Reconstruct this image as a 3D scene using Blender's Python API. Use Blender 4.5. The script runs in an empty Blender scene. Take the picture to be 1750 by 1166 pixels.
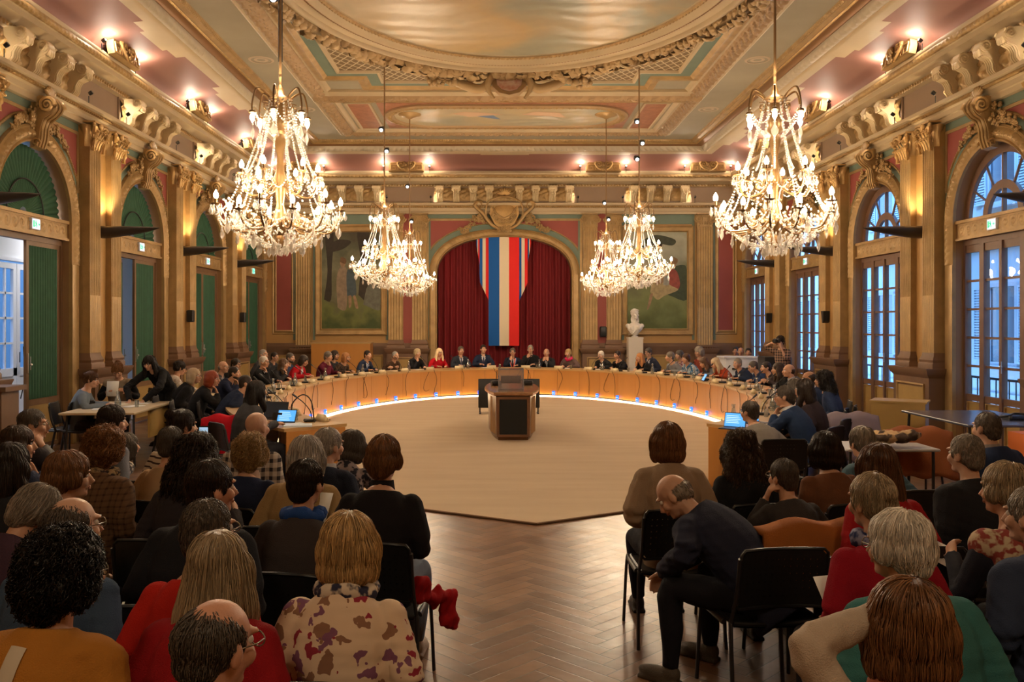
import bpy, bmesh, math, random
import numpy as np
from mathutils import Vector, Matrix, Euler
from mathutils.bvhtree import BVHTree
random.seed(7); np.random.seed(7)
C = bpy.context.scene.collection
SC = bpy.context.scene
PI = math.pi
# ------------------------------------------------------------------ camera, world, exposure
EYE = 1.95; FPX = 1500.0; VX = 846.0; VY = 553.0
cam_d = bpy.data.cameras.new('camera'); cam = bpy.data.objects.new('camera', cam_d); C.objects.link(cam)
cam.location = (0, 0, EYE); cam.rotation_euler = (PI/2, 0, 0)
cam_d.sensor_width = 36; cam_d.lens = 36*FPX/1750
cam_d.shift_x = (875-VX)/1750; cam_d.shift_y = -(583-VY)/1750
cam_d.clip_start = .05; cam_d.clip_end = 200
SC.camera = cam
SC.view_settings.view_transform = 'Standard'; SC.view_settings.look = 'None'
SC.view_settings.gamma = 1; SC.view_settings.use_curve_mapping = False
SC.view_settings.exposure = 0.8
SC.cycles.use_denoising = True
SC.cycles.use_light_tree = True; SC.cycles.use_adaptive_sampling = True; SC.cycles.adaptive_threshold = .02
SC.cycles.max_bounces = 6; SC.cycles.diffuse_bounces = 4; SC.cycles.glossy_bounces = 3
SC.cycles.transmission_bounces = 4; SC.cycles.transparent_max_bounces = 24
SC.cycles.sample_clamp_indirect = 4.0; SC.cycles.sample_clamp_direct = 30.0
SC.cycles.caustics_reflective = False; SC.cycles.caustics_refractive = False
W = bpy.data.worlds.new('dusk_sky'); SC.world = W; W.use_nodes = True
wn = W.node_tree.nodes; wl = W.node_tree.links
bg = wn['Background']
_tc = wn.new('ShaderNodeTexCoord'); _sp = wn.new('ShaderNodeSeparateXYZ'); _rp = wn.new('ShaderNodeValToRGB')
wl.new(_tc.outputs['Generated'], _sp.inputs[0]); wl.new(_sp.outputs['Z'], _rp.inputs[0]); wl.new(_rp.outputs[0], bg.inputs[0])
_rp.color_ramp.elements[0].color = (.16, .34, .62, 1); _rp.color_ramp.elements[1].color = (.10, .32, .80, 1)
bg.inputs[1].default_value = 7.5
LAMP = (1.0, .74, .465); SPOTC = (1.0, .82, .62)
E_CH = 120.0        # light of one big chandelier (W)
def light(kind, loc, energy, col=LAMP, size=.1, rot=None, spot=None, name='lamp_light', blend=.6):
    l = bpy.data.lights.new(name, kind); l.energy = energy; l.color = col
    if kind == 'POINT': l.shadow_soft_size = size
    if kind == 'SPOT': l.shadow_soft_size = size; l.spot_size = spot or 1.6; l.spot_blend = blend
    if kind == 'AREA': l.size = size
    o = bpy.data.objects.new(name, l); o.location = loc
    if rot is not None: o.rotation_euler = rot
    C.objects.link(o); return o
def aim(o, d):
    o.rotation_euler = Vector(d).to_track_quat('-Z', 'Y').to_euler(); return o
# ------------------------------------------------------------------ frame of the room
XL, XR, YB, Y0 = -6.90, 7.46, 26.5, -4.0
XC = .28
def unpx(px, py, d):  # a point seen at pixel px,py at depth d
    return Vector(((px-VX)*d/FPX, d, EYE-(py-VY)*d/FPX))
# ------------------------------------------------------------------ mesh building
class MB:
    def __init__(s): s.V = []; s.F = []; s.n = 0; s.M = []; s.mi = 0
    def add(s, v, f):
        v = np.asarray(v, float).reshape(-1, 3)
        f = [np.asarray(f, int)] if isinstance(f, np.ndarray) else [np.asarray(x, int) for x in f]
        s.V.append(v)
        for a in f:
            if a.ndim == 1: a = a[None, :]
            if len(a): s.F.append(a+s.n); s.M.append(np.full(len(a), s.mi))
        s.n += len(v); return s
    def box(s, lo, hi, T=None):
        x0, y0, z0 = lo; x1, y1, z1 = hi
        v = np.array([(x0,y0,z0),(x1,y0,z0),(x1,y1,z0),(x0,y1,z0),(x0,y0,z1),(x1,y0,z1),(x1,y1,z1),(x0,y1,z1)], float)
        if T is not None: v = xf(v, T)
        return s.add(v, np.array([(3,2,1,0),(4,5,6,7),(0,1,5,4),(1,2,6,5),(2,3,7,6),(3,0,4,7)]))
    def rbox(s, lo, hi, r=.01, T=None):   # box with chamfered vertical edges and top
        x0, y0, z0 = lo; x1, y1, z1 = hi
        def ring(i, z): return [(x0+r+i,y0+i,z),(x1-r-i,y0+i,z),(x1-i,y0+r+i,z),(x1-i,y1-r-i,z),(x1-r-i,y1-i,z),(x0+r+i,y1-i,z),(x0+i,y1-r-i,z),(x0+i,y0+r+i,z)]
        R = np.array([ring(r*.6, z0), ring(0, z0+r), ring(0, z1-r), ring(r*.6, z1)], float)
        if T is not None: R = xf(R.reshape(-1,3), T).reshape(4,8,3)
        return s.grid(R, cv=True, caps=True)
    def grid(s, P, cu=False, cv=False, caps=False):
        P = np.asarray(P, float); a, b = P.shape[:2]
        ii = np.arange(a if cu else a-1); jj = np.arange(b if cv else b-1)
        I, J = np.meshgrid(ii, jj, indexing='ij'); I2 = (I+1) % a; J2 = (J+1) % b
        f = np.stack([I*b+J, I*b+J2, I2*b+J2, I2*b+J], -1).reshape(-1, 4)
        fs = [f]
        if caps: fs += [np.arange(b)[::-1][None, :], (np.arange(b)+(a-1)*b)[None, :]]
        return s.add(P.reshape(-1, 3), fs)
    def tube(s, pts, r, n=8, cap=True, flat=None):
        P = np.asarray(pts, float); m = len(P)
        r = np.full(m, r) if np.isscalar(r) else np.asarray(r, float)
        if r.ndim == 1: r = np.stack([r, r], 1)
        t = np.gradient(P, axis=0); t /= np.linalg.norm(t, axis=1)[:, None]+1e-12
        up = np.array([0,0,1.]) if abs(t[0][2]) < .9 else np.array([0,1.,0])
        if flat is not None: up = np.asarray(flat, float)
        N = np.zeros_like(P); a = up-t[0]*np.dot(up, t[0]); N[0] = a/np.linalg.norm(a)
        for i in range(1, m):
            a = N[i-1]-t[i]*np.dot(N[i-1], t[i]); N[i] = a/(np.linalg.norm(a)+1e-12)
        B = np.cross(t, N); th = np.arange(n)*2*PI/n
        G = P[:, None]+N[:, None]*(np.cos(th)[None, :, None]*r[:, 0][:, None, None])+B[:, None]*(np.sin(th)[None, :, None]*r[:, 1][:, None, None])
        return s.grid(G, cv=True, caps=cap)
    def lathe(s, prof, n=16, c=(0,0,0), T=None, caps=True, sx=1, sy=1):
        p = np.array(prof, float); th = np.arange(n)*2*PI/n
        G = np.stack([p[:, 0][:, None]*np.cos(th)*sx+c[0], p[:, 0][:, None]*np.sin(th)*sy+c[1], np.repeat(p[:, 1][:, None], n, 1)+c[2]], -1)
        if T is not None: G = xf(G.reshape(-1,3), T).reshape(G.shape)
        return s.grid(G, cv=True, caps=caps)
    def ell(s, c, r, R=None, nu=8, nv=10, T=None):
        ph = np.linspace(-PI/2, PI/2, nu+1)[1:-1]; th = np.arange(nv)*2*PI/nv
        r = np.array(r if not np.isscalar(r) else (r, r, r), float)
        v = np.concatenate([np.stack([np.cos(ph)[:, None]*np.cos(th), np.cos(ph)[:, None]*np.sin(th), np.repeat(np.sin(ph)[:, None], nv, 1)], -1).reshape(-1, 3), [[0,0,-1],[0,0,1]]])*r
        if R is not None: v = v@np.array(R).T
        v = v+np.array(c, float)
        if T is not None: v = xf(v, T)
        m = nu-1; I, J = np.meshgrid(np.arange(m-1), np.arange(nv), indexing='ij'); J2 = (J+1) % nv
        q = np.stack([I*nv+J, I*nv+J2, (I+1)*nv+J2, (I+1)*nv+J], -1).reshape(-1, 4)
        j = np.arange(nv); j2 = (j+1) % nv; a = m*nv
        return s.add(v, [q, np.stack([j2, j, np.full(nv, a)], 1), np.stack([(m-1)*nv+j, (m-1)*nv+j2, np.full(nv, a+1)], 1)])
    def prism(s, poly, depth, O, U, Vv):  # closed 2D polygon in plane U,V at O, extruded along UxV
        O, U, Vv = [np.array(a, float) for a in (O, U, Vv)]; N = np.cross(U, Vv); N /= np.linalg.norm(N)
        p = np.array(poly, float); a = O+p[:, :1]*U+p[:, 1:]*Vv; n = len(p)
        i = np.arange(n); j = (i+1) % n
        return s.add(np.concatenate([a, a+N*depth]), [np.stack([i, j, j+n, i+n], 1), i[::-1][None, :], (i+n)[None, :]])
    def merge(s, o, T=None):
        v = np.concatenate(o.V); v = xf(v, T) if T is not None else v
        s.V.append(v)
        for a, m in zip(o.F, o.M): s.F.append(a+s.n); s.M.append(m)
        s.n += len(v); return s
    def mesh(s, name='m', smooth=None):
        me = bpy.data.meshes.new(name)
        if not s.V: return me
        v = np.concatenate(s.V); me.vertices.add(len(v)); me.vertices.foreach_set('co', v.ravel())
        ls = np.concatenate([np.full(len(a), a.shape[1]) for a in s.F]); li = np.concatenate([a.ravel() for a in s.F])
        me.loops.add(len(li)); me.loops.foreach_set('vertex_index', li)
        me.polygons.add(len(ls)); me.polygons.foreach_set('loop_start', np.concatenate([[0], np.cumsum(ls)[:-1]])); 
        me.polygons.foreach_set('material_index', np.concatenate(s.M).astype(int))
        me.update(calc_edges=True); me.validate()
        if smooth is not None:
            me.polygons.foreach_set('use_smooth', np.ones(len(me.polygons), bool))
            if smooth < 180: me.set_sharp_from_angle(angle=math.radians(smooth))
        return me
def xf(v, T):
    T = np.array(T); return v@T[:3, :3].T+T[:3, 3]
def TR(loc=(0,0,0), rz=0, rx=0, ry=0, s=1):
    return Matrix.Translation(loc)@Euler((rx, ry, rz)).to_matrix().to_4x4()@(Matrix.Diagonal((*((s,)*3 if np.isscalar(s) else s), 1)))
def tag(o, label=None, cat=None, group=None, kind=None):
    if label: o['label'] = label
    if cat: o['category'] = cat
    if group: o['group'] = group
    if kind: o['kind'] = kind
    return o
def obj(name, mb, mt, parent=None, smooth=35, loc=None, rz=0):
    me = mb.mesh(name, smooth) if isinstance(mb, MB) else mb
    o = bpy.data.objects.new(name, me)
    if isinstance(mb, MB) or not len(me.materials):
        for m in (mt if isinstance(mt, (list, tuple)) else [mt]): me.materials.append(m)
    C.objects.link(o)
    if parent is not None: o.parent = parent
    if loc is not None: o.location = loc
    if rz: o.rotation_euler[2] = rz
    return o
def thing(name, label, cat, loc=(0,0,0), rz=0, group=None):
    o = bpy.data.objects.new(name, None); C.objects.link(o); o.location = loc; o.rotation_euler[2] = rz
    o.empty_display_size = .1
    return tag(o, label, cat, group)
KIDS = {}
def kids(o): return [c for c in o.children]
def dup(o, loc=None, rz=None, label=None, group=None, parent=None):
    c = o.copy(); C.objects.link(c)
    if parent is not None: c.parent = parent
    for k in kids(o): dup(k, parent=c)
    if loc is not None: c.location = loc
    if rz is not None: c.rotation_euler[2] = rz
    if label: c['label'] = label
    if group: c['group'] = group
    return c
def struct(name, mb, mt, parent=None, smooth=35):
    o = obj(name, mb, mt, parent, smooth)
    if parent is None: o['kind'] = 'structure'
    return o
# ------------------------------------------------------------------ materials
MC = {}
def mat(name, col, rough=.6, metal=0, bump=0, bscale=20, var=0, vscale=3, stretch=(1,1,1), spec=.4, col2=None, coat=0):
    if name in MC: return MC[name]
    m = bpy.data.materials.new(name); m.use_nodes = True; MC[name] = m
    n = m.node_tree.nodes; l = m.node_tree.links; b = n['Principled BSDF']
    b.inputs['Base Color'].default_value = (*col, 1); b.inputs['Roughness'].default_value = rough
    b.inputs['Metallic'].default_value = metal; b.inputs['Specular IOR Level'].default_value = spec
    b.inputs['Coat Weight'].default_value = coat
    if var or bump or col2:
        tc = n.new('ShaderNodeTexCoord'); mp = n.new('ShaderNodeMapping'); l.new(tc.outputs['Object'], mp.inputs[0]); mp.inputs['Scale'].default_value = stretch
    if var or col2:
        t = n.new('ShaderNodeTexNoise'); t.inputs['Scale'].default_value = vscale; t.inputs['Detail'].default_value = 5; l.new(mp.outputs[0], t.inputs[0])
        r = n.new('ShaderNodeValToRGB'); l.new(t.outputs[0], r.inputs[0]); l.new(r.outputs[0], b.inputs['Base Color'])
        c2 = col2 or tuple(c*(1-var) for c in col)
        r.color_ramp.elements[0].position = .3; r.color_ramp.elements[1].position = .7
        r.color_ramp.elements[0].color = (*c2, 1); r.color_ramp.elements[1].color = (*col, 1)
    if bump:
        t2 = n.new('ShaderNodeTexNoise'); t2.inputs['Scale'].default_value = bscale; t2.inputs['Detail'].default_value = 4; l.new(mp.outputs[0], t2.inputs[0])
        bp = n.new('ShaderNodeBump'); bp.inputs['Strength'].default_value = bump; bp.inputs['Distance'].default_value = .02; l.new(t2.outputs[0], bp.inputs['Height']); l.new(bp.outputs[0], b.inputs['Normal'])
    return m
def emit(name, col, s):
    if name in MC: return MC[name]
    m = bpy.data.materials.new(name); m.use_nodes = True; MC[name] = m
    b = m.node_tree.nodes['Principled BSDF']; b.inputs['Base Color'].default_value = (*[c*.5 for c in col], 1)
    b.inputs['Emission Color'].default_value = (*col, 1); b.inputs['Emission Strength'].default_value = s
    return m
def mixglass(name, tint=(1,1,1), transp=.6, gloss=.3, rough=.05, diff=(.9,.85,.8)):
    if name in MC: return MC[name]
    m = bpy.data.materials.new(name); m.use_nodes = True; MC[name] = m
    n = m.node_tree.nodes; l = m.node_tree.links; n.clear()
    o = n.new('ShaderNodeOutputMaterial'); t = n.new('ShaderNodeBsdfTransparent'); g = n.new('ShaderNodeBsdfGlossy'); d = n.new('ShaderNodeBsdfTranslucent')
    t.inputs[0].default_value = (*tint, 1); g.inputs['Roughness'].default_value = rough; d.inputs[0].default_value = (*diff, 1)
    a = n.new('ShaderNodeMixShader'); b = n.new('ShaderNodeMixShader')
    r = 1-transp; a.inputs[0].default_value = gloss/max(r, 1e-6); b.inputs[0].default_value = r
    l.new(d.outputs[0], a.inputs[1]); l.new(g.outputs[0], a.inputs[2]); l.new(t.outputs[0], b.inputs[1]); l.new(a.outputs[0], b.inputs[2]); l.new(b.outputs[0], o.inputs[0])
    return m
def nodes(name, rough=.7, spec=.3):
    m = bpy.data.materials.new(name); m.use_nodes = True; MC[name] = m
    n = m.node_tree.nodes; l = m.node_tree.links; b = n['Principled BSDF']; b.inputs['Roughness'].default_value = rough; b.inputs['Specular IOR Level'].default_value = spec
    tc = n.new('ShaderNodeTexCoord'); return m, n, l, b, tc
def ramp(n, l, src, stops, const=False):
    r = n.new('ShaderNodeValToRGB'); l.new(src, r.inputs[0]); e = r.color_ramp.elements
    if const: r.color_ramp.interpolation = 'CONSTANT'
    while len(e) < len(stops): e.new(.5)
    for x, (p, c) in zip(e, stops): x.position = p; x.color = (*c, 1)
    return r
def mth(n, l, op, a, b=None):
    x = n.new('ShaderNodeMath'); x.operation = op
    for i, v in enumerate((a, b)):
        if v is None: continue
        if isinstance(v, (int, float)): x.inputs[i].default_value = v
        else: l.new(v, x.inputs[i])
    return x.outputs[0]
GOLD = mat('gilded_plaster', (.44, .28, .115), .42, .25, .25, 40, .3, 4)
GOLDB = mat('bright_gold', (.58, .37, .15), .35, .45, .2, 40, .25, 6)
OCHRE = mat('ochre_paint', (.46, .26, .085), .5, .05, .1, 8, .15, 1.5)
CREAM = mat('cream_plaster', (.50, .385, .235), .6, 0, .1, 10, .12, 1.2)
CREAM2 = mat('grey_cream_ceiling', (.36, .315, .225), .7, 0, .05, 5, .2, .8)
PINK = mat('rose_paint', (.28, .13, .10), .65, 0, .05, 6, .12, .7)
RED = mat('crimson_paint', (.30, .065, .05), .6, 0, .05, 6, .2, 1)
BROWN = mat('brown_painted_wood', (.19, .105, .06), .5, 0, .1, 12, .2, 2)
TURQ = mat('turquoise_paint', (.15, .20, .15), .6, 0, .05, 8, .15, 2)
TAUPE = mat('taupe_frieze', (.28, .19, .125), .6, 0, .05, 8, .1, 2)
BLACK = mat('black_plastic', (.012, .012, .013), .4)
DARK = mat('dark_metal', (.03, .028, .03), .45, .3)
STEEL = mat('steel', (.5, .48, .45), .3, .9)
WHITE = mat('white_paint', (.72, .72, .75), .5)
PAPER = mat('paper', (.82, .8, .76), .8)
# ------------------------------------------------------------------ mouldings swept along a path
def offset(path, t, closed):
    P = np.array(path, float); n = len(P); out = []
    for i in range(n):
        a = P[i]-P[i-1] if (closed or i > 0) else None
        b = P[(i+1) % n]-P[i] if (closed or i < n-1) else None
        ns = []
        for d in (a, b):
            if d is not None: d = d/np.linalg.norm(d); ns.append(np.array([d[1], -d[0]]))
        if len(ns) == 1: out.append(P[i]+ns[0]*t)
        else:
            k = ns[0]+ns[1]; k = k/np.dot(k, k)*2; out.append(P[i]+k*t)
    return np.array(out)
def sweep(mb, path, prof, closed=False, disp=None, du=None, nv=None):
    pr = np.array(prof, float)
    if nv:   # resample the profile
        s = np.concatenate([[0], np.cumsum(np.linalg.norm(np.diff(pr, axis=0), axis=1))]); q = np.linspace(0, s[-1], nv)
        pr = np.stack([np.interp(q, s, pr[:, 0]), np.interp(q, s, pr[:, 1])], 1)
    m = len(pr); tg = np.gradient(pr, axis=0); tg /= np.linalg.norm(tg, axis=1)[:, None]+1e-9
    nr = np.stack([tg[:, 1], -tg[:, 0]], 1)
    P = np.array(path, float); n = len(P); segs = n if closed else n-1
    offs = np.stack([offset(path, t, closed) for t in pr[:, 0]], 1)   # n,m,2
    u0 = 0; v = np.linspace(0, 1, m); smooth = closed and n > 16
    rows = []
    for i in range(segs):
        a, b = offs[i], offs[(i+1) % n]; L = np.linalg.norm(P[(i+1) % n]-P[i])
        k = max(1, int(L/du)) if du else 1
        f = np.linspace(0, 1, k+1)[:, None, None]; xy = a[None]*(1-f)+b[None]*f
        z = np.repeat(pr[:, 1][None], k+1, 0)
        G = np.concatenate([xy, z[..., None]], -1)
        if disp is not None:
            d = (P[(i+1) % n]-P[i])/L; nm = np.array([d[1], -d[0]])
            U, Vg = np.meshgrid(u0+np.linspace(0, L, k+1), v, indexing='ij'); h = disp(U, Vg)
            G[..., 0] += h*nr[:, 0]*nm[0]; G[..., 1] += h*nr[:, 0]*nm[1]; G[..., 2] += h*nr[:, 1]
        if smooth: rows.append(G[:-1])
        else: mb.grid(G)
        u0 += L
    if smooth: mb.grid(np.concatenate(rows), cu=True)
    return mb
def d_egg(p, h): return lambda u, v: h*np.sqrt(np.clip(1-(((u/p) % 1-.5)/.40)**2-((v-.5)/.5)**2, 0, 1))
def d_leaf(p, h): return lambda u, v: h*np.sin(PI*np.clip(v, 0, 1))*(.35+.65*np.abs(np.sin(PI*(u/p+.55*v))))**.7+h*.25*np.sin(2*PI*(u/p*4+v*3))*np.sin(PI*v)
def d_fol(p, h):
    def f(u, v):
        a = np.abs(np.sin(PI*u/p+2.2*np.sin(v*5.2))); b = np.abs(np.sin(2.6*PI*u/p-v*7)); 
        return h*np.clip(np.sin(PI*v)*2, 0, 1)*(.6*a+.4*b*a)
    return f
def d_dent(p, h): return lambda u, v: -h*(((u/p) % 1) > .55)*((v > .02) & (v < .98))
def d_scroll(p, h):
    def f(u, v):
        x = ((u/p) % 1-.5)*2; y = (v-.5)*1.7; r = np.hypot(x, y); a = np.arctan2(y, x)
        return h*(.5+.5*np.cos(r*9-a))*np.clip(1.25-r, 0, 1)*np.clip(np.sin(PI*v)*3, 0, 1)
    return f
def catmull(P, n):
    P = [Vector(p) for p in P]; P = [P[0]*2-P[1]]+P+[P[-1]*2-P[-2]]; out = []
    for i in range(1, len(P)-2):
        for k in range(n):
            t = k/n; a, b, c, d = P[i-1:i+3]; out.append(.5*((2*b)+(c-a)*t+(2*a-5*b+4*c-d)*t*t+(3*b-a-3*c+d)*t**3))
    out.append(P[-2]); return [tuple(p) for p in out]
# ------------------------------------------------------------------ floor
def parquet():
    m, n, l, b, tc = nodes('herringbone_oak', .3, .5)
    sx = n.new('ShaderNodeSeparateXYZ'); l.new(tc.outputs['Object'], sx.inputs[0])
    X = mth(n, l, 'ADD', sx.outputs[0], .08); Y = sx.outputs[1]; N_ = 5.0; pw = .109*math.sqrt(2)
    u = mth(n, l, 'DIVIDE', mth(n, l, 'ADD', Y, X), pw); v = mth(n, l, 'DIVIDE', mth(n, l, 'SUBTRACT', Y, X), pw)
    i, j = mth(n, l, 'FLOOR', u), mth(n, l, 'FLOOR', v); fu, fv = mth(n, l, 'FRACT', u), mth(n, l, 'FRACT', v)
    q = mth(n, l, 'FLOORED_MODULO', mth(n, l, 'SUBTRACT', i, j), 2*N_)
    H = mth(n, l, 'LESS_THAN', q, N_-.5)                          # plank runs along u
    def mixv(a, c): # H ? a : c
        return mth(n, l, 'ADD', mth(n, l, 'MULTIPLY', H, a), mth(n, l, 'MULTIPLY', mth(n, l, 'SUBTRACT', 1.0, H), c))
    def inv(a): return mth(n, l, 'SUBTRACT', 1.0, a)
    def eq(a, k): return mth(n, l, 'COMPARE', a, k)
    def big(cond, e): return mth(n, l, 'ADD', e, mth(n, l, 'MULTIPLY', mth(n, l, 'SUBTRACT', 1.0, cond), 9.0))
    def lt(a, k): return mth(n, l, 'LESS_THAN', a, k)
    def gt(a, k): return mth(n, l, 'GREATER_THAN', a, k)
    eh = mth(n, l, 'MINIMUM', mth(n, l, 'MINIMUM', fv, inv(fv)), mth(n, l, 'MINIMUM', big(lt(q, .5), fu), big(gt(q, N_-1.5), inv(fu))))
    ev = mth(n, l, 'MINIMUM', mth(n, l, 'MINIMUM', fu, inv(fu)), mth(n, l, 'MINIMUM', big(gt(q, 2*N_-1.5), fv), big(lt(q, N_+.5), inv(fv))))
    gap = mth(n, l, 'MINIMUM', mth(n, l, 'MULTIPLY', mixv(eh, ev), 18.0), 1.0)
    cb = n.new('ShaderNodeCombineXYZ'); l.new(mixv(mth(n, l, 'SUBTRACT', i, q), mth(n, l, 'ADD', i, .37)), cb.inputs[0]); l.new(mixv(j, mth(n, l, 'SUBTRACT', j, mth(n, l, 'SUBTRACT', 2*N_-1, q))), cb.inputs[1])
    wn_ = n.new('ShaderNodeTexWhiteNoise'); l.new(cb.outputs[0], wn_.inputs[0])
    r = ramp(n, l, wn_.outputs['Value'], [(0, (.125, .06, .032)), (.5, (.18, .092, .05)), (1, (.25, .135, .075))])
    ns = n.new('ShaderNodeTexNoise'); ns.inputs['Scale'].default_value = 4; ns.inputs['Detail'].default_value = 6
    l.new(tc.outputs['Object'], ns.inputs[0])
    r2 = ramp(n, l, ns.outputs[0], [(.3, (.62, .6, .58)), (.7, (1.1, 1.08, 1.05))])
    mx = n.new('ShaderNodeMix'); mx.data_type = 'RGBA'; mx.blend_type = 'MULTIPLY'; mx.inputs[0].default_value = 1
    l.new(r.outputs[0], mx.inputs[6]); l.new(r2.outputs[0], mx.inputs[7])
    mg = n.new('ShaderNodeMix'); mg.data_type = 'RGBA'; l.new(gap, mg.inputs[0]); mg.inputs[6].default_value = (.035, .018, .01, 1); l.new(mx.outputs[2], mg.inputs[7])
    l.new(mg.outputs[2], b.inputs['Base Color'])
    bp = n.new('ShaderNodeBump'); bp.inputs['Strength'].default_value = .5; bp.inputs['Distance'].default_value = .006
    ns2 = n.new('ShaderNodeTexNoise'); ns2.inputs['Scale'].default_value = 5; l.new(tc.outputs['Object'], ns2.inputs[0]); h = mth(n, l, 'ADD', mth(n, l, 'MULTIPLY', gap, .25), mth(n, l, 'MULTIPLY', ns2.outputs[0], 1.6))
    l.new(h, bp.inputs['Height']); l.new(bp.outputs[0], b.inputs['Normal'])
    l.new(mth(n, l, 'ADD', mth(n, l, 'MULTIPLY', ns.outputs[0], .25), .21), b.inputs['Roughness'])
    return m
struct('floor', MB().box((XL-.5, Y0-.3, -.2), (XR+.5, YB+1.6, 0)), parquet())
# ------------------------------------------------------------------ cornice and cove round the room
U = [(XL, Y0), (XL, YB), (XR, YB), (XR, Y0)]
def trim(n, path, prof, m, closed=False, disp=None, du=None, nv=None, smooth=40):
    return struct(f'trim_{n}', sweep(MB(), path, prof, closed, disp, du, nv), m, smooth=smooth)
trim(1, U, [(0, 5.24), (.10, 5.24), (.10, 5.32), (.13, 5.33), (.13, 5.41), (.17, 5.43), (.17, 5.47), (.25, 5.50), (.25, 5.56), (.07, 5.60)], CREAM)
trim(2, U, [(.175, 5.43), (.20, 5.445), (.205, 5.485)], GOLD, disp=d_egg(.07, .03), du=.0175, nv=5)
trim(3, U, [(.07, 5.59), (.07, 6.06)], TAUPE)
trim(4, U, [(.07, 6.05), (.16, 6.07), (.16, 6.13), (.30, 6.17), (.38, 6.19), (.38, 6.27), (.40, 6.28), (.47, 6.38), (.47, 6.42), (.30, 6.44), (.05, 6.445)], CREAM)
trim(5, U, [(.165, 6.065), (.20, 6.12)], GOLD, disp=d_dent(.09, .03), du=.0225, nv=4)
trim(6, U, [(.395, 6.285), (.42, 6.30), (.455, 6.345), (.465, 6.37)], GOLD, disp=d_leaf(.12, .042), du=.02, nv=7)
trim(7, U, [(.42, 6.435), (.42, 6.47), (.30, 6.48), (.30, 6.51), (.2, 6.51)], CREAM)
trim(8, U, [(.20, 6.50), (.24, 6.58), (.36, 6.66), (.55, 6.73), (.85, 6.79), (1.12, 6.83), (1.36, 6.85)], PINK, smooth=60)
trim(9, U, [(1.22, 6.832), (1.36, 6.845), (1.40, 6.85), (1.42, 6.86), (1.44, 6.88)], CREAM)
trim(10, U, [(1.44, 6.875), (1.50, 6.90), (1.57, 6.95), (1.60, 6.985)], mat('pale_leaf_plaster', (.46, .38, .27), .55, .1), disp=d_leaf(.2, .065), du=.025, nv=8)
trim(11, U, [(1.60, 6.98), (1.62, 6.98), (1.64, 7.0), (1.70, 7.03), (1.76, 7.03)], mat('bronze_moulding', (.25, .13, .055), .42, .35))
trim(12, U, [(1.755, 7.03), (1.775, 7.015), (1.80, 7.04)], GOLDB, disp=d_egg(.06, .012), du=.015, nv=4)
trim(13, U, [(1.80, 7.035), (1.84, 7.02), (1.90, 7.05), (1.90, 7.07)], GOLD)
trim(14, U, [(1.90, 7.05), (1.93, 7.035), (1.96, 7.05), (1.97, 7.1)], GOLD, disp=d_dent(.07, .015), du=.0175, nv=4)
# pale stepped border painted at the top of the rose cove
mb = MB()
for side in (0, 1):
    for k in range(-1, 4):
        uc = 15.12+3.95*k-3.95*0
        for (a, t0) in ((.95, 1.06), ):
            u0, u1 = uc-a, min(uc+a, YB-1.3)
            zz = lambda t: np.interp(t, [.85, 1.12, 1.36], [6.79, 6.83, 6.85])-.004
            for (ta, tb, ua, ub) in ((1.06, 1.24, u0, u1), (.98, 1.06, u0+.45, u1-.45)):
                if ub <= ua: continue
                x = (lambda t: XL+t) if side == 0 else (lambda t: XR-t)
                mb.grid([[(x(ta), ua, zz(ta)), (x(tb), ua, zz(tb))], [(x(ta), ub, zz(ta)), (x(tb), ub, zz(tb))]])
for uc in (-2.6, .28, 3.2):
    for (ta, tb, a) in ((1.12, 1.24, .7),):
        z1 = 6.826
        mb.grid([[(uc-a, YB-ta, z1), (uc-a, YB-tb, z1+.01)], [(uc+a, YB-ta, z1), (uc+a, YB-tb, z1+.01)]])
struct('trim_15', mb, CREAM)
# ------------------------------------------------------------------ ceiling
mb = MB(); mb.box((XL+1.2, Y0, 7.10), (XR-1.2, YB-1.2, 7.25)); ceil = struct('ceiling', mb, CREAM2)
def shadowbox(): pass
def rect(x0, x1, y0, y1): return [(x0, y0), (x0, y1), (x1, y1), (x1, y0)]
FX0, FX1 = XL+2.70, XR-2.70
outer = rect(FX0, FX1, -1.3+2.5, YB-2.70)
# white and gold frame with relief band
trim(16, outer, [(0, 7.10), (.02, 7.06), (.06, 7.04), (.10, 7.06)], CREAM, True)
trim(17, outer, [(.10, 7.06), (.14, 7.05), (.40, 7.05), (.44, 7.06)], mat('ochre_relief_plaster', (.36, .235, .12), .55, .1), True, d_fol(.28, .075), .028, 10)
trim(18, outer, [(.44, 7.07), (.46, 7.03), (.52, 7.03), (.54, 7.06), (.60, 7.10)], CREAM, True)
# cross band between the big panel and the small one
for (ya, n0) in ((19.28, 19), (4.6, 22)):
    yb = ya+.85
    mb = MB(); mb.box((FX0+.12, ya, 7.035), (FX1-.12, yb, 7.10)); struct(f'trim_{n0}', mb, CREAM)
    p = [(FX0+.12, ya+.62), (FX1-.12, ya+.62)]
    trim(n0+1, p, [(.0, 7.033), (.02, 7.02), (.26, 7.02), (.28, 7.033)], MC['ochre_relief_plaster'], False, d_fol(.28, .075), .028, 10)
    trim(n0+2, [(FX0+.12, ya+.85), (FX1-.12, ya+.85)], [(0, 7.10), (0, 7.02), (.05, 7.0), (.12, 7.02), (.12, 7.04)], GOLD)
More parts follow.
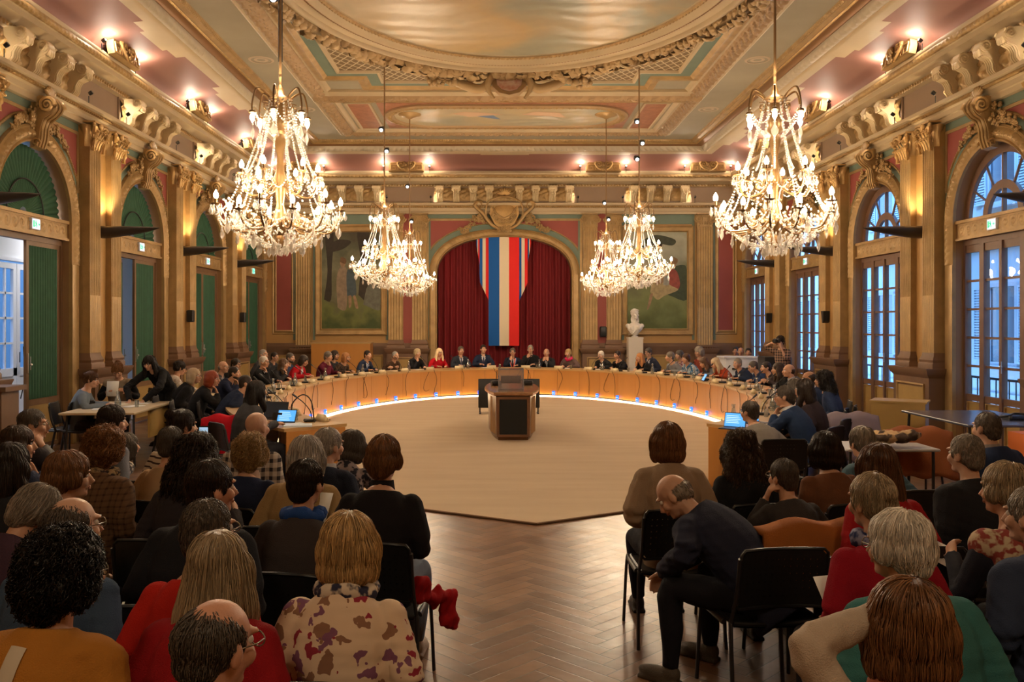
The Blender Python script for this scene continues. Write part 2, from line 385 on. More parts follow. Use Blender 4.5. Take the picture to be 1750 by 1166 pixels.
# big panel: stepped turquoise border, trellis, garland, oval
oc = (XC, 12.45)
def stepped(x, y, sx, sy):
    x0, x1, y0, y1 = oc[0]-x, oc[0]+x, oc[1]-y, oc[1]+y
    return [(x0, y0+sy), (x0, y1-sy), (x0+sx, y1-sy), (x0+sx, y1), (x1-sx, y1), (x1-sx, y1-sy), (x1, y1-sy), (x1, y0+sy), (x1-sx, y0+sy), (x1-sx, y0), (x0+sx, y0), (x0+sx, y0+sy)]
st = stepped(3.98, 6.62, .82, .74)
trim(26, st, [(0, 7.10), (0, 7.03), (.03, 7.01), (.10, 7.02), (.16, 7.0), (.20, 7.03), (.24, 7.05)], GOLD, True)
trim(27, st, [(.23, 7.052), (.46, 7.055)], TURQ, True)
trim(28, st, [(.46, 7.06), (.48, 7.03), (.53, 7.03), (.55, 7.08)], CREAM, True)
def trellis():
    m, n, l, b, tc = nodes('gilded_trellis', .6)
    sp = n.new('ShaderNodeSeparateXYZ'); l.new(tc.outputs['Object'], sp.inputs[0])
    a = mth(n, l, 'ADD', sp.outputs[0], mth(n, l, 'MULTIPLY', sp.outputs[1], .62)); c = mth(n, l, 'SUBTRACT', sp.outputs[0], mth(n, l, 'MULTIPLY', sp.outputs[1], .62))
    def line(v): return mth(n, l, 'LESS_THAN', mth(n, l, 'FRACT', mth(n, l, 'DIVIDE', v, .19)), .17)
    k = mth(n, l, 'MAXIMUM', line(a), line(c))
    r = ramp(n, l, k, [(0, (.17, .11, .05)), (1, (.52, .42, .27))]); l.new(r.outputs[0], b.inputs['Base Color'])
    bp = n.new('ShaderNodeBump'); bp.inputs['Distance'].default_value = .03; l.new(k, bp.inputs['Height']); l.new(bp.outputs[0], b.inputs['Normal'])
    return m
so = offset(st, .54, True); mb = MB()
mb.add(np.array([(x, y, 7.085) for x, y in so]), [np.arange(12)[None, :]]); struct('trim_29', mb, trellis())
def oval(a, b, n=120): th = -np.arange(n)*2*PI/n; return [(oc[0]+a*math.cos(t), oc[1]+b*math.sin(t)) for t in th]
ov = oval(3.62, 4.75)
trim(30, ov, [(0, 7.10), (0, 6.92), (.04, 6.86), (.12, 6.83), (.14, 6.84), (.16, 6.90), (.30, 6.93), (.36, 6.90), (.40, 6.93), (.44, 7.0), (.52, 7.02), (.56, 7.06)], CREAM, True, smooth=50)
trim(31, ov, [(.30, 6.925), (.33, 6.905), (.36, 6.92)], mat('bronze_moulding', (.4, .2, .1)), True, d_egg(.07, .012), .0175, 4)
trim(32, ov, [(.45, 7.0), (.48, 6.98), (.52, 7.01)], GOLD, True, d_egg(.1, .02), .025, 5)
def sky_paint(name, stops, sc, centre, noise=1.1):
    m, n, l, b, tc = nodes(name, .35, .5)
    mp = n.new('ShaderNodeMapping'); l.new(tc.outputs['Object'], mp.inputs[0]); mp.inputs['Scale'].default_value = (1, .8, 1); mp.inputs['Location'].default_value = centre
    t = n.new('ShaderNodeTexNoise'); t.inputs['Scale'].default_value = sc; t.inputs['Detail'].default_value = 6; t.inputs['Distortion'].default_value = noise; l.new(mp.outputs[0], t.inputs[0])
    r = ramp(n, l, t.outputs[0], stops); l.new(r.outputs[0], b.inputs['Base Color'])
    t2 = n.new('ShaderNodeTexWave'); t2.inputs['Scale'].default_value = .6; t2.inputs['Distortion'].default_value = 9; t2.inputs['Detail'].default_value = 3; t2.bands_direction = 'Y'; l.new(tc.outputs['Object'], t2.inputs[0])
    bp = n.new('ShaderNodeBump'); bp.inputs['Strength'].default_value = .25; bp.inputs['Distance'].default_value = .05; l.new(t2.outputs[0], bp.inputs['Height']); l.new(bp.outputs[0], b.inputs['Normal'])
    return m
SKYP = sky_paint('painted_clouds', [(.25, (.20, .22, .17)), (.42, (.29, .28, .20)), (.55, (.44, .31, .15)), (.7, (.50, .40, .26)), (.85, (.28, .28, .20))], .35, (3, 1, 0))
mb = MB(); ip = oval(3.08, 4.21)
mb.add(np.array([(x, y, 7.03) for x, y in ip]), [np.arange(120)[None, :]])
tag(obj('ceiling_painting', mb, SKYP), 'large oval ceiling painting of golden clouds in a moulded ring', 'painting')
# oak garland round the oval: curled leaves
LEAF = MB()
def leaf_shape(L=.16, w=.07, curl=.05):
    k = 7; G = []
    for i in range(k):
        f = i/(k-1); ww = w*math.sin(PI*min(1, f*.92+.08))**.7*(1+.28*math.cos(f*PI*5)); 
        G.append([(-ww, f*L, -curl*math.sin(f*PI*.8)+.012), (-.4*ww, f*L, -curl*math.sin(f*PI*.8)-.012), (0, f*L, -curl*math.sin(f*PI*.8)), (.4*ww, f*L, -curl*math.sin(f*PI*.8)-.012), (ww, f*L, -curl*math.sin(f*PI*.8)+.012)])
    return np.array(G).reshape(-1, 3), k, 5
LV, LK, LB = leaf_shape()
def scatter_leaves(mb, pts, s=1.0, rnd=random):
    for p, tang, nrm in pts:
        t = Vector(tang).normalized(); n_ = Vector(nrm).normalized(); t = (t+Vector((rnd.uniform(-.7, .7), rnd.uniform(-.7, .7), rnd.uniform(-.4, .4)))*.8); t = (t-n_*t.dot(n_)).normalized(); b_ = t.cross(n_)
        k = s*rnd.uniform(.75, 1.25)
        M = Matrix(((b_.x*k, t.x*k, -n_.x*k, p[0]), (b_.y*k, t.y*k, -n_.y*k, p[1]), (b_.z*k, t.z*k, -n_.z*k, p[2]), (0, 0, 0, 1)))
        mb.grid(xf(LV, M).reshape(LK, LB, 3))
mb = MB(); gp = oval(3.80, 4.93, 200); core = []
for (x, y) in gp: core.append((x, y, 6.93))
mb.tube(core+[core[0]], .10, 8, cap=False)
pts = []
for i, (x, y) in enumerate(gp):
    tx, ty = gp[(i+1) % 200][0]-x, gp[(i+1) % 200][1]-y; L = math.hypot(tx, ty); tx /= L; ty /= L
    for k in range(5):
        a = random.uniform(-PI*.15, PI*1.15); nx, nz = math.cos(a), -abs(math.sin(a)) if True else 0
        nn = (ty*nx*1, -tx*nx*1, nz); pts.append(((x+nn[0]*.13, y+nn[1]*.13, 6.93+nz*.13), (tx, ty, 0), nn))
scatter_leaves(mb, pts, 1.1)
OAK = mat('gilded_oak_leaves', (.40, .27, .13), .5, .15)
struct('trim_33', mb, OAK, smooth=60)
# ribbons tying the garland where the rods hang, and the shield at its far point
def ribbon(mb, c, w, h, rnd=random):
    for k in range(9):
        a = (k-4)/4; p = [Vector((c[0]+a*w*.5, c[1], c[2]+.02)), Vector((c[0]+a*w*.3+rnd.uniform(-.03, .03), c[1]-.08, c[2]-h*.35)), Vector((c[0]+a*w*.12, c[1]-.03, c[2]-h*.1)), Vector((c[0]+a*w*.6, c[1]+.1, c[2]-h*.05))]
        mb.tube(p, [.045, .05, .035, .03], 6)
mb = MB()
for sx in (-1, 1):
    for sy in (-1, 1): ribbon(mb, (XC+sx*2.42, oc[1]+sy*3.85, 6.85), .5, .25)
struct('trim_34', mb, OAK, smooth=60)
for j, sy in enumerate((1, -1)):
    cy = oc[1]+sy*4.9
    rt = thing('armorial_shield', 'carved shield with red arms and swagged garlands at the far end of the oval ceiling' if sy > 0 else 'carved shield with red arms at the near end of the oval ceiling', 'ornament', (XC, cy, 6.9))
    s_ = MB(); pl = [(-.36, .14), (-.2, .2), (0, .16), (.2, .2), (.36, .14), (.33, -.15), (.2, -.33), (0, -.40), (-.2, -.33), (-.33, -.15)]
    s_.prism(pl, .08, (0, sy*.06, -.2), (1, 0, 0), (0, -sy*.55*-1, .83)); obj('shield_board', s_, MC['ochre_relief_plaster'], rt)
    f_ = MB(); f_.prism([(x*.72, y*.72) for x, y in pl], .02, (0, sy*.06-.085*sy, -.17), (1, 0, 0), (0, sy*.55, .83)); obj('painted_arms', f_, mat('shield_red', (.42, .10, .05), .6, 0, .3, 60, .0, 5, col2=(.7, .6, .5)), rt)
    for sx in (-1, 1):
        g_ = MB()
        g_.tube(catmull([(sx*.30, 0, -.05), (sx*.55, .02*sy, -.30), (sx*.9, .05*sy, -.22), (sx*1.25, .05*sy, -.05)], 8), [.06+.04*math.sin(i/24*PI) for i in range(25)], 7)
        g_.tube(catmull([(sx*.34, -.05, .02), (sx*.42, -.05, -.3), (sx*.30, -.04, -.52)], 6), [.05, .06, .06, .07, .07, .07, .06, .05, .05, .04, .04, .03, .03], 6)
        for k in range(34): g_.ell((sx*(1.35+random.uniform(-.28, .28)), random.uniform(-.12, .12), -.12+random.uniform(-.12, .12)), random.uniform(.04, .08), nu=4, nv=6)
        obj('swag', g_, OAK, rt, 60)
# small panel at the far end (and its twin at the near end): reddish fields, rounded painting
SKY2 = sky_paint('painted_pale_sky', [(.28, (.28, .30, .23)), (.45, (.38, .37, .28)), (.6, (.50, .40, .24)), (.8, (.42, .42, .34))], .5, (7, 2, 0), .6)
RUST = mat('rust_panel', (.40, .17, .09), .6, 0, .2, 25, .3, 8)
for j, (ya, yb) in enumerate(((20.25, 23.15), (1.85, 4.5))):
    n0 = 35+6*j; xa, xb = FX0+.62, FX1-.62
    mb = MB()
    for x0_, x1_ in ((xa+.12, xa+.62), (xb-.62, xb-.12)): mb.box((x0_, ya+.12, 7.07), (x1_, yb-.12, 7.098))
    struct(f'trim_{n0}', mb, RUST)
    for k, (x0_, x1_) in enumerate(((xa+.06, xa+.68), (xb-.68, xb-.06))):
        trim(n0+1+k, rect(x0_, x1_, ya+.06, yb-.06), [(0, 7.10), (0, 7.04), (.05, 7.04), (.07, 7.08)], CREAM, True)
    # stadium
    n = 24; r = (yb-ya)/2-.25; cy = (ya+yb)/2; ex = 3.0 if j == 0 else 3.0; stp = []
    for i in range(n+1): t = -PI/2-i*PI/n; stp.append((XC-ex+r+r*math.cos(t), cy+r*math.sin(t)))
    for i in range(n+1): t = PI/2-i*PI/n; stp.append((XC+ex-r+r*math.cos(t), cy+r*math.sin(t)))
    mb = MB(); mb.box((XC-ex-.05, ya+.15, 7.075), (XC+ex+.05, yb-.15, 7.098)); struct(f'trim_{n0+3}', mb, RUST)
    trim(n0+4, stp, [(0, 7.09), (0, 7.03), (.05, 7.01), (.2, 7.01), (.24, 7.03), (.26, 7.06)], MC['ochre_relief_plaster'], True, d_egg(.09, .0), None, None, 50)
    trim(n0+5, stp, [(.05, 7.012), (.2, 7.012)], GOLD, True, d_scroll(.15, .025), .02, 8)
    q = offset(stp, .25, True); mb = MB(); mb.add(np.array([(x, y, 7.05) for x, y in q]), [np.arange(len(q))[None, :]])
    tag(obj('ceiling_painting', mb, SKY2), ['small rounded ceiling painting of a pale sky beyond the big oval', 'small rounded ceiling painting of a pale sky this side of the big oval'][j], 'painting')
# two flying figures painted on the far small panel
mb = MB()
def blob(mb, cx, cy, pts, z, s=1): mb.add(np.array([(cx+x*s, cy+y*s, z) for x, y in pts]), [np.arange(len(pts))[::-1][None, :]])
blob(mb, -.55, 21.4, [(-.5, -.1), (-.2, -.28), (.3, -.2), (.75, 0), (.3, .12), (-.1, .22)], 7.043); mb.mi = 1
blob(mb, -.35, 21.65, [(-.1, -.1), (.3, -.2), (.5, .25), (.2, .1)], 7.04); mb.mi = 0
blob(mb, 1.15, 21.4, [(-.5, 0), (-.2, -.3), (.4, -.2), (.6, .3), (.1, .15)], 7.043); mb.mi = 2
blob(mb, 1.2, 21.7, [(-.3, -.1), (.2, -.15), (.5, .3), (0, .12)], 7.04)
tag(obj('painted_figures', mb, [mat('paint_skin', (.62, .42, .28)), mat('paint_blue', (.16, .22, .32)), mat('paint_wing', (.6, .55, .45))]), 'two winged figures painted on the far small ceiling panel', 'painting')
# faint round rosettes painted on the flat ceiling border
mb = MB()
for k in range(-1, 4):
    for sx in (0, 1):
        x = XL+2.33 if sx == 0 else XR-2.33; y = 15.1+3.95*k-1.9
        mb.lathe([(.20, 7.099), (.20, 7.09), (.23, 7.088), (.25, 7.099)], 24, (x, y, 0), caps=False)
        mb.lathe([(.08, 7.099), (.10, 7.092), (.14, 7.099)], 18, (x, y, 0), caps=False)
struct('trim_50', mb, mat('faint_rosette', (.50, .39, .28), .7))
# ------------------------------------------------------------------ walls: one bay with its arch, local frame facing -y
RI, ZS, ZT = 1.06, 3.60, 5.26
def arch_wall(hw, ri, zs, zt, rise=None):
    mb = MB(); rise = rise or ri; n = 28; th = np.linspace(PI, 0, n+1)
    a = np.stack([ri*np.cos(th), np.zeros(n+1), zs+rise*np.sin(th)], 1); tpt = a.copy(); tpt[:, 2] = zt
    mb.grid(np.stack([a, tpt]))
    for s in (-1, 1): mb.grid(np.array([[(s*ri, 0, 0), (s*hw, 0, 0)], [(s*ri, 0, zs), (s*hw, 0, zs)], [(s*ri, 0, zt), (s*hw, 0, zt)]]))
    # reveal
    dpt = .24; lo = np.concatenate([[(-ri, 0, 0)], a, [(ri, 0, 0)]]); hi = lo.copy(); hi[:, 1] = dpt
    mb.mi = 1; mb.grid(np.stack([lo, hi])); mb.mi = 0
    return mb
def arch_path(r, zs, z0, rise=None, n=32):
    rise = rise or r; th = np.linspace(PI, 0, n+1)
    return [(-r, z0)]+[(r*math.cos(t), zs+rise*math.sin(t)) for t in th]+[(r, z0)]
def to_wall(mb): # (u,z,t) -> (u,-t,z)
    for i, v in enumerate(mb.V): mb.V[i] = np.stack([v[:, 0], -v[:, 2], v[:, 1]], 1)
    return mb
def wsweep(path, prof, disp=None, du=None, nv=None): return to_wall(sweep(MB(), path, prof, False, disp, du, nv))
WALLM = mat('ochre_wall', (.46, .26, .09), .5, .05, .08, 6, .15, 1)
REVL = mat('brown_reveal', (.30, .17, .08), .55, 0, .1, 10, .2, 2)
def build_bay(side):
    nm = 'wall_'+side; hw = 1.975
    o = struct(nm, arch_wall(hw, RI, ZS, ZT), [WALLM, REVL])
    ap = arch_path(RI, ZS, 2.9)
    obj('archivolt', wsweep(ap, [(0, 0), (0, .05), (-.03, .07), (-.05, .05), (-.20, .05), (-.22, .075), (-.25, .06), (-.26, 0)]), GOLD, o)
    obj('archivolt_leaves', wsweep(ap, [(-.05, .052), (-.20, .052)], d_leaf(.11, .05), .018, 8), GOLD, o, 60)
    obj('jamb_trim', wsweep([(-RI, 0), (-RI, 2.9)], [(0, 0), (0, .06), (-.05, .07), (-.2, .05), (-.25, .05), (-.26, 0)]).merge(wsweep([(RI, 2.9), (RI, 0)], [(0, 0), (0, .06), (-.05, .07), (-.2, .05), (-.25, .05), (-.26, 0)])), GOLD, o)
    obj('turquoise_band', wsweep(arch_path(RI+.27, ZS, 3.7), [(0, .01), (-.11, .01)]), TURQ, o)
    obj('beaded_edge', wsweep(arch_path(RI+.39, ZS, 4.0)[1:-1], [(0, .0), (-.02, .03), (-.05, 0)], d_egg(.05, .012), .0125, 4), GOLD, o)
    # red spandrels under a turquoise strip
    mb = MB(); R2 = RI+.44
    for s in (-1, 1):
        th0 = math.acos(min(1, 1.30/R2)); th = np.linspace(th0, PI/2-.12, 12)
        lo = [(s*R2*math.cos(t), -.014, ZS+R2*math.sin(t)) for t in th]; hi = [(x, y, 5.06) for x, y, z in lo]
        lo = [(x, y, min(z, 5.06)) for x, y, z in lo]; mb.grid([lo, hi])
    obj('spandrel_panel', mb, RED, o)
    mb = MB().box((-1.33, -.015, 5.12), (1.33, 0, 5.25)); obj('turquoise_strip', mb, TURQ, o)
    mb = MB()
    for s in (-1, 1): mb.box((min(s*1.29, s*1.34), -.03, 4.1), (max(s*1.29, s*1.34), 0, 5.11))
    mb.box((-1.34, -.03, 5.06), (1.34, 0, 5.11)); obj('panel_moulding', mb, GOLD, o)
    return o
def volute(mb, c, r, turns, plane, r0=.25, tr=.016, n=26, sgn=1, depth=0):
    P = []; a0 = 0
    for i in range(n):
        f = i/(n-1); rr = r*(1-f*(1-.12)); a = f*turns*2*PI*sgn
        p = (math.cos(a)*rr, math.sin(a)*rr)
        P.append((c[0]+plane[0][0]*p[0]+plane[1][0]*p[1], c[1]+plane[0][1]*p[0]+plane[1][1]*p[1]-depth*f, c[2]+plane[0][2]*p[0]+plane[1][2]*p[1]))
    mb.tube(P, [tr*(1.3-.6*i/n) for i in range(n)], 6)
def flowers(mb, c, w, h, n, s=.045, rnd=random):
    for k in range(n):
        p = (c[0]+rnd.uniform(-w, w), c[1]-abs(rnd.gauss(0, .03)), c[2]+rnd.uniform(-h, h)); r = s*rnd.uniform(.7, 1.3)
        mb.ell(p, (r, r*.7, r), nu=4, nv=7)
        if k % 3 == 0:
            for q in range(5): a = q*2*PI/5; mb.ell((p[0]+math.cos(a)*r, p[1]-.01, p[2]+math.sin(a)*r), (r*.6, r*.4, r*.6), nu=4, nv=5)
def keystone():
    rt = thing('keystone', 'x', 'ornament')
    mb = MB(); pl = [(0, 4.56), (.10, 4.58), (.13, 4.68), (.15, 4.85), (.20, 5.0), (.30, 5.06), (.36, 5.14), (.36, 5.24), (.28, 5.32), (.12, 5.34), (0, 5.34)]
    mb.prism(pl, .26, (.13, 0, 0), (0, -1, 0), (0, 0, 1))
    for s in (-1, 0, 1): mb.tube(catmull([(s*.08, -.11, 4.58), (s*.085, -.15, 4.72), (s*.09, -.18, 4.95), (s*.095, -.32, 5.08), (s*.10, -.38, 5.2), (s*.10, -.28, 5.33)], 5), .022, 6)
    obj('bracket', mb, GOLD, rt)
    for s in (-1, 1):
        mb = MB(); volute(mb, (s*.15, -.26, 5.19), .12, 2.0, ((0, -1, 0), (0, 0, 1)), tr=.025); obj('scroll', mb, GOLDB, rt, 60)
        mb = MB(); volute(mb, (s*.14, -.09, 4.64), .06, 1.5, ((0, -1, 0), (0, 0, 1)), tr=.016); obj('scroll', mb, GOLDB, rt, 60)
    for s in (-1, 1):
        mb = MB()
        for k in range(9):
            f = k/8; a = PI/2-s*(.17+f*.42); r = RI+.30+.06*math.sin(f*PI)
            flowers(mb, (r*math.cos(a), -.06, ZS+r*math.sin(a)), .06*(1-f*.5), .05, 6, .04*(1-.4*f))
        flowers(mb, (s*.24, -.05, 5.1), .09, .1, 10, .035); obj('fruit_swag', mb, GOLD, rt, 60)
    mb = MB()
    for k in range(7): a = PI/2+(k-3)*.33; mb.ell((math.cos(a)*.10, -.24, 5.32+math.sin(a)*.1), (.03, .03, .09), R=Matrix.Rotation(PI/2-a, 3, 'Y'), nu=5, nv=6)
    obj('palmette', mb, GOLD, rt, 60)
    return rt
def fluted(mb, w, z0, z1, t, n=6, dep=.022, y0=0):
    xs = [-w/2]; ts = [t]; fw = w/(n+.35*(n+1)) ; gap = .35*fw; x = -w/2+gap
    for k in range(n):
        for q in np.linspace(0, 1, 7): xs.append(x+q*fw); ts.append(t-dep*math.sin(q*PI)**.6)
        x += fw+gap
    xs.append(w/2); ts.append(t); X = np.array(xs); T = np.array(ts)
    mb.grid(np.stack([np.stack([X, -T, np.full(len(X), z0)], 1), np.stack([X, -T, np.full(len(X), z1)], 1)]))
    for s in (-1, 1): mb.grid([[(s*w/2, 0, z0), (s*w/2, -t, z0)], [(s*w/2, 0, z1), (s*w/2, -t, z1)]])
def capital(mb, x, w, z0, z1, t, ionic=False):
    h = z1-z0; H = w/2
    if not ionic:
        mb.lathe([(w*.42, z0), (w*.42, z0+h*.3), (w*.47, z0+h*.6), (w*.6, z0+h*.88)], 12, (x, -t*.5, 0), sy=.55)
        for row, (zz, k, L) in enumerate(((z0, 5, h*.42), (z0+h*.25, 4, h*.45))):
            for q in range(k):
                a = (q-(k-1)/2)/k*w*1.0; P = [(x+a, -t-.01, zz), (x+a, -t-.04, zz+L*.5), (x+a*1.1, -t-.09, zz+L*.9), (x+a*1.1, -t-.13, zz+L*.85), (x+a*1.1, -t-.13, zz+L*.72)]
                mb.tube(catmull(P, 4), [(w*.085*math.sin(min(PI, .5+i*.15)), .016) for i in range(17)], 7, flat=(1, 0, 0))
        for s in (-1, 1):
            volute(mb, (x+s*H*.95, -t-.07, z1-h*.22), h*.20, 1.8, ((s*.8, -.6, 0), (0, 0, 1)), tr=.028, sgn=-1)
            mb.ell((x+s*H*.95, -t-.08, z1-h*.22), .035, nu=5, nv=6)
            volute(mb, (x+s*H*.35, -t-.05, z1-h*.25), h*.13, 1.5, ((s, 0, 0), (0, 0, 1)), tr=.018, sgn=-1)
            mb.tube(catmull([(x+s*H*.95, -t-.1, z1-h*.42), (x+s*H*.92, -t-.08, z0+h*.3), (x+s*H*.85, -t-.05, z0-.05)], 5), [.03+.012*math.sin(i*2.1) for i in range(11)], 6)
        mb.ell((x, -t-.09, z1-h*.12), (.06, .04, .06), nu=5, nv=8)
    else:
        mb.box((x-H, -t, z0), (x+H, 0, z1))
        for s in (-1, 1):
            volute(mb, (x+s*H*.82, -t-.03, z1-h*.4), h*.32, 2, ((s, 0, 0), (0, 0, 1)), tr=.022, sgn=-1); mb.ell((x+s*H*.82, -t-.03, z1-h*.4), .03, nu=5, nv=6)
        mb.tube([(x-H*.8, -t-.02, z1-h*.15), (x, -t-.02, z1-h*.2), (x+H*.8, -t-.02, z1-h*.15)], .025, 6)
        for q in range(5): mb.ell((x+(q-2)*w*.15, -t-.02, z0+h*.28), (w*.05, .03, h*.14), nu=4, nv=6)
        for s in (-1, 1):
            for q in range(3): mb.ell((x+s*H*.8, -t-.02, z0+h*(.05-.13*q)), (.03, .02, .035), nu=4, nv=6)
    zt = z1-h*.06
    mb.box((x-H*1.15, -t-.11, zt), (x+H*1.15, 0, z1))
def pedestal(mb, w, zt=1.2, t=.30):
    pr = [(0, 0), (.04, 0), (.04, .14), (.02, .17), (0, .18), (0, zt-.16), (.03, zt-.12), (.05, zt-.10), (.08, zt-.02), (.08, zt)]
    G = []
    for (o, z) in pr: G.append([(-w/2-o, 0, z), (-w/2-o, -t-o, z), (w/2+o, -t-o, z), (w/2+o, 0, z)])
    mb.grid(G); mb.add([(-w/2-.08, 0, zt), (w/2+.08, 0, zt), (w/2+.08, -t-.08, zt), (-w/2-.08, -t-.08, zt)], np.array([[3, 2, 1, 0]]))
def pilaster_pair(ws=.40, gap=.42, label='x', group=None, ionic=False, zc=4.88, t=.20, mats=(GOLD, OCHRE), gapm=None, pzt=1.2):
    rt = thing('pilaster_pair', label, 'pilaster', group=group); W_ = 2*ws+gap
    mb = MB(); pedestal(mb, W_+.06, pzt); obj('pedestal', mb, BROWN, rt)
    mb = MB(); x = W_/2-.05; mb.box((-x+.05, -.335, .32), (x-.05, -.30, .36)); 
    pp = rect(-x+.06, x-.06, .30, pzt-.26)
    mb = MB().merge(to_wall(sweep(MB(), pp, [(0, .30), (0, .325), (.02, .33), (.04, .305)], True))); obj('panel_moulding', mb, GOLD, rt)
    mb = MB(); mb.box((-x+.12, -.306, .36), (x-.12, -.29, pzt-.32)); obj('pedestal_panel', mb, mat('mustard_panel', (.42, .27, .09), .5, 0, .05, 8, .15, 3), rt)
    for s in (-1, 1):
        cx = s*(gap+ws)/2; mb = MB()
        G = []
        for (o, z) in [(.05, pzt), (.05, pzt+.07), (.03, pzt+.10), (.04, pzt+.14), (.01, pzt+.2), (0, pzt+.26)]: G.append([(cx-ws/2-o, 0, z), (cx-ws/2-o, -t-o, z), (cx+ws/2+o, -t-o, z), (cx+ws/2+o, 0, z)])
        mb.grid(G); obj('base', mb, BROWN, rt)
    mb = MB(); mb.box((-W_/2+.02, -.10, pzt), (W_/2-.02, 0, 5.26)); obj('backing', mb, gapm or OCHRE, rt)
    for s in (-1, 1):
        cx = s*(gap+ws)/2
        mb = MB(); fluted(mb, ws, 2.42, zc, t, 6 if not ionic else 5); fluted(mb, ws, pzt+.26, 2.42, t, 6 if not ionic else 5, .008)
        mb.V = [v+np.array([cx, 0, 0]) for v in mb.V]; obj('shaft', mb, mats[0], rt)
        mb = MB(); capital(mb, cx, ws+.02, zc-.02, 5.25 if ionic else 5.30, t, ionic); obj('capital', mb, GOLDB if not ionic else GOLD, rt, 50)
    return rt
def corner_pilaster(label):
    rt = thing('pilaster', label, 'pilaster')
    mb = MB(); pedestal(mb, .60); obj('pedestal', mb, BROWN, rt)
    mb = MB(); fluted(mb, .46, 2.42, 4.88, .14, 6); fluted(mb, .46, 1.2, 2.42, .14, 6, .008); obj('shaft', mb, GOLD, rt)
    mb = MB(); capital(mb, 0, .48, 4.86, 5.25, .14, True); obj('capital', mb, GOLD, rt, 50)
    return rt
BAYS = [13.15+3.95*k for k in range(-1, 4)]; PIERS = [15.125+3.95*k for k in range(-1, 3)]
ORD = ['nearest the camera', 'first wholly in view', 'second in view', 'third in view', 'fourth and last before the platform wall']
for side, X, rz in (('left', XL, PI/2), ('right', XR, -PI/2)):
    b0 = build_bay(side)
    for i, y in enumerate(BAYS):
        o = b0 if i == 0 else dup(b0); o.location = (X, y, 0); o.rotation_euler[2] = rz
WD = ['zeroth', 'first', 'second', 'third', 'fourth']
KN = {0: 'at the near end', 1: 'over arch nearest the camera', 2: 'over the second arch', 3: 'over the third arch', 4: 'over the farthest arch'}
k0 = keystone(); first = True
for side, X, rz, what in (('left', XL, PI/2, 'green-curtained'), ('right', XR, -PI/2, 'blue-lit window')):
    for i, y in enumerate(BAYS):
        lab = f'gilded scroll keystone {KN[i]} of the {what} wall'
        o = k0 if first else dup(k0); first = False; o.location = (X, y, 0); o.rotation_euler[2] = rz; o['label'] = lab
        o['group'] = 'scroll keystones over the side wall arches'
PW = {0: 'cut by the picture edge', 1: 'nearest whole one', 2: 'second whole one', 3: 'farthest one'}
p0 = pilaster_pair(); first = True
for side, X, rz, what in (('left', XL, PI/2, 'green-curtained'), ('right', XR, -PI/2, 'windowed')):
    for i, y in enumerate(PIERS):
        lab = f'pair of gilded fluted pilasters on the {what} wall, {PW[i]}'
        o = p0 if first else dup(p0); first = False; o.location = (X, y, 0); o.rotation_euler[2] = rz; o['label'] = lab
        o['group'] = 'gilded pilaster pairs of the side walls'
# plain walls near and behind the camera, bits beside the platform wall
y0w = BAYS[0]-1.975
struct('wall_left.100', MB().box((XL-.4, Y0, 0), (XL, y0w, 5.3)), WALLM); struct('wall_right.100', MB().box((XR, Y0, 0), (XR+.4, y0w, 5.3)), WALLM)
struct('wall_rear', MB().box((XL-.4, Y0-.3, 0), (XR+.4, Y0, 7.3)), WALLM)
mb = MB()
for X, s in ((XL, -1), (XR, 1)): mb.box((min(X, X+s*.4), Y0, 5.3), (max(X, X+s*.4), YB+.3, 7.3))
mb.box((XL-.4, YB, 5.25), (XR+.4, YB+.3, 7.3)); mb.box((XL-.4, Y0, 7.25), (XR+.4, YB+.3, 7.5)); struct('wall_upper', mb, OCHRE)
# ------------------------------------------------------------------ platform wall at the far end
def bx(x0, x1, t0, t1, z0, z1, mb=None): return (mb or MB()).box((x0, YB-t1, z0), (x1, YB-t0, z1))
n_ = 40; th_ = np.linspace(PI, 0, n_+1); sg = lambda v, p: np.sign(v)*np.abs(v)**p
AW, AZ, AR = 2.03, 3.42, 1.14
apx = XC+AW*sg(np.cos(th_), .86); apz = AZ+AR*np.abs(np.sin(th_))**.86
mb = MB(); a = np.stack([apx, np.full(n_+1, YB), apz], 1); t_ = a.copy(); t_[:, 2] = 5.26; mb.grid(np.stack([a, t_]))
bx(XL, XC-AW, -.3, 0, 0, 5.26, mb); bx(XC+AW, XR, -.3, 0, 0, 5.26, mb)
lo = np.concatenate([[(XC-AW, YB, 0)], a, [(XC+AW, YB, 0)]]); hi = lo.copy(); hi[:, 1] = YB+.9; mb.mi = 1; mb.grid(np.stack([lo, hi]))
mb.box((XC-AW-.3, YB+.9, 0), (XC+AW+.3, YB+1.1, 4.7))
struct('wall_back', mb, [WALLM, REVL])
pth = [(XC-AW, 0)]+[(x, z) for x, z in zip(apx, apz)]+[(XC+AW, 0)]
def backw(mb):
    for i, v in enumerate(mb.V): mb.V[i] = np.stack([v[:, 0], YB-v[:, 2], v[:, 1]], 1)
    return mb
def bsweep(path, prof, disp=None, du=None, nv=None, closed=False): return backw(sweep(MB(), path, prof, closed, disp, du, nv))
pa = thing('proscenium_arch', 'broad gilded arch surround framing the dark red curtain', 'arch', (0, 0, 0))
obj('arch_moulding', bsweep(pth, [(0, -.05), (0, .07), (-.03, .09), (-.05, .06), (-.19, .06), (-.21, .09), (-.24, .07), (-.25, 0)]), GOLD, pa)
obj('arch_leaves', bsweep(pth[1:-1], [(-.05, .062), (-.19, .062)], d_leaf(.12, .03), .02, 7), GOLD, pa, 60)
obj('arch_turquoise_band', bsweep(pth[1:-1], [(-.25, .012), (-.40, .012)]), TURQ, pa)
obj('arch_beads', bsweep(pth[3:-3], [(-.40, .0), (-.42, .03), (-.45, 0)], d_egg(.05, .01), .0125, 4), GOLD, pa)
mb = MB()
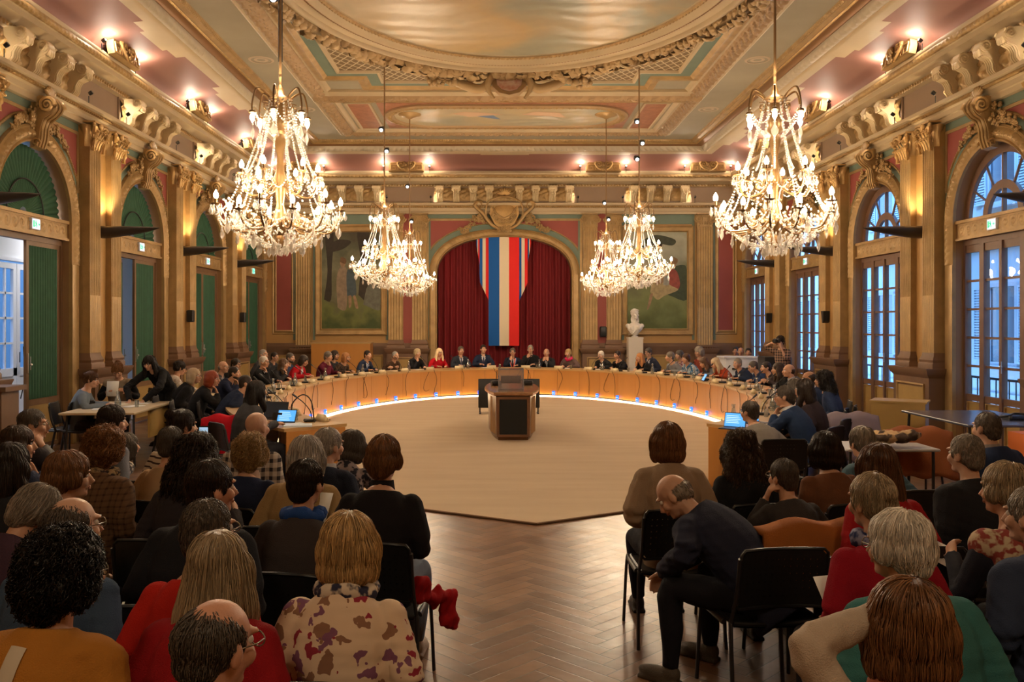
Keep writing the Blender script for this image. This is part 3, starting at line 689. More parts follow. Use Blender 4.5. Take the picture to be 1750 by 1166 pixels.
for s in (-1, 1):
    xs = np.linspace(XC+s*2.27, XC+s*.5, 16); 
    zc_ = [AZ+(AR+.42)*max(0, 1-(abs(x-XC)/(AW+.46))**2.33)**(1/2.33) for x in xs]
    mb.grid([[(x, YB-.015, min(z, 5.04)) for x, z in zip(xs, zc_)], [(x, YB-.015, 5.05) for x in xs]])
struct('trim_51', mb, RED)
struct('trim_52', bx(XC-2.35, XC+2.35, 0, .02, 5.12, 5.25), TURQ)
mb = MB(); bx(XC-2.3, XC+2.3, 0, .035, 5.05, 5.10, mb)
for s in (-1, 1): bx(XC+s*2.31-.03, XC+s*2.31+.03, 0, .035, 3.3, 5.1, mb)
struct('trim_53', mb, GOLD)
# dado, ledge
mb = MB()
for xa, xb in ((XL, XC-AW-.28), (XC+AW+.28, XR)):
    mb.mi = 0; bx(xa, xb, 0, .06, 0, 1.12, mb)
    for (z0_, z1_, t) in ((.0, .16, .10), (1.10, 1.16, .10), (1.16, 1.24, .14), (1.24, 1.30, .18), (1.30, 1.36, .12)): bx(xa, xb, 0, t, z0_, z1_, mb)
struct('trim_54', mb, BROWN)
mb = MB()
for xa, xb in ((-6.6, -6.0), (-5.3, -3.4), (3.95, 5.85), (6.65, 7.2)): bx(xa, xb, .05, .075, .3, .98, mb)
struct('trim_55', mb, MC['mustard_panel'])
mb = MB()
for xa, xb in ((-6.6, -6.0), (-5.3, -3.4), (3.95, 5.85), (6.65, 7.2)): mb.merge(bsweep([(xa, .3), (xa, .98), (xb, .98), (xb, .3)], [(-.03, .06), (0, .09), (.03, .075)], closed=True))
struct('trim_56', mb, GOLD)
# red end panels, turquoise fillets
mb = MB(); mg = MB(); mt_ = MB()
for xa, xb in ((-6.62, -6.12), (6.72, 7.2)):
    bx(xa, xb, 0, .02, 1.72, 4.95, mb); mg.merge(bsweep([(xa, 1.72), (xa, 4.95), (xb, 4.95), (xb, 1.72)], [(-.10, .0), (-.08, .04), (-.05, .02), (0, .05), (.03, .02)], closed=True))
bx(-2.76, -2.48, 0, .115, 1.5, 4.9, mb); bx(3.07, 3.35, 0, .115, 1.5, 4.9, mb)
for x in (-6.05, -5.46, -3.26, -1.98, 2.54, 3.86, 5.98, 6.62): bx(x-.035, x+.035, 0, .03, 1.45, 5.24, mt_)
bx(-5.42, -3.3, 0, .025, 4.95, 5.24, mt_); bx(3.9, 5.95, 0, .025, 4.95, 5.24, mt_)
struct('trim_57', mb, RED); struct('trim_58', mg, GOLD); struct('trim_59', mt_, TURQ)
for x, w in ((-5.76, 'left of the forest painting'), (6.31, 'right of the dancers painting')):
    o = corner_pilaster(f'single fluted pilaster on the platform wall, {w}') if x < 0 else dup(o, label=f'single fluted pilaster on the platform wall, {w}')
    o.location = (x, YB, 0)
for x, w in ((-2.625, 'left'), (3.21, 'right')):
    o = pilaster_pair(.44, .27, f'coupled fluted pilasters with a crimson strip between, {w} of the red curtain', ionic=True, t=.16, gapm=RED)
    o.location = (x, YB, 0)
# red curtain
def drape(x0, x1, z0, z1, n, amp, seed=0, L=None, along='x', zrows=8):
    r = random.Random(seed); u = np.linspace(0, 1, n*10+1); ph = np.cumsum(.75+.5*np.array([r.random() for _ in u])); ph = ph/ph[-1]*n*2*PI
    G = []
    for k in range(zrows+1):
        f = k/zrows; d = amp*(np.sin(ph)+.25*np.sin(ph*2+1+f*1.5))*(.85+.3*f); z = z1+(z0-z1)*f
        G.append(np.stack([x0+(x1-x0)*u+.012*np.sin(ph+f*2), d, np.full(len(u), z)], 1))
    return np.array(G)
mb = MB(); G = drape(XC-AW-.1, XC+AW+.1, .0, 4.62, 22, .055, 3); G[..., 1] += YB+.42; mb.grid(G)
tag(obj('stage_curtain', mb, mat('crimson_velvet', (.20, .008, .012), .8, 0, .1, 30, .35, 2, (1, 1, .2)), smooth=80), 'heavy dark red pleated curtain filling the arch', 'curtain')
# tricolour hangings
BL = mat('flag_blue', (.0, .09, .36), .75, 0, .05, 40); WT = mat('flag_white', (.72, .60, .42), .75, 0, .05, 40); RD = mat('flag_red', (.72, .015, .012), .75, 0, .05, 40)
def banner(name, label, xs, mats, ytop, zb, y, lean=0, cut=None):
    rt = thing(name, label, 'banner', (0, 0, 0))
    for i, m in enumerate(mats):
        u = np.linspace(xs[i], xs[i+1], 7); G = []
        for k in range(13):
            f = k/12; row = []
            for x in u:
                zb_ = zb(x) if callable(zb) else zb
                row.append((x, y+.012*math.sin(x*14+f*1.5), ytop(x)+(zb_-ytop(x))*f))
            G.append(row)
        G = np.array(G); B = G.copy(); B[..., 1] += .008
        b_ = MB(); b_.grid(G); b_.grid(B[:, ::-1]); obj(['blue_stripe', 'white_stripe', 'red_stripe'][mats.index(m)], b_, m, rt, 80)
    return rt
px = lambda v, d=26.35: (v-VX)*d/FPX
topz = lambda x: AZ+AR*max(0, 1-(abs(x-XC)/AW)**2.33)**(1/2.33)-.0
banner('tricolour_banner', 'long blue, white and red banner hanging to just above the mayor', [px(835), px(853.5), px(870), px(887.5)], [BL, WT, RD], topz, 1.28, YB-.02)
banner('side_banner', 'short pointed blue, white and red banner left of the long one', [px(819.5), px(824.5), px(830), px(835)], [BL, WT, RD], topz, lambda x: 3.2-(x-px(820))*2.1 if x > px(820) else 3.4, YB+.03)
banner('side_banner', 'short pointed blue, white and red banner right of the long one', [px(887), px(891.5), px(897), px(902)], [BL, WT, RD], topz, lambda x: 2.68+(x-px(889))*2.2, YB+.03)
banner('side_banner', 'sliver of a tricolour banner at the curtain top, far left', [px(814), px(815.5), px(817), px(819.5)], [BL, WT, RD], topz, lambda x: 4.3-(x-px(814))*6, YB+.06)
banner('side_banner', 'sliver of a tricolour banner at the curtain top, far right', [px(902.5), px(904.5), px(906), px(908)], [BL, WT, RD], topz, lambda x: 3.75+(x-px(902))*6, YB+.06)
# cartouche over the arch
ca = thing('cartouche', 'large gilded cartouche with a shield and swags over the red curtain', 'ornament', (XC, YB, 4.72))
mb = MB(); sh = [(-.40, .78), (-.1, .84), (.1, .84), (.40, .78), (.44, .5), (.30, .22), (.12, .06), (-.12, .06), (-.30, .22), (-.44, .5)]
mb.prism(sh, .2, (0, -.02, 0), (1, 0, 0), (0, 0, 1)); mb.ell((0, -.2, .5), (.40, .09, .33), nu=8, nv=16); obj('shield', mb, GOLDB, ca)
mb = MB()
for s in (-1, 1):
    mb.tube(catmull([(s*.05, -.25, .02), (s*.38, -.27, .18), (s*.62, -.26, .5), (s*.86, -.22, .74), (s*.74, -.2, .88), (s*.6, -.2, .8)], 8), [.035+.022*math.sin(i/41*PI) for i in range(41)], 8)
    mb.tube(catmull([(s*.45, -.24, .2), (s*.55, -.3, .5), (s*.48, -.26, .86), (s*.2, -.26, 1.0), (0, -.26, 1.02)], 7), .026, 7)
    volute(mb, (s*.78, -.22, .76), .14, 1.6, ((s, 0, 0), (0, 0, 1)), tr=.035)
    mb.tube(catmull([(s*.36, -.24, .72), (s*.22, -.31, .50), (0, -.33, .36)], 8), [.016+.014*abs(math.sin(i*1.3)) for i in range(17)], 7)
obj('scrollwork', mb, GOLD, ca, 60)
mb = MB()
for k in range(9): a = PI/2+(k-4)*.3; mb.ell((math.cos(a)*.14, -.28, 1.06+math.sin(a)*.12), (.035, .04, .11), R=Matrix.Rotation(PI/2-a, 3, 'Y'), nu=5, nv=6)
obj('shell', mb, GOLDB, ca, 60)
mb = MB(); rr = random.Random(5)
for s in (-1, 1):
    for k in range(12):
        f = k/11; flowers(mb, (s*(.62+.72*f), -.13, .38-.30*f+.12*math.sin(f*6)), .10*(1-f*.5), .13*(1-f*.45), 8, .04*(1-.4*f), rr)
for k in range(6): flowers(mb, (0, -.27, .05), .2, .06, 5, .045, rr)
for k in range(16): a = PI*(1.15+k*.044); flowers(mb, (math.cos(a)*.36, -.30, .62+math.sin(a)*.34), .03, .03, 4, .035, rr)
obj('flower_swags', mb, GOLD, ca, 60)
# two mural paintings
def mural(name, label, X0, X1, Z0, Z1, base, blobs):
    rt = thing(name, label, 'painting', (0, 0, 0))
    bd = bsweep([(X0, Z0), (X0, Z1), (X1, Z1), (X1, Z0)], [(0, .0), (0, .08), (.03, .10), (.06, .07), (.14, .06), (.17, .085), (.19, .05), (.20, .03)], closed=True)
    obj('frame', bd, GOLD, rt)
    mb = bx(X0+.19, X1-.19, 0, .035, Z0+.19, Z1-.19); obj('canvas', mb, base, rt)
    w, h = X1-X0-.38, Z1-Z0-.38; mb = MB(); ms = []
    for i, (col, pts) in enumerate(blobs):
        col = tuple(c*.62 for c in col); m = mat('paint_%02x%02x%02x' % tuple(int(255*c) for c in col), col, .6, 0, .1, 30, .35, 9)
        if m not in ms: ms.append(m)
        mb.mi = ms.index(m)
        p = catmull(pts+[pts[0]], 4)[:-1] if len(pts) < 30 else pts
        p = [(min(max(q[0], .0), 1), min(max(q[1], 0), 1)) for q in [tuple(q) for q in p]]
        mb.add(np.array([(X0+.19+q[0]*w, YB-.036-.0004*i, Z0+.19+q[1]*h) for q in p]), [np.arange(len(p))[None, :]])
    obj('painted_scene', mb, ms, rt, None)
def paintbase(name, stops):
    m, n, l, b, tc = nodes(name, .55); g = n.new('ShaderNodeSeparateXYZ'); l.new(tc.outputs['Generated'], g.inputs[0])
    t = n.new('ShaderNodeTexNoise'); t.inputs['Scale'].default_value = 2.2; t.inputs['Detail'].default_value = 7; l.new(tc.outputs['Object'], t.inputs[0])
    v = mth(n, l, 'ADD', g.outputs[2], mth(n, l, 'MULTIPLY', mth(n, l, 'SUBTRACT', t.outputs[0], .5), .7)); r = ramp(n, l, v, stops)
    l.new(r.outputs[0], b.inputs['Base Color']); return m
def v3(*p): return [(x, z, 0) for x, z in p]
PB1 = paintbase('forest_canvas', [(0, (.05, .07, .02)), (.2, (.13, .14, .04)), (.35, (.10, .10, .05)), (.6, (.16, .15, .09)), (.8, (.08, .085, .05)), (1, (.06, .05, .03))])
PB2 = paintbase('meadow_canvas', [(0, (.08, .10, .03)), (.3, (.16, .18, .07)), (.5, (.12, .12, .06)), (.65, (.24, .24, .17)), (.9, (.36, .35, .26)), (1, (.30, .30, .22))])
SK = (.50, .30, .17); TR_ = (.05, .035, .02)
mural('mural_painting', 'framed mural of two robed figures walking arm in arm in a dark forest', -5.42, -3.25, 1.60, 4.90, PB1, [
 (TR_, v3((.04, .3), (.10, .6), (.06, 1), (.2, 1), (.17, .6), (.16, .3))), (TR_, v3((.62, .35), (.66, .7), (.6, 1), (.8, 1), (.76, .7), (.85, .25))),
 ((.22, .22, .17), v3((.7, .25), (.78, .45), (.95, .5), (1, .2))), ((.42, .30, .2), v3((.27, .22), (.25, .45), (.27, .58), (.33, .64), (.42, .62), (.44, .45), (.42, .22), (.35, .19))),
 ((.10, .14, .16), v3((.43, .34), (.42, .55), (.46, .62), (.53, .60), (.58, .45), (.57, .34))), (SK, v3((.45, .34), (.5, .34), (.5, .24), (.46, .22))), (SK, v3((.53, .34), (.57, .34), (.62, .22), (.57, .22))),
 (SK, v3((.33, .64), (.31, .69), (.36, .72), (.40, .68), (.38, .64))), (SK, v3((.46, .61), (.45, .66), (.50, .67), (.52, .63))), ((.25, .12, .05), v3((.31, .69), (.33, .74), (.41, .72), (.40, .67))),
 (TR_, v3((.08, .78), (.35, .82), (.5, .9), (.3, .92), (.1, .86)))])
mural('mural_painting', 'framed mural of three dancing figures under a slender tree in a meadow', 3.80, 5.98, 1.60, 4.90, PB2, [
 ((.07, .10, .05), v3((.68, .35), (.72, .6), (.92, .66), (1, .6), (1, .3))), (TR_, v3((.44, .55), (.46, .75), (.40, .9), (.44, .92), (.50, .8), (.55, .92), (.6, .9), (.53, .75), (.55, .55))),
 ((.08, .09, .05), v3((.15, .85), (.3, .93), (.5, .97), (.8, .92), (.75, .86), (.5, .88), (.3, .84))),
 ((.45, .10, .07), v3((.70, .42), (.67, .55), (.74, .62), (.84, .58), (.88, .44), (.78, .38))), (SK, v3((.75, .62), (.73, .67), (.79, .69), (.81, .64))), ((.35, .20, .08), v3((.70, .67), (.74, .74), (.84, .72), (.82, .67))),
 ((.62, .48, .24), v3((.38, .38), (.42, .47), (.55, .50), (.75, .44), (.85, .40), (.62, .34), (.5, .30))), (SK, v3((.46, .46), (.5, .58), (.58, .58), (.6, .48))), (SK, v3((.5, .58), (.5, .64), (.56, .65), (.57, .59))),
 (SK, v3((.38, .36), (.43, .36), (.38, .24), (.33, .20))), ((.5, .5, .42), v3((.60, .45), (.62, .58), (.68, .6), (.7, .46)))])
# ------------------------------------------------------------------ consoles along the frieze
def console():
    mb = MB(); w = .19
    pl = [(0, 5.60), (.08, 5.60), (.12, 5.64), (.13, 5.72), (.17, 5.80), (.26, 5.84), (.33, 5.90), (.35, 5.98), (.32, 6.06), (0, 6.08)]
    mb.prism(pl, w, (w/2, 0, 0), (0, -1, 0), (0, 0, 1))
    for k in range(4): x = (k-1.5)*w*.24; mb.tube(catmull([(x, -.09, 5.60), (x, -.14, 5.66), (x, -.15, 5.74), (x, -.20, 5.82), (x, -.29, 5.86)], 4), .019, 6)
    mb.lathe([(.085, -w*.62), (.085, w*.62)], 16, T=TR((0, -.26, 5.98), ry=PI/2))
    for s in (-1, 1): volute(mb, (s*(w*.64), -.26, 5.98), .085, 1.8, ((0, -1, 0), (0, 0, 1)), tr=.014, n=18)
    for s in (-1, 0, 1): mb.ell((s*.05, -.33, 5.90), (.03, .035, .06), nu=4, nv=6)
    return mb.mesh('console', 40)
CM = console(); CM.materials.append(mat('pale_gilt', (.56, .43, .25), .42, .2, .1, 40)); 
FM = sweep(MB(), [(-1.2, 0), (1.2, 0)], [(0, 5.63), (0, 6.03)], False, d_fol(.3, .07), .02, 12)
for i, v in enumerate(FM.V): FM.V[i] = v*np.array([1, -1, 1]) if False else v
def frieze_panel(nm, X, Y, rz, us, hw):
    rt = obj(nm, None or MB().box((-hw, -.09, 5.60), (hw, -.06, 6.06)), TAUPE); rt['kind'] = 'structure'
    rt.location = (X, Y, 0); rt.rotation_euler[2] = rz
    f = sweep(MB(), [(-hw+.05, -.09), (hw-.05, -.09)], [(0, 5.64), (0, 6.02)], False, d_fol(.27, .06), .018, 12)
    obj('foliage_relief', f, GOLD, rt, 60)
    for u in us: c = obj('console', CM, None, rt); c.location = (u, -.07, 0)
    return rt
cn = 60
for X, rz in ((XL, PI/2), (XR, -PI/2)):
    for y in BAYS: frieze_panel(f'trim_{cn}', X, y, rz, (-.9, -.3, .3, .9), 1.22); cn += 1
frieze_panel(f'trim_{cn}', XC, YB, 0, (-1.94, -1.44, -.93, -.45, .45, .93, 1.44, 1.94), 2.15); cn += 1
frieze_panel(f'trim_{cn}', -4.32, YB, 0, (-.79, -.26, .26, .79), 1.02); cn += 1
frieze_panel(f'trim_{cn}', 4.90, YB, 0, (-.76, -.25, .25, .76), 1.02); cn += 1
# crests on the cornice
def crest():
    rt = thing('cornice_crest', 'x', 'ornament'); t0 = -.46
    mb = MB(); pts = [(-.52, 0), (-.52, .15), (-.47, .25), (-.36, .30), (-.26, .30), (-.20, .40), (-.1, .46), (.1, .46), (.20, .40), (.26, .30), (.36, .30), (.47, .25), (.52, .15), (.52, 0)]
    mb.prism(pts, .12, (0, t0, 6.44), (1, 0, 0), (0, .18, .98)); obj('tablet', mb, GOLD, rt)
    mb = MB()
    for s in (-1, 1):
        for (a, b) in (((.24, .06), (.24, .22)), ((.24, .22), (.46, .22)), ((.46, .22), (.46, .06)), ((.46, .06), (.32, .06)), ((.32, .06), (.32, .15)), ((.32, .15), (.39, .15))):
            mb.tube([(s*a[0], t0-.13+a[1]*.18, 6.44+a[1]), (s*b[0], t0-.13+b[1]*.18, 6.44+b[1])], .014, 5)
        volute(mb, (s*.14, t0-.12, 6.66), .11, 1.6, ((s, 0, 0), (0, .15, 1)), tr=.022)
        mb.tube(catmull([(s*.02, t0-.14, 6.47), (s*.18, t0-.14, 6.55), (s*.25, t0-.1, 6.72), (s*.1, t0-.08, 6.86)], 5), .026, 6)
    obj('key_pattern', mb, GOLDB, rt, 60)
    mb = MB()
    for k in range(9): a = PI/2+(k-4)*.27; mb.ell((math.cos(a)*.22, t0-.03, 6.72+math.sin(a)*.13), (.035, .04, .09), R=Matrix.Rotation(PI/2-a, 3, 'Y'), nu=5, nv=6)
    flowers(mb, (0, t0-.14, 6.56), .08, .1, 12, .03); obj('shell_fan', mb, GOLD, rt, 60)
    return rt
SPOT = MB(); SPOT.tube([(0, 0, 0), (0, 0, .12)], .008, 6); SPOT.lathe([(.0, 0), (.03, .005), (.035, .05), (.03, .07)], 10, T=TR((0, 0, .15), rx=1.0))
SPM = SPOT.mesh('spot', 40); SPM.materials.append(BLACK)
SPB = MB(); SPB.ell((0, 0, 0), .022, nu=5, nv=8); SPBM = SPB.mesh('spot_bulb', 180); SPBM.materials.append(emit('spot_glow', (1, .85, .62), 220))
def spotfix(loc, rz, label, group, e=6, off=(0, 0, .16), bright=True):
    rt = thing('spotlight', label, 'spotlight', loc, rz, group); obj('housing', SPM, None, rt, None)
    if bright: b = obj('bulb', SPBM, None, rt, None); b.location = (0, -.05, .175)
    if e: light('POINT', (loc[0], loc[1], loc[2]+off[2]), e, SPOTC, .03)
cr0 = crest(); first = True
CP = [('left', XL, PI/2, y) for y in PIERS]+[('right', XR, -PI/2, y) for y in PIERS]+[('back', x, 0, YB) for x in (-5.76, -2.625, 3.21, 6.31)]
BN = {-5.76: 'at its left end', -2.625: 'just left of the curtain arch', 3.21: 'just right of the curtain arch', 6.31: 'at its right end'}
for side, a, rz, y in CP:
    w = {'left': 'left cornice', 'right': 'right cornice', 'back': 'far cornice'}[side]
    q = (PW[PIERS.index(y)] if side != 'back' else BN[a])
    o = cr0 if first else dup(cr0); first = False; o.location = (a, y, 0); o.rotation_euler[2] = rz
    o['label'] = f'gilded shell crest on the {w}, {q}'; o['group'] = 'shell crests on the cornice'
    for s in (-1, 1):
        R_ = Matrix.Rotation(rz, 3, 'Z')@Vector((s*.68, -.43, 0))
        lab = f'small lamp at the {"near" if (s < 0) == (side == "left") else "far"} end of the crest, {w}, {q}'
        if side == 'back': lab = f'small lamp {"left" if s < 0 else "right"} of the far cornice crest {q}'
        spotfix((a+R_[0], y+R_[1], 6.44), rz, lab, 'small lamps lighting the cornice crests', 0)
        F_ = Matrix.Rotation(rz, 3, 'Z')@Vector((s*.66, -.56, 0)); light('POINT', (a+F_[0], y+F_[1], 6.66), 20, SPOTC, .03)
# lamps at the ends of each frieze panel
FP = [(XL, y, PI/2, 1.24, f'left wall frieze, {KN[i]}') for i, y in enumerate(BAYS)]+[(XR, y, -PI/2, 1.24, f'right wall frieze, {KN[i]}') for i, y in enumerate(BAYS)]
FP += [(XC, YB, 0, 2.2, 'far wall frieze over the curtain'), (-4.32, YB, 0, 1.08, 'far wall frieze over the forest painting'), (4.90, YB, 0, 1.08, 'far wall frieze over the dancers painting')]
for (a, y, rz, hw, w) in FP:
    for s in (-1, 1):
        R_ = Matrix.Rotation(rz, 3, 'Z')@Vector((s*hw, -.24, 0))
        spotfix((a+R_[0], y+R_[1], 5.56), rz, f'small lamp at the {"near" if ((s < 0) == (rz > 0)) else "far"} end of the {w}' if rz else f'small lamp at the {"left" if s < 0 else "right"} end of the {w}', 'small lamps lighting the frieze', 0, (0, 0, .10), False)
        Dn = Matrix.Rotation(rz, 3, 'Z')@Vector((-s, .12, .12)); aim(light('SPOT', (a+R_[0]-0*Dn.x, y+R_[1], 5.68), 26, SPOTC, .02, spot=2.2), Dn)
# ------------------------------------------------------------------ wing-shaped wall lamps
def wing():
    rt = thing('wing_lamp', 'x', 'wall lamp'); mb = MB(); G = []
    for k in range(14):
        f = k/13; w = .17*(1-f**2.2)**.7+.004; h = .15*(1-f**1.5)**.8+.006; G.append([(w*math.cos(a), -.12-f*1.0, h*math.sin(a)*(1 if math.sin(a) < 0 else .35)+.03*f) for a in np.arange(14)*2*PI/14])
    mb.grid(G, cv=True, caps=True); obj('shade', mb, mat('dark_wing', (.06, .05, .045), .35, .5), rt, 60)
    mb = MB().box((-.10, -.25, -.06), (.10, -.05, .05)); obj('bracket', mb, DARK, rt)
    return rt
wg0 = wing(); first = True
for X, rz, s, w in ((XL, PI/2, 1, 'green-curtained'), (XR, -PI/2, -1, 'windowed')):
    for i, y in enumerate(PIERS):
        o = wg0 if first else dup(wg0); first = False; o.location = (X, y, 3.57); o.rotation_euler[2] = rz
        o['label'] = f'dark wing-shaped lamp on the pilasters {w} side wall, {PW[i]}'; o['group'] = 'wing lamps on the pilasters'
        aim(light('SPOT', (X+s*.34, y, 3.70), 60, (1, .74, .42), .05, spot=1.9), (-s*.14, 0, 1))
        aim(light('SPOT', (X+s*.30, y, 3.46), 7, (1, .82, .6), .03, spot=1.3), (-s*.22, 0, -1))
# small loudspeakers on the pilasters
k = 0
for X, s, sl in ((XL, 1, 'left'), (XR, -1, 'right')):
    for y, w in ((PIERS[2], 'nearer'), (PIERS[3], 'farther')):
        mb = MB(); mb.rbox((-.07, -.36, 1.98), (.07, -.21, 2.24), .02) if s > 0 else mb.prism([(-.07, 2.22), (.07, 2.22), (.05, 2.0), (.0, 1.96)], .14, (0, -.21, 0), (1, 0, 0), (0, 0, 1))
        o = obj('wall_speaker', mb, BLACK, loc=(X, y, .0), rz=PI/2*s); tag(o, f'small black loudspeaker fixed to a pilaster, the {w} one of the {"green-curtained" if s > 0 else "windowed"} side', 'loudspeaker')
mb = MB().rbox((-.10, -.36, 1.55), (.10, -.17, 1.86), .03); tag(obj('wall_speaker', mb, BLACK, loc=(3.23, YB, 0)), 'black loudspeaker between the coupled pilasters left of the bust', 'loudspeaker')
# ------------------------------------------------------------------ doors (left) and windows (right)
GREEN = mat('green_cloth', (.032, .105, .055), .8, 0, .05, 50, .25, 6)
DOORW = mat('dark_door_wood', (.20, .11, .055), .45, 0, .1, 20, .25, 4, (1, 1, .2))
SIGN = emit('sign_panel', (.70, .85, 1), .75); SIGNG = emit('sign_green', (.02, .5, .2), .8)
def lintel(rt):
    mb = MB().box((-RI, .02, 3.30), (RI, .14, 3.58)); mb.box((-RI, -.01, 3.55), (RI, .02, 3.6)); mb.box((-RI, -.01, 3.28), (RI, .02, 3.32)); obj('lintel', mb, GOLD, rt)
    f = to_wall(sweep(MB(), [(-RI+.05, 3.34), (RI-.05, 3.34)], [(0, 0), (-.19, 0)], False, d_scroll(.2, .022), .016, 12))
    f.V = [v+np.array([0, .02, 0]) for v in f.V]; obj('lintel_scrolls', f, GOLD, rt, 60)
def exit_sign(X, y, rz, label, green=False):
    rt = thing('exit_sign', label, 'sign', (X, y, 3.44), rz, 'lit exit signs over the doors')
    mb = MB().box((-.12, -.045, -.085), (.12, .01, .085)); obj('sign_housing', mb, WHITE, rt)
    mb = MB().box((-.105, -.05, -.07), (.105, -.044, .07)); obj('sign_face', mb, SIGN if not green else emit('sign_face_green', (.2, .75, .5), 1.5), rt)
    mb = MB(); y0 = -.052
    def pl(p): mb.add(np.array([(a, y0, b) for a, b in p]), [np.arange(len(p))[None, :]])
    mb.box((-.09, y0, -.05), (-.055, -.049, .05))
    mb.ell((-.02, y0, .042), (.011, .004, .011), nu=4, nv=8)
    mb.tube([(-.02, y0, .03), (-.012, y0, -.005)], .009, 5); mb.tube([(-.012, y0, -.005), (.006, y0, -.02), (.0, y0, -.05)], .006, 5); mb.tube([(-.012, y0, -.005), (-.03, y0, -.03), (-.05, y0, -.034)], .006, 5)
    mb.tube([(-.045, y0, .01), (-.02, y0, .022), (.006, y0, .005)], .005, 5)
    mb.tube([(.035, y0, 0), (.085, y0, 0)], .005, 5); mb.tube([(.065, y0, .02), (.09, y0, 0), (.065, y0, -.02)], .005, 5)
    obj('pictogram', mb, SIGNG, rt)
def frame_boxes(mb, x0, x1, z0, z1, w, y0, y1):
    mb.box((x0, y0, z0), (x0+w, y1, z1)); mb.box((x1-w, y0, z0), (x1, y1, z1)); mb.box((x0+w, y0, z0), (x1-w, y1, z0+w)); mb.box((x0+w, y0, z1-w), (x1-w, y1, z1))
def fan_green():
    n = 30; mb = MB(); th = np.linspace(0, PI, n*6+1); R = np.array([.10, .3, .55, .8, 1.03]); G = []
    for r in R: d = .03*np.abs(np.sin(th*n))*r; G.append(np.stack([r*np.cos(th), .17-d, 3.60+r*np.sin(th)], 1))
    mb.grid(np.array(G)); return mb
def door_leaf(w):
    rt = thing('door_leaf', None, None); 
    mb = MB(); frame_boxes(mb, 0, w, .02, 3.20, .07, 0, .045); mb.box((.07, 0, .70), (w-.07, .045, .80)); obj('leaf_frame', mb, DOORW, rt)
    mb = MB().box((.07, .01, .09), (w-.07, .035, .70)); obj('leaf_panel', mb, MC['mustard_panel'], rt)
    mb = MB(); G = drape(.075, w-.075, .80, 3.13, int(w/.085), .016, 2); G[..., 1] += .005; mb.grid(G); obj('leaf_curtain', mb, GREEN, rt, 80)
    mb = MB(); mb.tube([(w-.04, -.04, 1.25), (w-.04, -.04, 1.45)], .008, 6); mb.ell((w-.04, -.05, 1.33), .022, nu=5, nv=7); mb.box((w-.055, -.008, 1.2), (w-.025, 0, 1.5)); obj('handle', mb, STEEL, rt)
    return rt
DL = [None]
dn = 0
for i, y in enumerate(BAYS):
    dn += 1
    rt = thing(f'door_{dn}', None, None, (XL, y, 0), PI/2); rt['kind'] = 'structure'
    lintel(rt)
    mb = MB(); mb.box((-RI, .10, 3.20), (RI, .2, 3.32)); 
    for s in (-1, 1): mb.box((min(s*RI, s*(RI-.06)), .10, 0), (max(s*RI, s*(RI-.06)), .2, 3.2))
    obj('door_frame', mb, DOORW, rt)
    obj('fanlight_cloth', fan_green(), GREEN, rt, 30)
    mb = MB(); mb.tube([(.52*math.cos(a), .13, 3.6+.52*math.sin(a)) for a in np.linspace(0, PI, 25)], .012, 6); obj('fanlight_bar', mb, DARK, rt)
    for s in (-1, 1):
        if DL[0] is None: L_ = DL[0] = door_leaf(1.0)
        else: L_ = dup(DL[0])
        for kk in ('label', 'category'):
            if kk in L_: del L_[kk]
        L_.parent = rt; L_.location = (s*1.0, .12, 0); L_.rotation_euler[2] = 0 if s < 0 else 0
        L_.scale = (1 if s < 0 else -1, 1, 1)
        if i == 1 and s < 0: L_.location = (-1.0, .14, 0); L_.rotation_euler[2] = math.radians(98)
        if i == 2 and s < 0: L_.rotation_euler[2] = math.radians(13)
    exit_sign(XL-.02, y, PI/2, f'lit exit sign over the green-curtained door {["out of view", "nearest the camera, standing open", "second along", "third along", "farthest along"][i]}', i == 4)
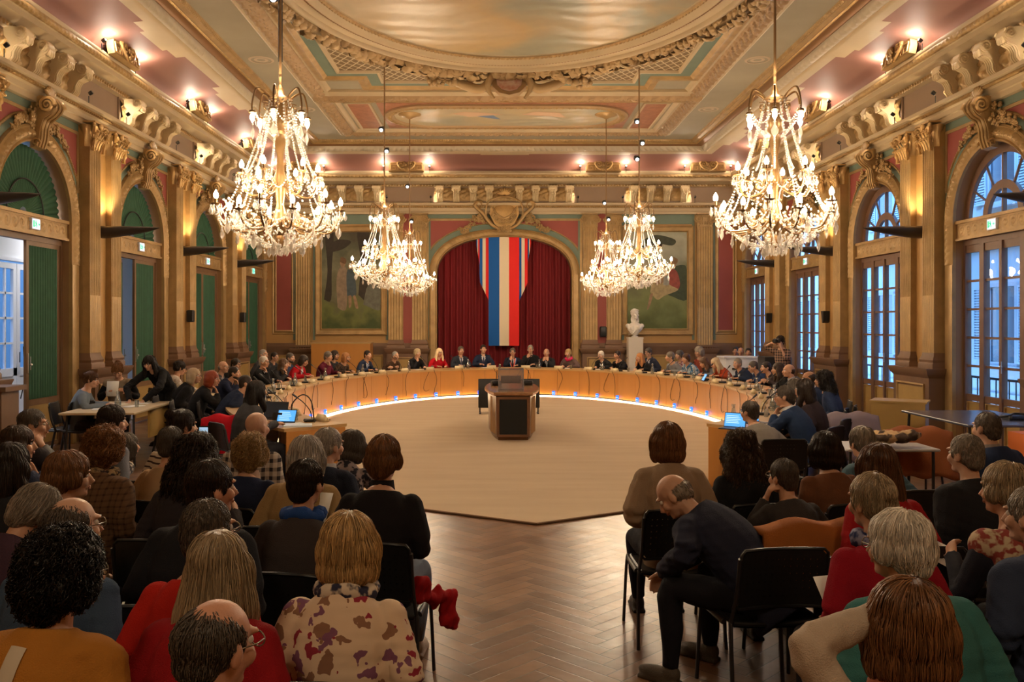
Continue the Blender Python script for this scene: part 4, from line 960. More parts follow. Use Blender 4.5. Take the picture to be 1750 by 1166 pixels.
def glazed(rt):
    w = RI; y0, y1 = .14, .20
    mb = MB(); mb.box((-w, y0-.02, 3.20), (w, y1+.02, 3.32))
    for s in (-1, 1): mb.box((min(s*w, s*(w-.06)), y0-.02, 0), (max(s*w, s*(w-.06)), y1+.02, 3.2)); mb.box((s*.53-.06, y0-.02, 0), (s*.53+.06, y1+.02, 3.2))
    mb.box((-.035, y0-.03, 0), (.035, y1, 3.2)); mb.box((-w, y0, .0), (w, y1, .1)); mb.box((-w, y0, .72), (w, y1, .82)); mb.box((-w, y0, 3.08), (w, y1, 3.2))
    obj('window_frame', mb, mat('brown_window_wood', (.19, .10, .06), .45, 0, .1, 20, .2, 4), rt)
    mb = MB()
    for k in range(1, 5): z = .82+k*2.26/5; mb.box((-w, y0+.01, z-.018), (w, y1-.01, z+.018))
    obj('muntin', mb, MC['brown_window_wood'], rt)
    mb = MB()
    for (a, b) in ((-1.0, -.59), (-.47, -.035), (.035, .47), (.59, 1.0)): mb.box((a+.03, y0+.02, .13), (b-.03, y1-.02, .70))
    obj('lower_panel', mb, MC['mustard_panel'], rt)
    mb = MB()
    for (a, b) in ((-1.0, -.59), (-.47, -.035), (.035, .47), (.59, 1.0)): frame_boxes(mb, a+.02, b-.02, .12, .71, .022, y0-.01, y0+.03)
    obj('panel_moulding', mb, GOLD, rt)
    GL = mixglass('window_glass', (.94, .97, 1), .93, .07, .0, (.5, .6, .8))
    for (a, b) in ((-1.0, -.59), (-.47, -.035), (.035, .47), (.59, 1.0)): obj('glass_pane', MB().box((a, .168, .82), (b, .172, 3.08)), GL, rt)
    # fanlight
    mb = MB(); zc = 3.58
    def ringb(r0, r1): 
        th = np.linspace(0, PI, 33); return np.array([[(r0*math.cos(t), y0, zc+r0*math.sin(t)), (r1*math.cos(t), y0, zc+r1*math.sin(t)), (r1*math.cos(t), y1, zc+r1*math.sin(t)), (r0*math.cos(t), y1, zc+r0*math.sin(t))] for t in th])
    mb.grid(ringb(.93, 1.07), cv=True, caps=True); mb.grid(ringb(.40, .53), cv=True, caps=True)
    for q in range(1, 6):
        t = q*PI/6; 
        if q == 3: mb.box((-.02, y0, zc), (.02, y1, zc+.95))
        else: mb.tube([(.5*math.cos(t), (y0+y1)/2, zc+.5*math.sin(t)), (.96*math.cos(t), (y0+y1)/2, zc+.96*math.sin(t))], .021, 6)
    mb.box((-w, y0, zc-.03), (w, y1, zc+.03)); obj('fanlight_frame', mb, MC['brown_window_wood'], rt)
    mb = MB(); th = np.linspace(0, PI, 25); mb.add(np.array([(.95*math.cos(t), .17, zc+.95*math.sin(t)) for t in th]), [np.arange(25)[None, :]]); obj('fanlight_glass', mb, GL, rt)
    mb = MB(); mb.tube([(.06, y0-.05, 1.2), (.06, y0-.05, 1.38)], .009, 6); mb.ell((.06, y0-.06, 1.3), .022, nu=5, nv=7); obj('handle', mb, STEEL, rt)
w0 = None
for i, y in enumerate(BAYS):
    if w0 is None:
        w0 = rt = thing('window_1', None, None, (XR, y, 0), -PI/2); rt['kind'] = 'structure'; lintel(rt); glazed(rt)
    else:
        rt = dup(w0); rt.name = f'window_{i+1}'; rt.location = (XR, y, 0)
    if i != 2: exit_sign(XR+.02, y, -PI/2, f'small lit exit sign over the tall window door {["out of view", "nearest the camera", "second along", "third along", "farthest along"][i]}')
# corridor outside the open door on the left
CW = mat('corridor_white', (.72, .72, .74), .6); PW_ = mat('white_door_paint', (.80, .80, .84), .4)
mb = MB(); x = -9.2; mb.box((x-.2, 7.2, 0), (x, 16.1, 4.2)); mb.box((x-.2, 17.6, 0), (x, 27, 4.2)); mb.box((x-.2, 16.1, 3.15), (x, 17.6, 4.2)); mb.box((x, 7.0, 0), (XL-.4, 7.2, 4.2)); mb.box((x, 26.8, 0), (XL-.4, 27, 4.2))
struct('wall_corridor', mb, CW)
struct('floor.001', MB().box((-9.4, 7, -.1), (XL-.4, 27, .0)), mat('grey_flagstones', (.30, .29, .33), .35, 0, .1, 5, .3, 3)); struct('ceiling.001', MB().box((-9.4, 7, 4.2), (XL-.4, 27, 4.4)), CW)
dr = thing('door_6', None, None, (x, 16.85, 0), PI/2); dr['kind'] = 'structure'
for s in (-1, 1):
    mb = MB(); a, b = (-.74, -.01) if s < 0 else (.01, .74); frame_boxes(mb, a, b, .02, 3.1, .11, -.02, .04); mb.box((a, -.02, .95), (b, .04, 1.1)); mb.box(((a+b)/2-.02, -.01, 1.1), ((a+b)/2+.02, .03, 3.0))
    for k in range(1, 4): z = 1.1+k*1.9/4; mb.box((a, -.01, z-.02), (b, .03, z+.02))
    obj('door_leaf', mb, PW_, dr)
    mb = MB().box((a+.1, 0, .12), (b-.1, .02, .96)); obj('leaf_panel', mb, PW_, dr)
    obj('door_glass', MB().box((a+.1, .005, 1.1), (b-.1, .01, 3.0)), MC['window_glass'], dr)
mb = MB(); frame_boxes(mb, -.80, .80, -.05, 3.2, .06, -.05, .06); obj('door_frame', mb, PW_, dr)
mb = MB(); mb.tube([(.05, -.05, 1.2), (.05, -.05, 1.4)], .01, 6); mb.tube([(.06, -.06, .5), (.12, -.12, .9), (.16, -.06, 1.5)], .012, 6); obj('handle', mb, DARK, dr)
light('AREA', (-8.1, 13.2, 4.0), 60, (.95, .96, 1), 1.6); light('AREA', (-8.1, 18.0, 4.0), 50, (.95, .96, 1), 1.6)
struct('wall_sky_block', MB().box((-13.2, 5, -3), (-13, 40, 12)), mat('sky_block_grey', (.20, .20, .21), .8))  # added wall, keeps the bright sky from whiting out the corridor door panes
struct('ground.001', MB().box((-13, 5, -.4), (-9.4, 40, -.2)), mat('asphalt', (.08, .08, .09), .9))
# house across the street, seen through the tall windows
FAC = mat('pale_house_plaster', (.62, .64, .66), .8, 0, .1, 3, .12, .6); SHU = mat('grey_shutter', (.50, .56, .62), .6)
hb = thing('house_facade', 'pale plastered house with louvred shutters across the street', 'building', (11.6, 20, 0), -PI/2)
mb = MB(); mb.box((-26, .0, -3), (26, .4, 13)); obj('facade_wall', mb, FAC, hb)
mb = MB(); mb.box((-26, -.12, 3.75), (26, 0, 3.95)); mb.box((-26, -.1, -.1), (26, 0, .35)); mb.box((-26, -.3, 8.6), (26, 0, 9.0)); obj('string_course', mb, mat('stone_band', (.5, .52, .55), .8), hb)
sh0 = None
for k, u in enumerate(np.arange(-24, 24, 6.0)+.0):
    for z0_ in (1.05, 4.75):
        f = obj('facade_window', MB().box((u-.5, -.02, z0_), (u+.5, .01, z0_+1.75)), mat('dark_pane', (.05, .07, .10), .15, 0, spec=.6), hb)
        mb = MB(); frame_boxes(mb, u-.58, u+.58, z0_-.08, z0_+1.83, .09, -.06, .0); mb.box((u-.03, -.05, z0_), (u+.03, -.0, z0_+1.75)); mb.box((u-.66, -.14, z0_-.14), (u+.66, 0, z0_-.07)); obj('window_surround', mb, MC['stone_band'], f)
        for s in (-1, 1):
            mb = MB(); a = u+s*.62; b = u+s*1.16; a, b = min(a, b), max(a, b); frame_boxes(mb, a, b, z0_, z0_+1.75, .05, -.08, -.03)
            for q in range(26): z = z0_+.06+q*.063; mb.box((a+.05, -.07, z), (b-.05, -.035, z+.035))
            obj('shutter', mb, SHU, f)
struct('ground', MB().box((XR+.5, Y0, -3.1), (16, 60, -2.9)), mat('asphalt', (.08, .08, .09), .9))
struct('trim_90', MB().box((XR+.42, 3, -.12), (XR+1.5, 60, -.02)), mat('balcony_stone', (.35, .37, .40), .8))
rl = thing('balcony_railing', 'iron railing outside the tall windows', 'railing', (XR+1.45, 6, 0))
mb = MB(); mb.box((-.02, 0, .94), (.02, 22, .98)); mb.box((-.02, 0, .08), (.02, 22, .11)); obj('rail', mb, DARK, rl)
mb = MB()
for k in range(110): mb.box((-.008, k*.2, .1), (.008, k*.2+.016, .95))
bb = obj('railing_bars', mb, DARK, rl); bb['kind'] = 'stuff'
# ------------------------------------------------------------------ chandeliers
CRY = mixglass('crystal', (1, .98, .95), .42, .26, .08, (1, .95, .88))
CHG = mat('chandelier_gilt', (.20, .11, .04), .35, .5, .2, 40, .2, 6)
BULB = emit('candle_bulb_glow', (1.0, .84, .60), 80)
def bead(mb, p, r): mb.ell(p, r, nu=4, nv=5)
def strand_pts(a, b, sag, n):
    a, b = np.array(a), np.array(b); f = np.linspace(0, 1, n)[:, None]; p = a*(1-f)+b*f; p[:, 2] -= sag*4*(f*(1-f))[:, 0]; return p
def drop_mesh(L=.09, w=.02):
    mb = MB(); mb.lathe([(.001, 0), (w*.5, -.012), (.002, -.022), (w, -L*.55), (w*.9, -L*.75), (.001, -L)], 6, sy=.45); return mb
DROP = drop_mesh().mesh('drop', None); DROP.materials.append(CRY)
DROPB = drop_mesh(.16, .036).mesh('drop_large', None); DROPB.materials.append(CRY)
def bulb_mesh():
    mb = MB(); mb.lathe([(.006, -.012), (.016, .002), (.021, .018), (.019, .034), (.010, .052), (.002, .066)], 10); me = mb.mesh('bulb', 180); me.materials.append(BULB); return me
BM = bulb_mesh()
def chandelier():
    rg = random.Random(11)
    rt = thing('chandelier', 'x', 'chandelier')           # origin at its lowest point
    zc = 0.0
    mb = MB(); mb.lathe([(.012, 1.66), (.03, 1.62), (.05, 1.56), (.10, 1.535), (.115, 1.52), (.10, 1.50), (.05, 1.48), (.045, 1.36), (.07, 1.30), (.075, 1.22), (.04, 1.18), (.06, 1.12), (.045, 1.04), (.03, .95), (.04, .82), (.07, .74), (.05, .62), (.035, .50), (.06, .40), (.09, .33), (.07, .26), (.03, .2), (.05, .14), (.02, .08)], 16)
    obj('stem', mb, CHG, rt, 50)
    def arm(r0, z0, r1, z1, a, hang):
        ca, sa = math.cos(a), math.sin(a)
        P = [(r0, z0), (r0+(r1-r0)*.35, z0-(.10 if not hang else -.10)), (r0+(r1-r0)*.8, z0-(.11 if not hang else -.14)), (r1, (z0*.3+z1*.7) if not hang else z1+.10), (r1, z1)]
        P = catmull([(r*ca, r*sa, z) for r, z in P], 6); m_ = MB(); m_.tube(P, [.012-.004*i/24 for i in range(len(P))], 6)
        v = []; 
        for i in range(14): f = i/13; rr = .05*(1-.8*f); b = f*9+1; v.append(((r0+(r1-r0)*.35+rr*math.cos(b))*ca, (r0+(r1-r0)*.35+rr*math.cos(b))*sa, z0-.02+rr*math.sin(b)))
        m_.tube(v, .007, 5); 
        o = obj('crown_arm' if hang else 'arm', m_, CHG, rt, 60)
        c_ = MB()
        if not hang: c_.lathe([(.004, -.01), (.045, 0), (.05, .008), (.012, .012), (.012, .05), (.014, .055)], 10)
        else: c_.lathe([(.004, .03), (.03, .02), (.035, .0), (.012, -.01)], 10)
        q = obj('drip_pan', c_, CHG, o, 50, loc=(r1*ca, r1*sa, z1))
        b = obj('bulb', BM, None, o, None, loc=(r1*ca, r1*sa, z1+(.06 if not hang else -.02)))
        if hang: b.rotation_euler[0] = PI
        b.scale = (1.12, 1.12, 1.15)
        if not hang:
            for k in range(6):
                b2 = k*PI/3+a; dd = obj('crystal_drop', DROP, None, o, None, loc=(r1*ca+.048*math.cos(b2), r1*sa+.048*math.sin(b2), z1-.0)); dd.rotation_euler[2] = b2; dd.scale = (1, 1, 1.1)
        else:
            dd = obj('crystal_drop', DROPB, None, o, None, loc=(r1*ca*.98, r1*sa*.98, z1-.10)); dd.rotation_euler[2] = a+PI/2
    for k in range(6): arm(.06, 1.46, .27, 1.36, k*PI/3+.25, True)
    for k in range(6): arm(.05, .70, .36, .78, k*PI/3+.05, False)
    for k in range(12): arm(.07, .36, .60 if k % 2 == 0 else .50, .47 if k % 2 == 0 else .40, k*PI/6+.18, False)
    mb = MB()  # long bead strands
    for k in range(12):
        a = k*PI/6+.25; p = strand_pts((.10*math.cos(a), .10*math.sin(a), 1.50), (.33*math.cos(a), .33*math.sin(a), .80), .12 if k % 2 else .02, 34)
        for q in p: bead(mb, q, .012)
    for k in range(6):
        a, b = k*PI/3+.25, (k+1)*PI/3+.25
        for q in strand_pts((.26*math.cos(a), .26*math.sin(a), 1.42), (.26*math.cos(b), .26*math.sin(b), 1.42), .16, 18): bead(mb, q, .009)
        for q in strand_pts((.27*math.cos(a), .27*math.sin(a), 1.40), (.07*math.cos(a), .07*math.sin(a), 1.16), .03, 14): bead(mb, q, .010)
    o = obj('bead_strands', mb, CRY, rt, None); o['kind'] = 'stuff'
    mb = MB()  # swags between the lower arms and the basket below
    for k in range(12):
        a, b = k*PI/6+.18, (k+1)*PI/6+.18; r1, r2 = (.60, .50) if k % 2 == 0 else (.50, .60)
        for q in strand_pts((r1*math.cos(a), r1*math.sin(a), .42), (r2*math.cos(b), r2*math.sin(b), .42), .13, 16): bead(mb, q, .012)
        for q in strand_pts((r1*math.cos(a), r1*math.sin(a), .40), (.34*math.cos(a), .34*math.sin(a), .82), .10, 22): bead(mb, q, .010)
        for q in strand_pts((r1*math.cos(a), r1*math.sin(a), .38), (.12*math.cos(a+.2), .12*math.sin(a+.2), .10), .07, 24): bead(mb, q, .012)
        for q in strand_pts((.36*math.cos(a), .36*math.sin(a), .76), (.36*math.cos(b), .36*math.sin(b), .76), .14, 14): bead(mb, q, .0095)
    for k in range(520):
        a = rg.uniform(0, 2*PI); r = .05+.50*math.sqrt(rg.random()); z = .42-.34*(1-(r/.56)**2)+rg.uniform(-.07, .12); bead(mb, (r*math.cos(a), r*math.sin(a), z), rg.uniform(.008, .014))
    o = obj('bead_basket', mb, CRY, rt, None); o['kind'] = 'stuff'
    for k in range(72):  # hanging drops of the basket
        t = k/72; ring = k % 3; r = (.56, .40, .22)[ring]; a = k*2*PI/24+ring*.1; z = (.30, .20, .14)[ring]+rg.uniform(-.02, .03)
        dd = obj('pendant', DROPB if rg.random() < .45 else DROP, None, rt, None, loc=(r*math.cos(a), r*math.sin(a), z)); dd.rotation_euler[2] = rg.uniform(0, 3); sc_ = rg.uniform(.7, 1.0); dd.scale = (sc_,)*3
    for k in range(8): a = k*PI/4; obj('pendant', DROPB, None, rt, None, loc=(.07*math.cos(a), .07*math.sin(a), .16))
    mb = MB(); mb.ell((0, 0, .03), .028, nu=6, nv=10); obj('finial', mb, CRY, rt, 60)
    return rt
CHX = (-2.08, 2.71); CHY = (8.5, 16.5, 21.4); CHZ = 2.60
ch0 = chandelier(); CHS = [ch0]+[dup(ch0) for _ in range(5)]
CW_ = {8.5: 'big near', 16.5: 'middle', 21.4: 'farthest'}
for y in CHY:
    for x in CHX:
        o = CHS.pop(0); o.location = (x, y, CHZ); o.rotation_euler[2] = (x+y)*.37
        o['label'] = f'lit crystal chandelier on a gilt stem, the {CW_[y]} one on the {"left, curtained" if x < 0 else "right, windowed"} side'
        o['group'] = 'crystal chandeliers'
        zt = 6.76 if y < 20 else 7.05
        mb = MB(); mb.tube([(0, 0, 1.64), (0, 0, zt-CHZ)], .013, 8); obj('rod', mb, mat('rod_brass', (.28, .17, .08), .4, .6), o)
        if y > 20: mb = MB(); mb.lathe([(.02, zt-CHZ-.12), (.10, zt-CHZ-.08), (.26, zt-CHZ-.03), (.28, zt-CHZ)], 20); obj('ceiling_rose', mb, GOLD, o, 50)
        if y < 10 and x < 0: mb = MB(); mb.tube([(.045, -.03, 2.0-.1), (.045, -.03, zt-CHZ)], .022, 8); obj('cable_tube', mb, BLACK, o)
        for k in range(4): a = k*PI/2+.5; light('POINT', (x+.46*math.cos(a), y+.46*math.sin(a), CHZ+.60), E_CH/4, LAMP, .10)
        light('POINT', (x, y, CHZ+1.75), E_CH*.12, LAMP, .08)
for k, (x, y, zs_, nm) in enumerate(((-2.08, 16.5, (5.60, 5.2), 'left'), (2.71, 16.5, (5.75, 5.35, 5.05), 'right'), (-2.08, 21.4, (5.3, 4.45), 'far left'), (2.71, 21.4, (4.9, 4.5), 'far right'), (-2.08, 8.5, (5.10,), 'near left'), (2.71, 8.5, (5.12,), 'near right'))):
    for j, z in enumerate(zs_):
        rt = thing('stage_spotlight', f'small black spotlight clamped to the {nm} chandelier rod, {["topmost", "next one down", "lowest"][j]}', 'spotlight', (x+.05*(1 if j % 2 else -1), y-.03, z), group='spotlights clamped on the chandelier rods')
        mb = MB(); mb.rbox((-.045, -.05, -.04), (.045, .05, .04), .012, T=TR((0, 0, 0), rx=.5, rz=.3*(j-1))); obj('housing', mb, BLACK, rt)
        mb = MB(); mb.lathe([(.001, .0), (.03, .0), (.032, .004)], 10, T=TR((0, -.046, -.03), rx=PI/2+.5)); obj('lens', mb, emit('spot_lens', (.8, .9, 1), 4 if j != 1 else .5), rt)
# ------------------------------------------------------------------ people
TMP = bpy.data.scenes.new('remesh_work'); TVL = TMP.view_layers[0]
def remesh(mb, vox, it=3, sf=.6):
    me = mb.mesh('t'); o = bpy.data.objects.new('t', me); TMP.collection.objects.link(o)
    m = o.modifiers.new('r', 'REMESH'); m.mode = 'VOXEL'; m.voxel_size = vox; m.use_smooth_shade = True
    if it: m = o.modifiers.new('s', 'SMOOTH'); m.iterations = it; m.factor = sf
    TVL.update(); dg = TVL.depsgraph; out = bpy.data.meshes.new_from_object(o.evaluated_get(dg), depsgraph=dg)
    bpy.data.objects.remove(o); bpy.data.meshes.remove(me); return out
def co(me): v = np.empty(len(me.vertices)*3); me.vertices.foreach_get('co', v); return v.reshape(-1, 3)
def nrm(me): v = np.empty(len(me.vertices)*3); me.vertices.foreach_get('normal', v); return v.reshape(-1, 3)
def setco(me, v): me.vertices.foreach_set('co', v.ravel()); me.update()
def wob(v, f, seed):   # cheap smooth noise
    r = np.random.RandomState(seed); out = 0
    for k in range(5):
        d = r.normal(size=3); d /= np.linalg.norm(d); out = out+np.sin(v@d*f*(1+.6*k)+r.uniform(0, 6))/(1+.5*k)
    return out/2.5
def cloth(name, col, pat=None, col2=None, rough=.85):
    key = 'cloth_%s_%s' % (name, pat or '')
    if key in MC: return MC[key]
    if not pat: return mat(key, col, rough, 0, .35, 260, .18, 5, spec=.2)
    m, n, l, b, tc = nodes(key, rough, .2); sp = n.new('ShaderNodeSeparateXYZ'); l.new(tc.outputs['Object'], sp.inputs[0]); x, y, z = sp.outputs
    if pat == 'stripes':
        v = mth(n, l, 'FRACT', mth(n, l, 'MULTIPLY', z, 26)); r = ramp(n, l, v, [(0, col2), (.32, col)], True)
    elif pat == 'plaid':
        fx = mth(n, l, 'FRACT', mth(n, l, 'MULTIPLY', mth(n, l, 'ADD', x, mth(n, l, 'MULTIPLY', y, .4)), 17)); fz = mth(n, l, 'FRACT', mth(n, l, 'MULTIPLY', z, 17))
        v = mth(n, l, 'MULTIPLY', mth(n, l, 'ADD', mth(n, l, 'LESS_THAN', fx, .45), mth(n, l, 'LESS_THAN', fz, .45)), .5)
        mid = tuple((a+c)/2 for a, c in zip(col, col2)); r = ramp(n, l, v, [(0, col), (.4, mid), (.9, col2)], True)
    elif pat == 'tweed':
        fx = mth(n, l, 'FRACT', mth(n, l, 'MULTIPLY', x, 30)); fz = mth(n, l, 'FRACT', mth(n, l, 'MULTIPLY', z, 30))
        v = mth(n, l, 'MULTIPLY', mth(n, l, 'ADD', mth(n, l, 'LESS_THAN', fx, .3), mth(n, l, 'LESS_THAN', fz, .3)), .5)
        mid = tuple(.6*a+.4*c for a, c in zip(col, col2)); r = ramp(n, l, v, [(0, col), (.4, mid), (.9, col2)], True)
    elif pat == 'floral':
        vo = n.new('ShaderNodeTexVoronoi'); vo.inputs['Scale'].default_value = 17; mp = n.new('ShaderNodeMapping'); ns = n.new('ShaderNodeTexNoise'); ns.inputs['Scale'].default_value = 22
        l.new(tc.outputs['Object'], ns.inputs[0]); ad = n.new('ShaderNodeMix'); ad.data_type = 'RGBA'; ad.blend_type = 'ADD'; ad.inputs[0].default_value = .09; l.new(tc.outputs['Object'], ad.inputs[6]); l.new(ns.outputs['Color'], ad.inputs[7])
        l.new(ad.outputs[2], vo.inputs[0]); k = mth(n, l, 'LESS_THAN', vo.outputs['Distance'], .44)
        c2 = ramp(n, l, mth(n, l, 'FRACT', mth(n, l, 'MULTIPLY', vo.outputs['Color'], 1.0)), [(0, (.28, .03, .05)), (.35, (.20, .08, .14)), (.6, (.25, .13, .08)), (.8, col)], True)
        mx = n.new('ShaderNodeMix'); mx.data_type = 'RGBA'; l.new(k, mx.inputs[0]); mx.inputs[6].default_value = (*col, 1); l.new(c2.outputs[0], mx.inputs[7])
        l.new(mx.outputs[2], b.inputs['Base Color']); return m
    else:  # mottled print
        vo = n.new('ShaderNodeTexNoise'); vo.inputs['Scale'].default_value = 26 if pat == 'print' else 9; l.new(tc.outputs['Object'], vo.inputs[0]); r = ramp(n, l, vo.outputs[0], [(.44, col), (.54, col2)])
    l.new(r.outputs[0], b.inputs['Base Color']); return m
def hairmat(name, col):
    key = 'hair_'+name
    if key in MC: return MC[key]
    m, n, l, b, tc = nodes(key, .42, .35); ge = n.new('ShaderNodeNewGeometry')
    r = ramp(n, l, ge.outputs['Random Per Island'], [(0, tuple(c*.55 for c in col)), (.6, col), (1, tuple(min(1, c*1.5) for c in col))]); l.new(r.outputs[0], b.inputs['Base Color'])
    t = n.new('ShaderNodeTexNoise'); t.inputs['Scale'].default_value = 60; mp = n.new('ShaderNodeMapping'); mp.inputs['Scale'].default_value = (3, 3, .3); l.new(tc.outputs['Object'], mp.inputs[0]); l.new(mp.outputs[0], t.inputs[0])
    bp = n.new('ShaderNodeBump'); bp.inputs['Strength'].default_value = .5; bp.inputs['Distance'].default_value = .004; l.new(t.outputs[0], bp.inputs['Height']); l.new(bp.outputs[0], b.inputs['Normal'])
    return m
HC = dict(black=(.012, .009, .008), dark=(.025, .014, .009), brown=(.06, .03, .015), auburn=(.19, .085, .034), red=(.20, .035, .012), chestnut=(.10, .042, .018), ginger=(.30, .13, .045), blonde=(.50, .32, .14), paleblonde=(.62, .47, .27), greyblonde=(.36, .27, .17), grey=(.26, .22, .18), darkgrey=(.10, .08, .065), silver=(.45, .41, .37), white=(.66, .60, .52))
SKINS = [mat('skin_%d' % i, c, .5, 0, .08, 80, .08, 12, spec=.35) for i, c in enumerate([(.56, .31, .20), (.62, .37, .26), (.48, .25, .15), (.58, .30, .20)])]
LIPM = mat('lip_colour', (.40, .10, .09), .5); EYEW = mat('eye_white', (.7, .68, .64), .2); EYED = mat('eye_iris', (.03, .02, .015), .15); SOLE = mat('shoe_leather', (.02, .015, .012), .4)
def Rh(yaw, pitch, roll): return (Matrix.Rotation(yaw, 3, 'Z')@Matrix.Rotation(-pitch, 3, 'X')@Matrix.Rotation(roll, 3, 'Y'))
def hand(mb, w, d, pn, side, curl=.5, s=1.0):
    d = Vector(d).normalized(); pn = Vector(pn); pn = (pn-d*pn.dot(d)).normalized(); x = d.cross(pn)*side; w = Vector(w)
    mb.tube([w-d*.02, w+d*.02*s, w+d*.055*s, w+d*.088*s], np.array([(.020, .026), (.017, .034), (.015, .040), (.012, .038)])*s, 8, flat=pn)
    for i, (off, L) in enumerate(((-.029, .072), (-.010, .082), (.010, .077), (.028, .060))):
        p = w+d*(.078-.004*abs(i-1.5))*s+x*off*s; dd = d+x*off*2.0; dd.normalize(); pts = [p]; c = curl*(.8+.12*i)
        for k in range(3): dd = (Matrix.Rotation(c*.75*side, 3, d.cross(pn))@dd) if False else (dd*math.cos(c*.8)+pn*math.sin(c*.8)).normalized(); p = p+dd*L*s/3; pts.append(p)
        mb.tube([pts[0], pts[1], pts[2], pts[3]], np.array([.0098, .0092, .0085, .0065])*s, 6)
    p = w+d*.025*s-x*.03*s; dd = (d*.7-x*.75+pn*.25).normalized(); mb.tube([p+x*.012, p+dd*.028*s, p+dd*.028*s+(dd+d*.7).normalized()*.03*s], np.array([.013, .0115, .008])*s, 6)
def head_parts(mb, T, jaw=1.0):
    E = lambda c, r, R=None: mb.ell(c, r, R, 10, 14, T=T)
    E((0, -.008, .03), (.073, .092, .084)); E((0, .020, -.015), (.062, .073, .088)); E((0, .042, -.072), (.042*jaw, .044, .034)); E((0, .0, -.055), (.055*jaw, .06, .05))
    mb.tube(xf(np.array([(0, .088, .022), (0, .104, -.005), (0, .114, -.022), (0, .100, -.034)]), T), [.009, .012, .016, .010], 7)
    for s in (-1, 1):
        E((s*.076, -.006, -.008), (.011, .021, .031)); E((s*.038, .062, -.02), (.026, .026, .028)); E((s*.030, .082, .036), (.026, .013, .009))
    E((0, .090, -.050), (.024, .013, .010)); E((0, .078, -.082), (.022, .016, .018))
def pose(p):
    """joint positions of a figure from its options"""
    z0 = .50 if p['sit'] else .93; l = p['lean']; sl = p['side']
    u = Vector((math.sin(sl), math.sin(l)*math.cos(sl), math.cos(l)*math.cos(sl))); J = {}
    P = Vector((0, 0 if p['sit'] else -math.sin(l)*.12, z0)); J['P'] = P; J['u'] = u
    curve = Vector((0, .03*math.cos(l), -.03*math.sin(l)))
    J['S'] = P+u*.50; J['N'] = P+u*.548+curve*.8
    R = Rh(p['yaw'], p['pitch'], p['roll']); J['R'] = R; up = R@Vector((0, 0, 1)); fw = R@Vector((0, 1, 0))
    J['H'] = J['N']+(up*.6+u*.4).normalized()*.138+fw*.022
    J['T'] = Matrix.Translation(J['H'])@R.to_4x4()
    tw = Matrix.Rotation(p['twist'], 3, 'Z'); sh = J['S']-Vector((0, 0, z0+.50)); W_ = .152*p['w']
    lf = u.cross(Vector((0, 1, 0))); lf = tw@Vector((-1, 0, 0))
    arms = []
    for s, m in ((-1, p['arms'][0]), (1, p['arms'][1])):   # left is -x
        S = J['S']+tw@Vector((s*W_, 0, -.050)); b = z0-.50; fy = sh*.75
        m, adj = (m if isinstance(m, tuple) else (m, None))
        if m == 'lap': E, Wp, d, pn = Vector((s*.235, -.03, .74+b))+fy*.7, Vector((s*.11, .25, .64+b))+fy*.3, (-s*.5, .8, -.1), (0, 0, -1)
        elif m == 'table': E, Wp, d, pn = Vector((s*.25, .12, .78+b))+fy*.4, Vector((s*.13, .36, .80+b))+fy*.2, (-s*.6, .8, 0), (0, 0, -1)
        elif m == 'write': E, Wp, d, pn = Vector((s*.24, .14, .79+b))+fy*.4, Vector((s*.08, .40, .80+b))+fy*.2, (-s*.2, .9, -.1), (0, .2, -1)
        elif m == 'chin': 
            c = J['H']+R@Vector((s*.035, .065, -.125)); Wp = c+Vector((s*.03, .03, -.075)); E = Vector((s*.20, .26, .79+b))+fy*.6; d, pn = c-Wp, (0, -1, .2)
        elif m == 'cheek':
            c = J['H']+R@Vector((s*.085, .03, -.06)); Wp = c+Vector((s*.02, .03, -.085)); E = Vector((s*.25, .20, .80+b))+fy*.6; d, pn = c-Wp, (-s, -.3, 0)
        elif m == 'cross': E, Wp, d, pn = Vector((s*.24, .06, .77+b))+fy*.5, Vector((-s*.06, .20, .83+b))+fy*.5, (-s, .1, .1), (0, -1, 0)
        elif m == 'hold': E, Wp, d, pn = Vector((s*.26, .06, .74+b))+fy*.5, Vector((s*.13, .30, .84+b))+fy*.5, (-s*.4, .7, .4), (-s*.8, -.2, -.4)
        elif m == 'down': E, Wp, d, pn = Vector((s*.26, -.03, 1.14+b-.43)), Vector((s*.25, .03, .90+b-.43)), (0, .1, -1), (-s, 0, 0)
        elif m == 'camera': 
            c = J['H']+R@Vector((s*.055, .14, -.01)); Wp = c+(Vector((.09, -.05, .0)) if s > 0 else Vector((-.02, -.02, -.10))); E = Vector((.36, .10, J['H'].z-.12)) if s > 0 else Vector((-.17, .16, J['H'].z-.38)); d, pn = c-Wp, (0, -.4, -1)
        elif m == 'reach': E, Wp, d, pn = Vector(adj[0]), Vector(adj[1]), adj[2], adj[3]
        arms.append((s, S, E, Wp, d, pn))
    J['arms'] = arms; J['tw'] = tw
    legs = []; a = p.get('legs', (.11, .11))
    for s in (-1, 1):
        if p['sit']:
            K = Vector((s*a[0]*1.35, .43, .50)); A = Vector((s*a[1]*1.2, .43+p.get('foot', 0), .09))
            Hp = P+Vector((s*.085, .04, .0)); legs.append((Hp, K, A))
        else: legs.append((P+Vector((s*.09, 0, 0)), Vector((s*.10, .03, .50)), Vector((s*(.11), -.02+.04*s, .09))))
    J['legs'] = legs; return J
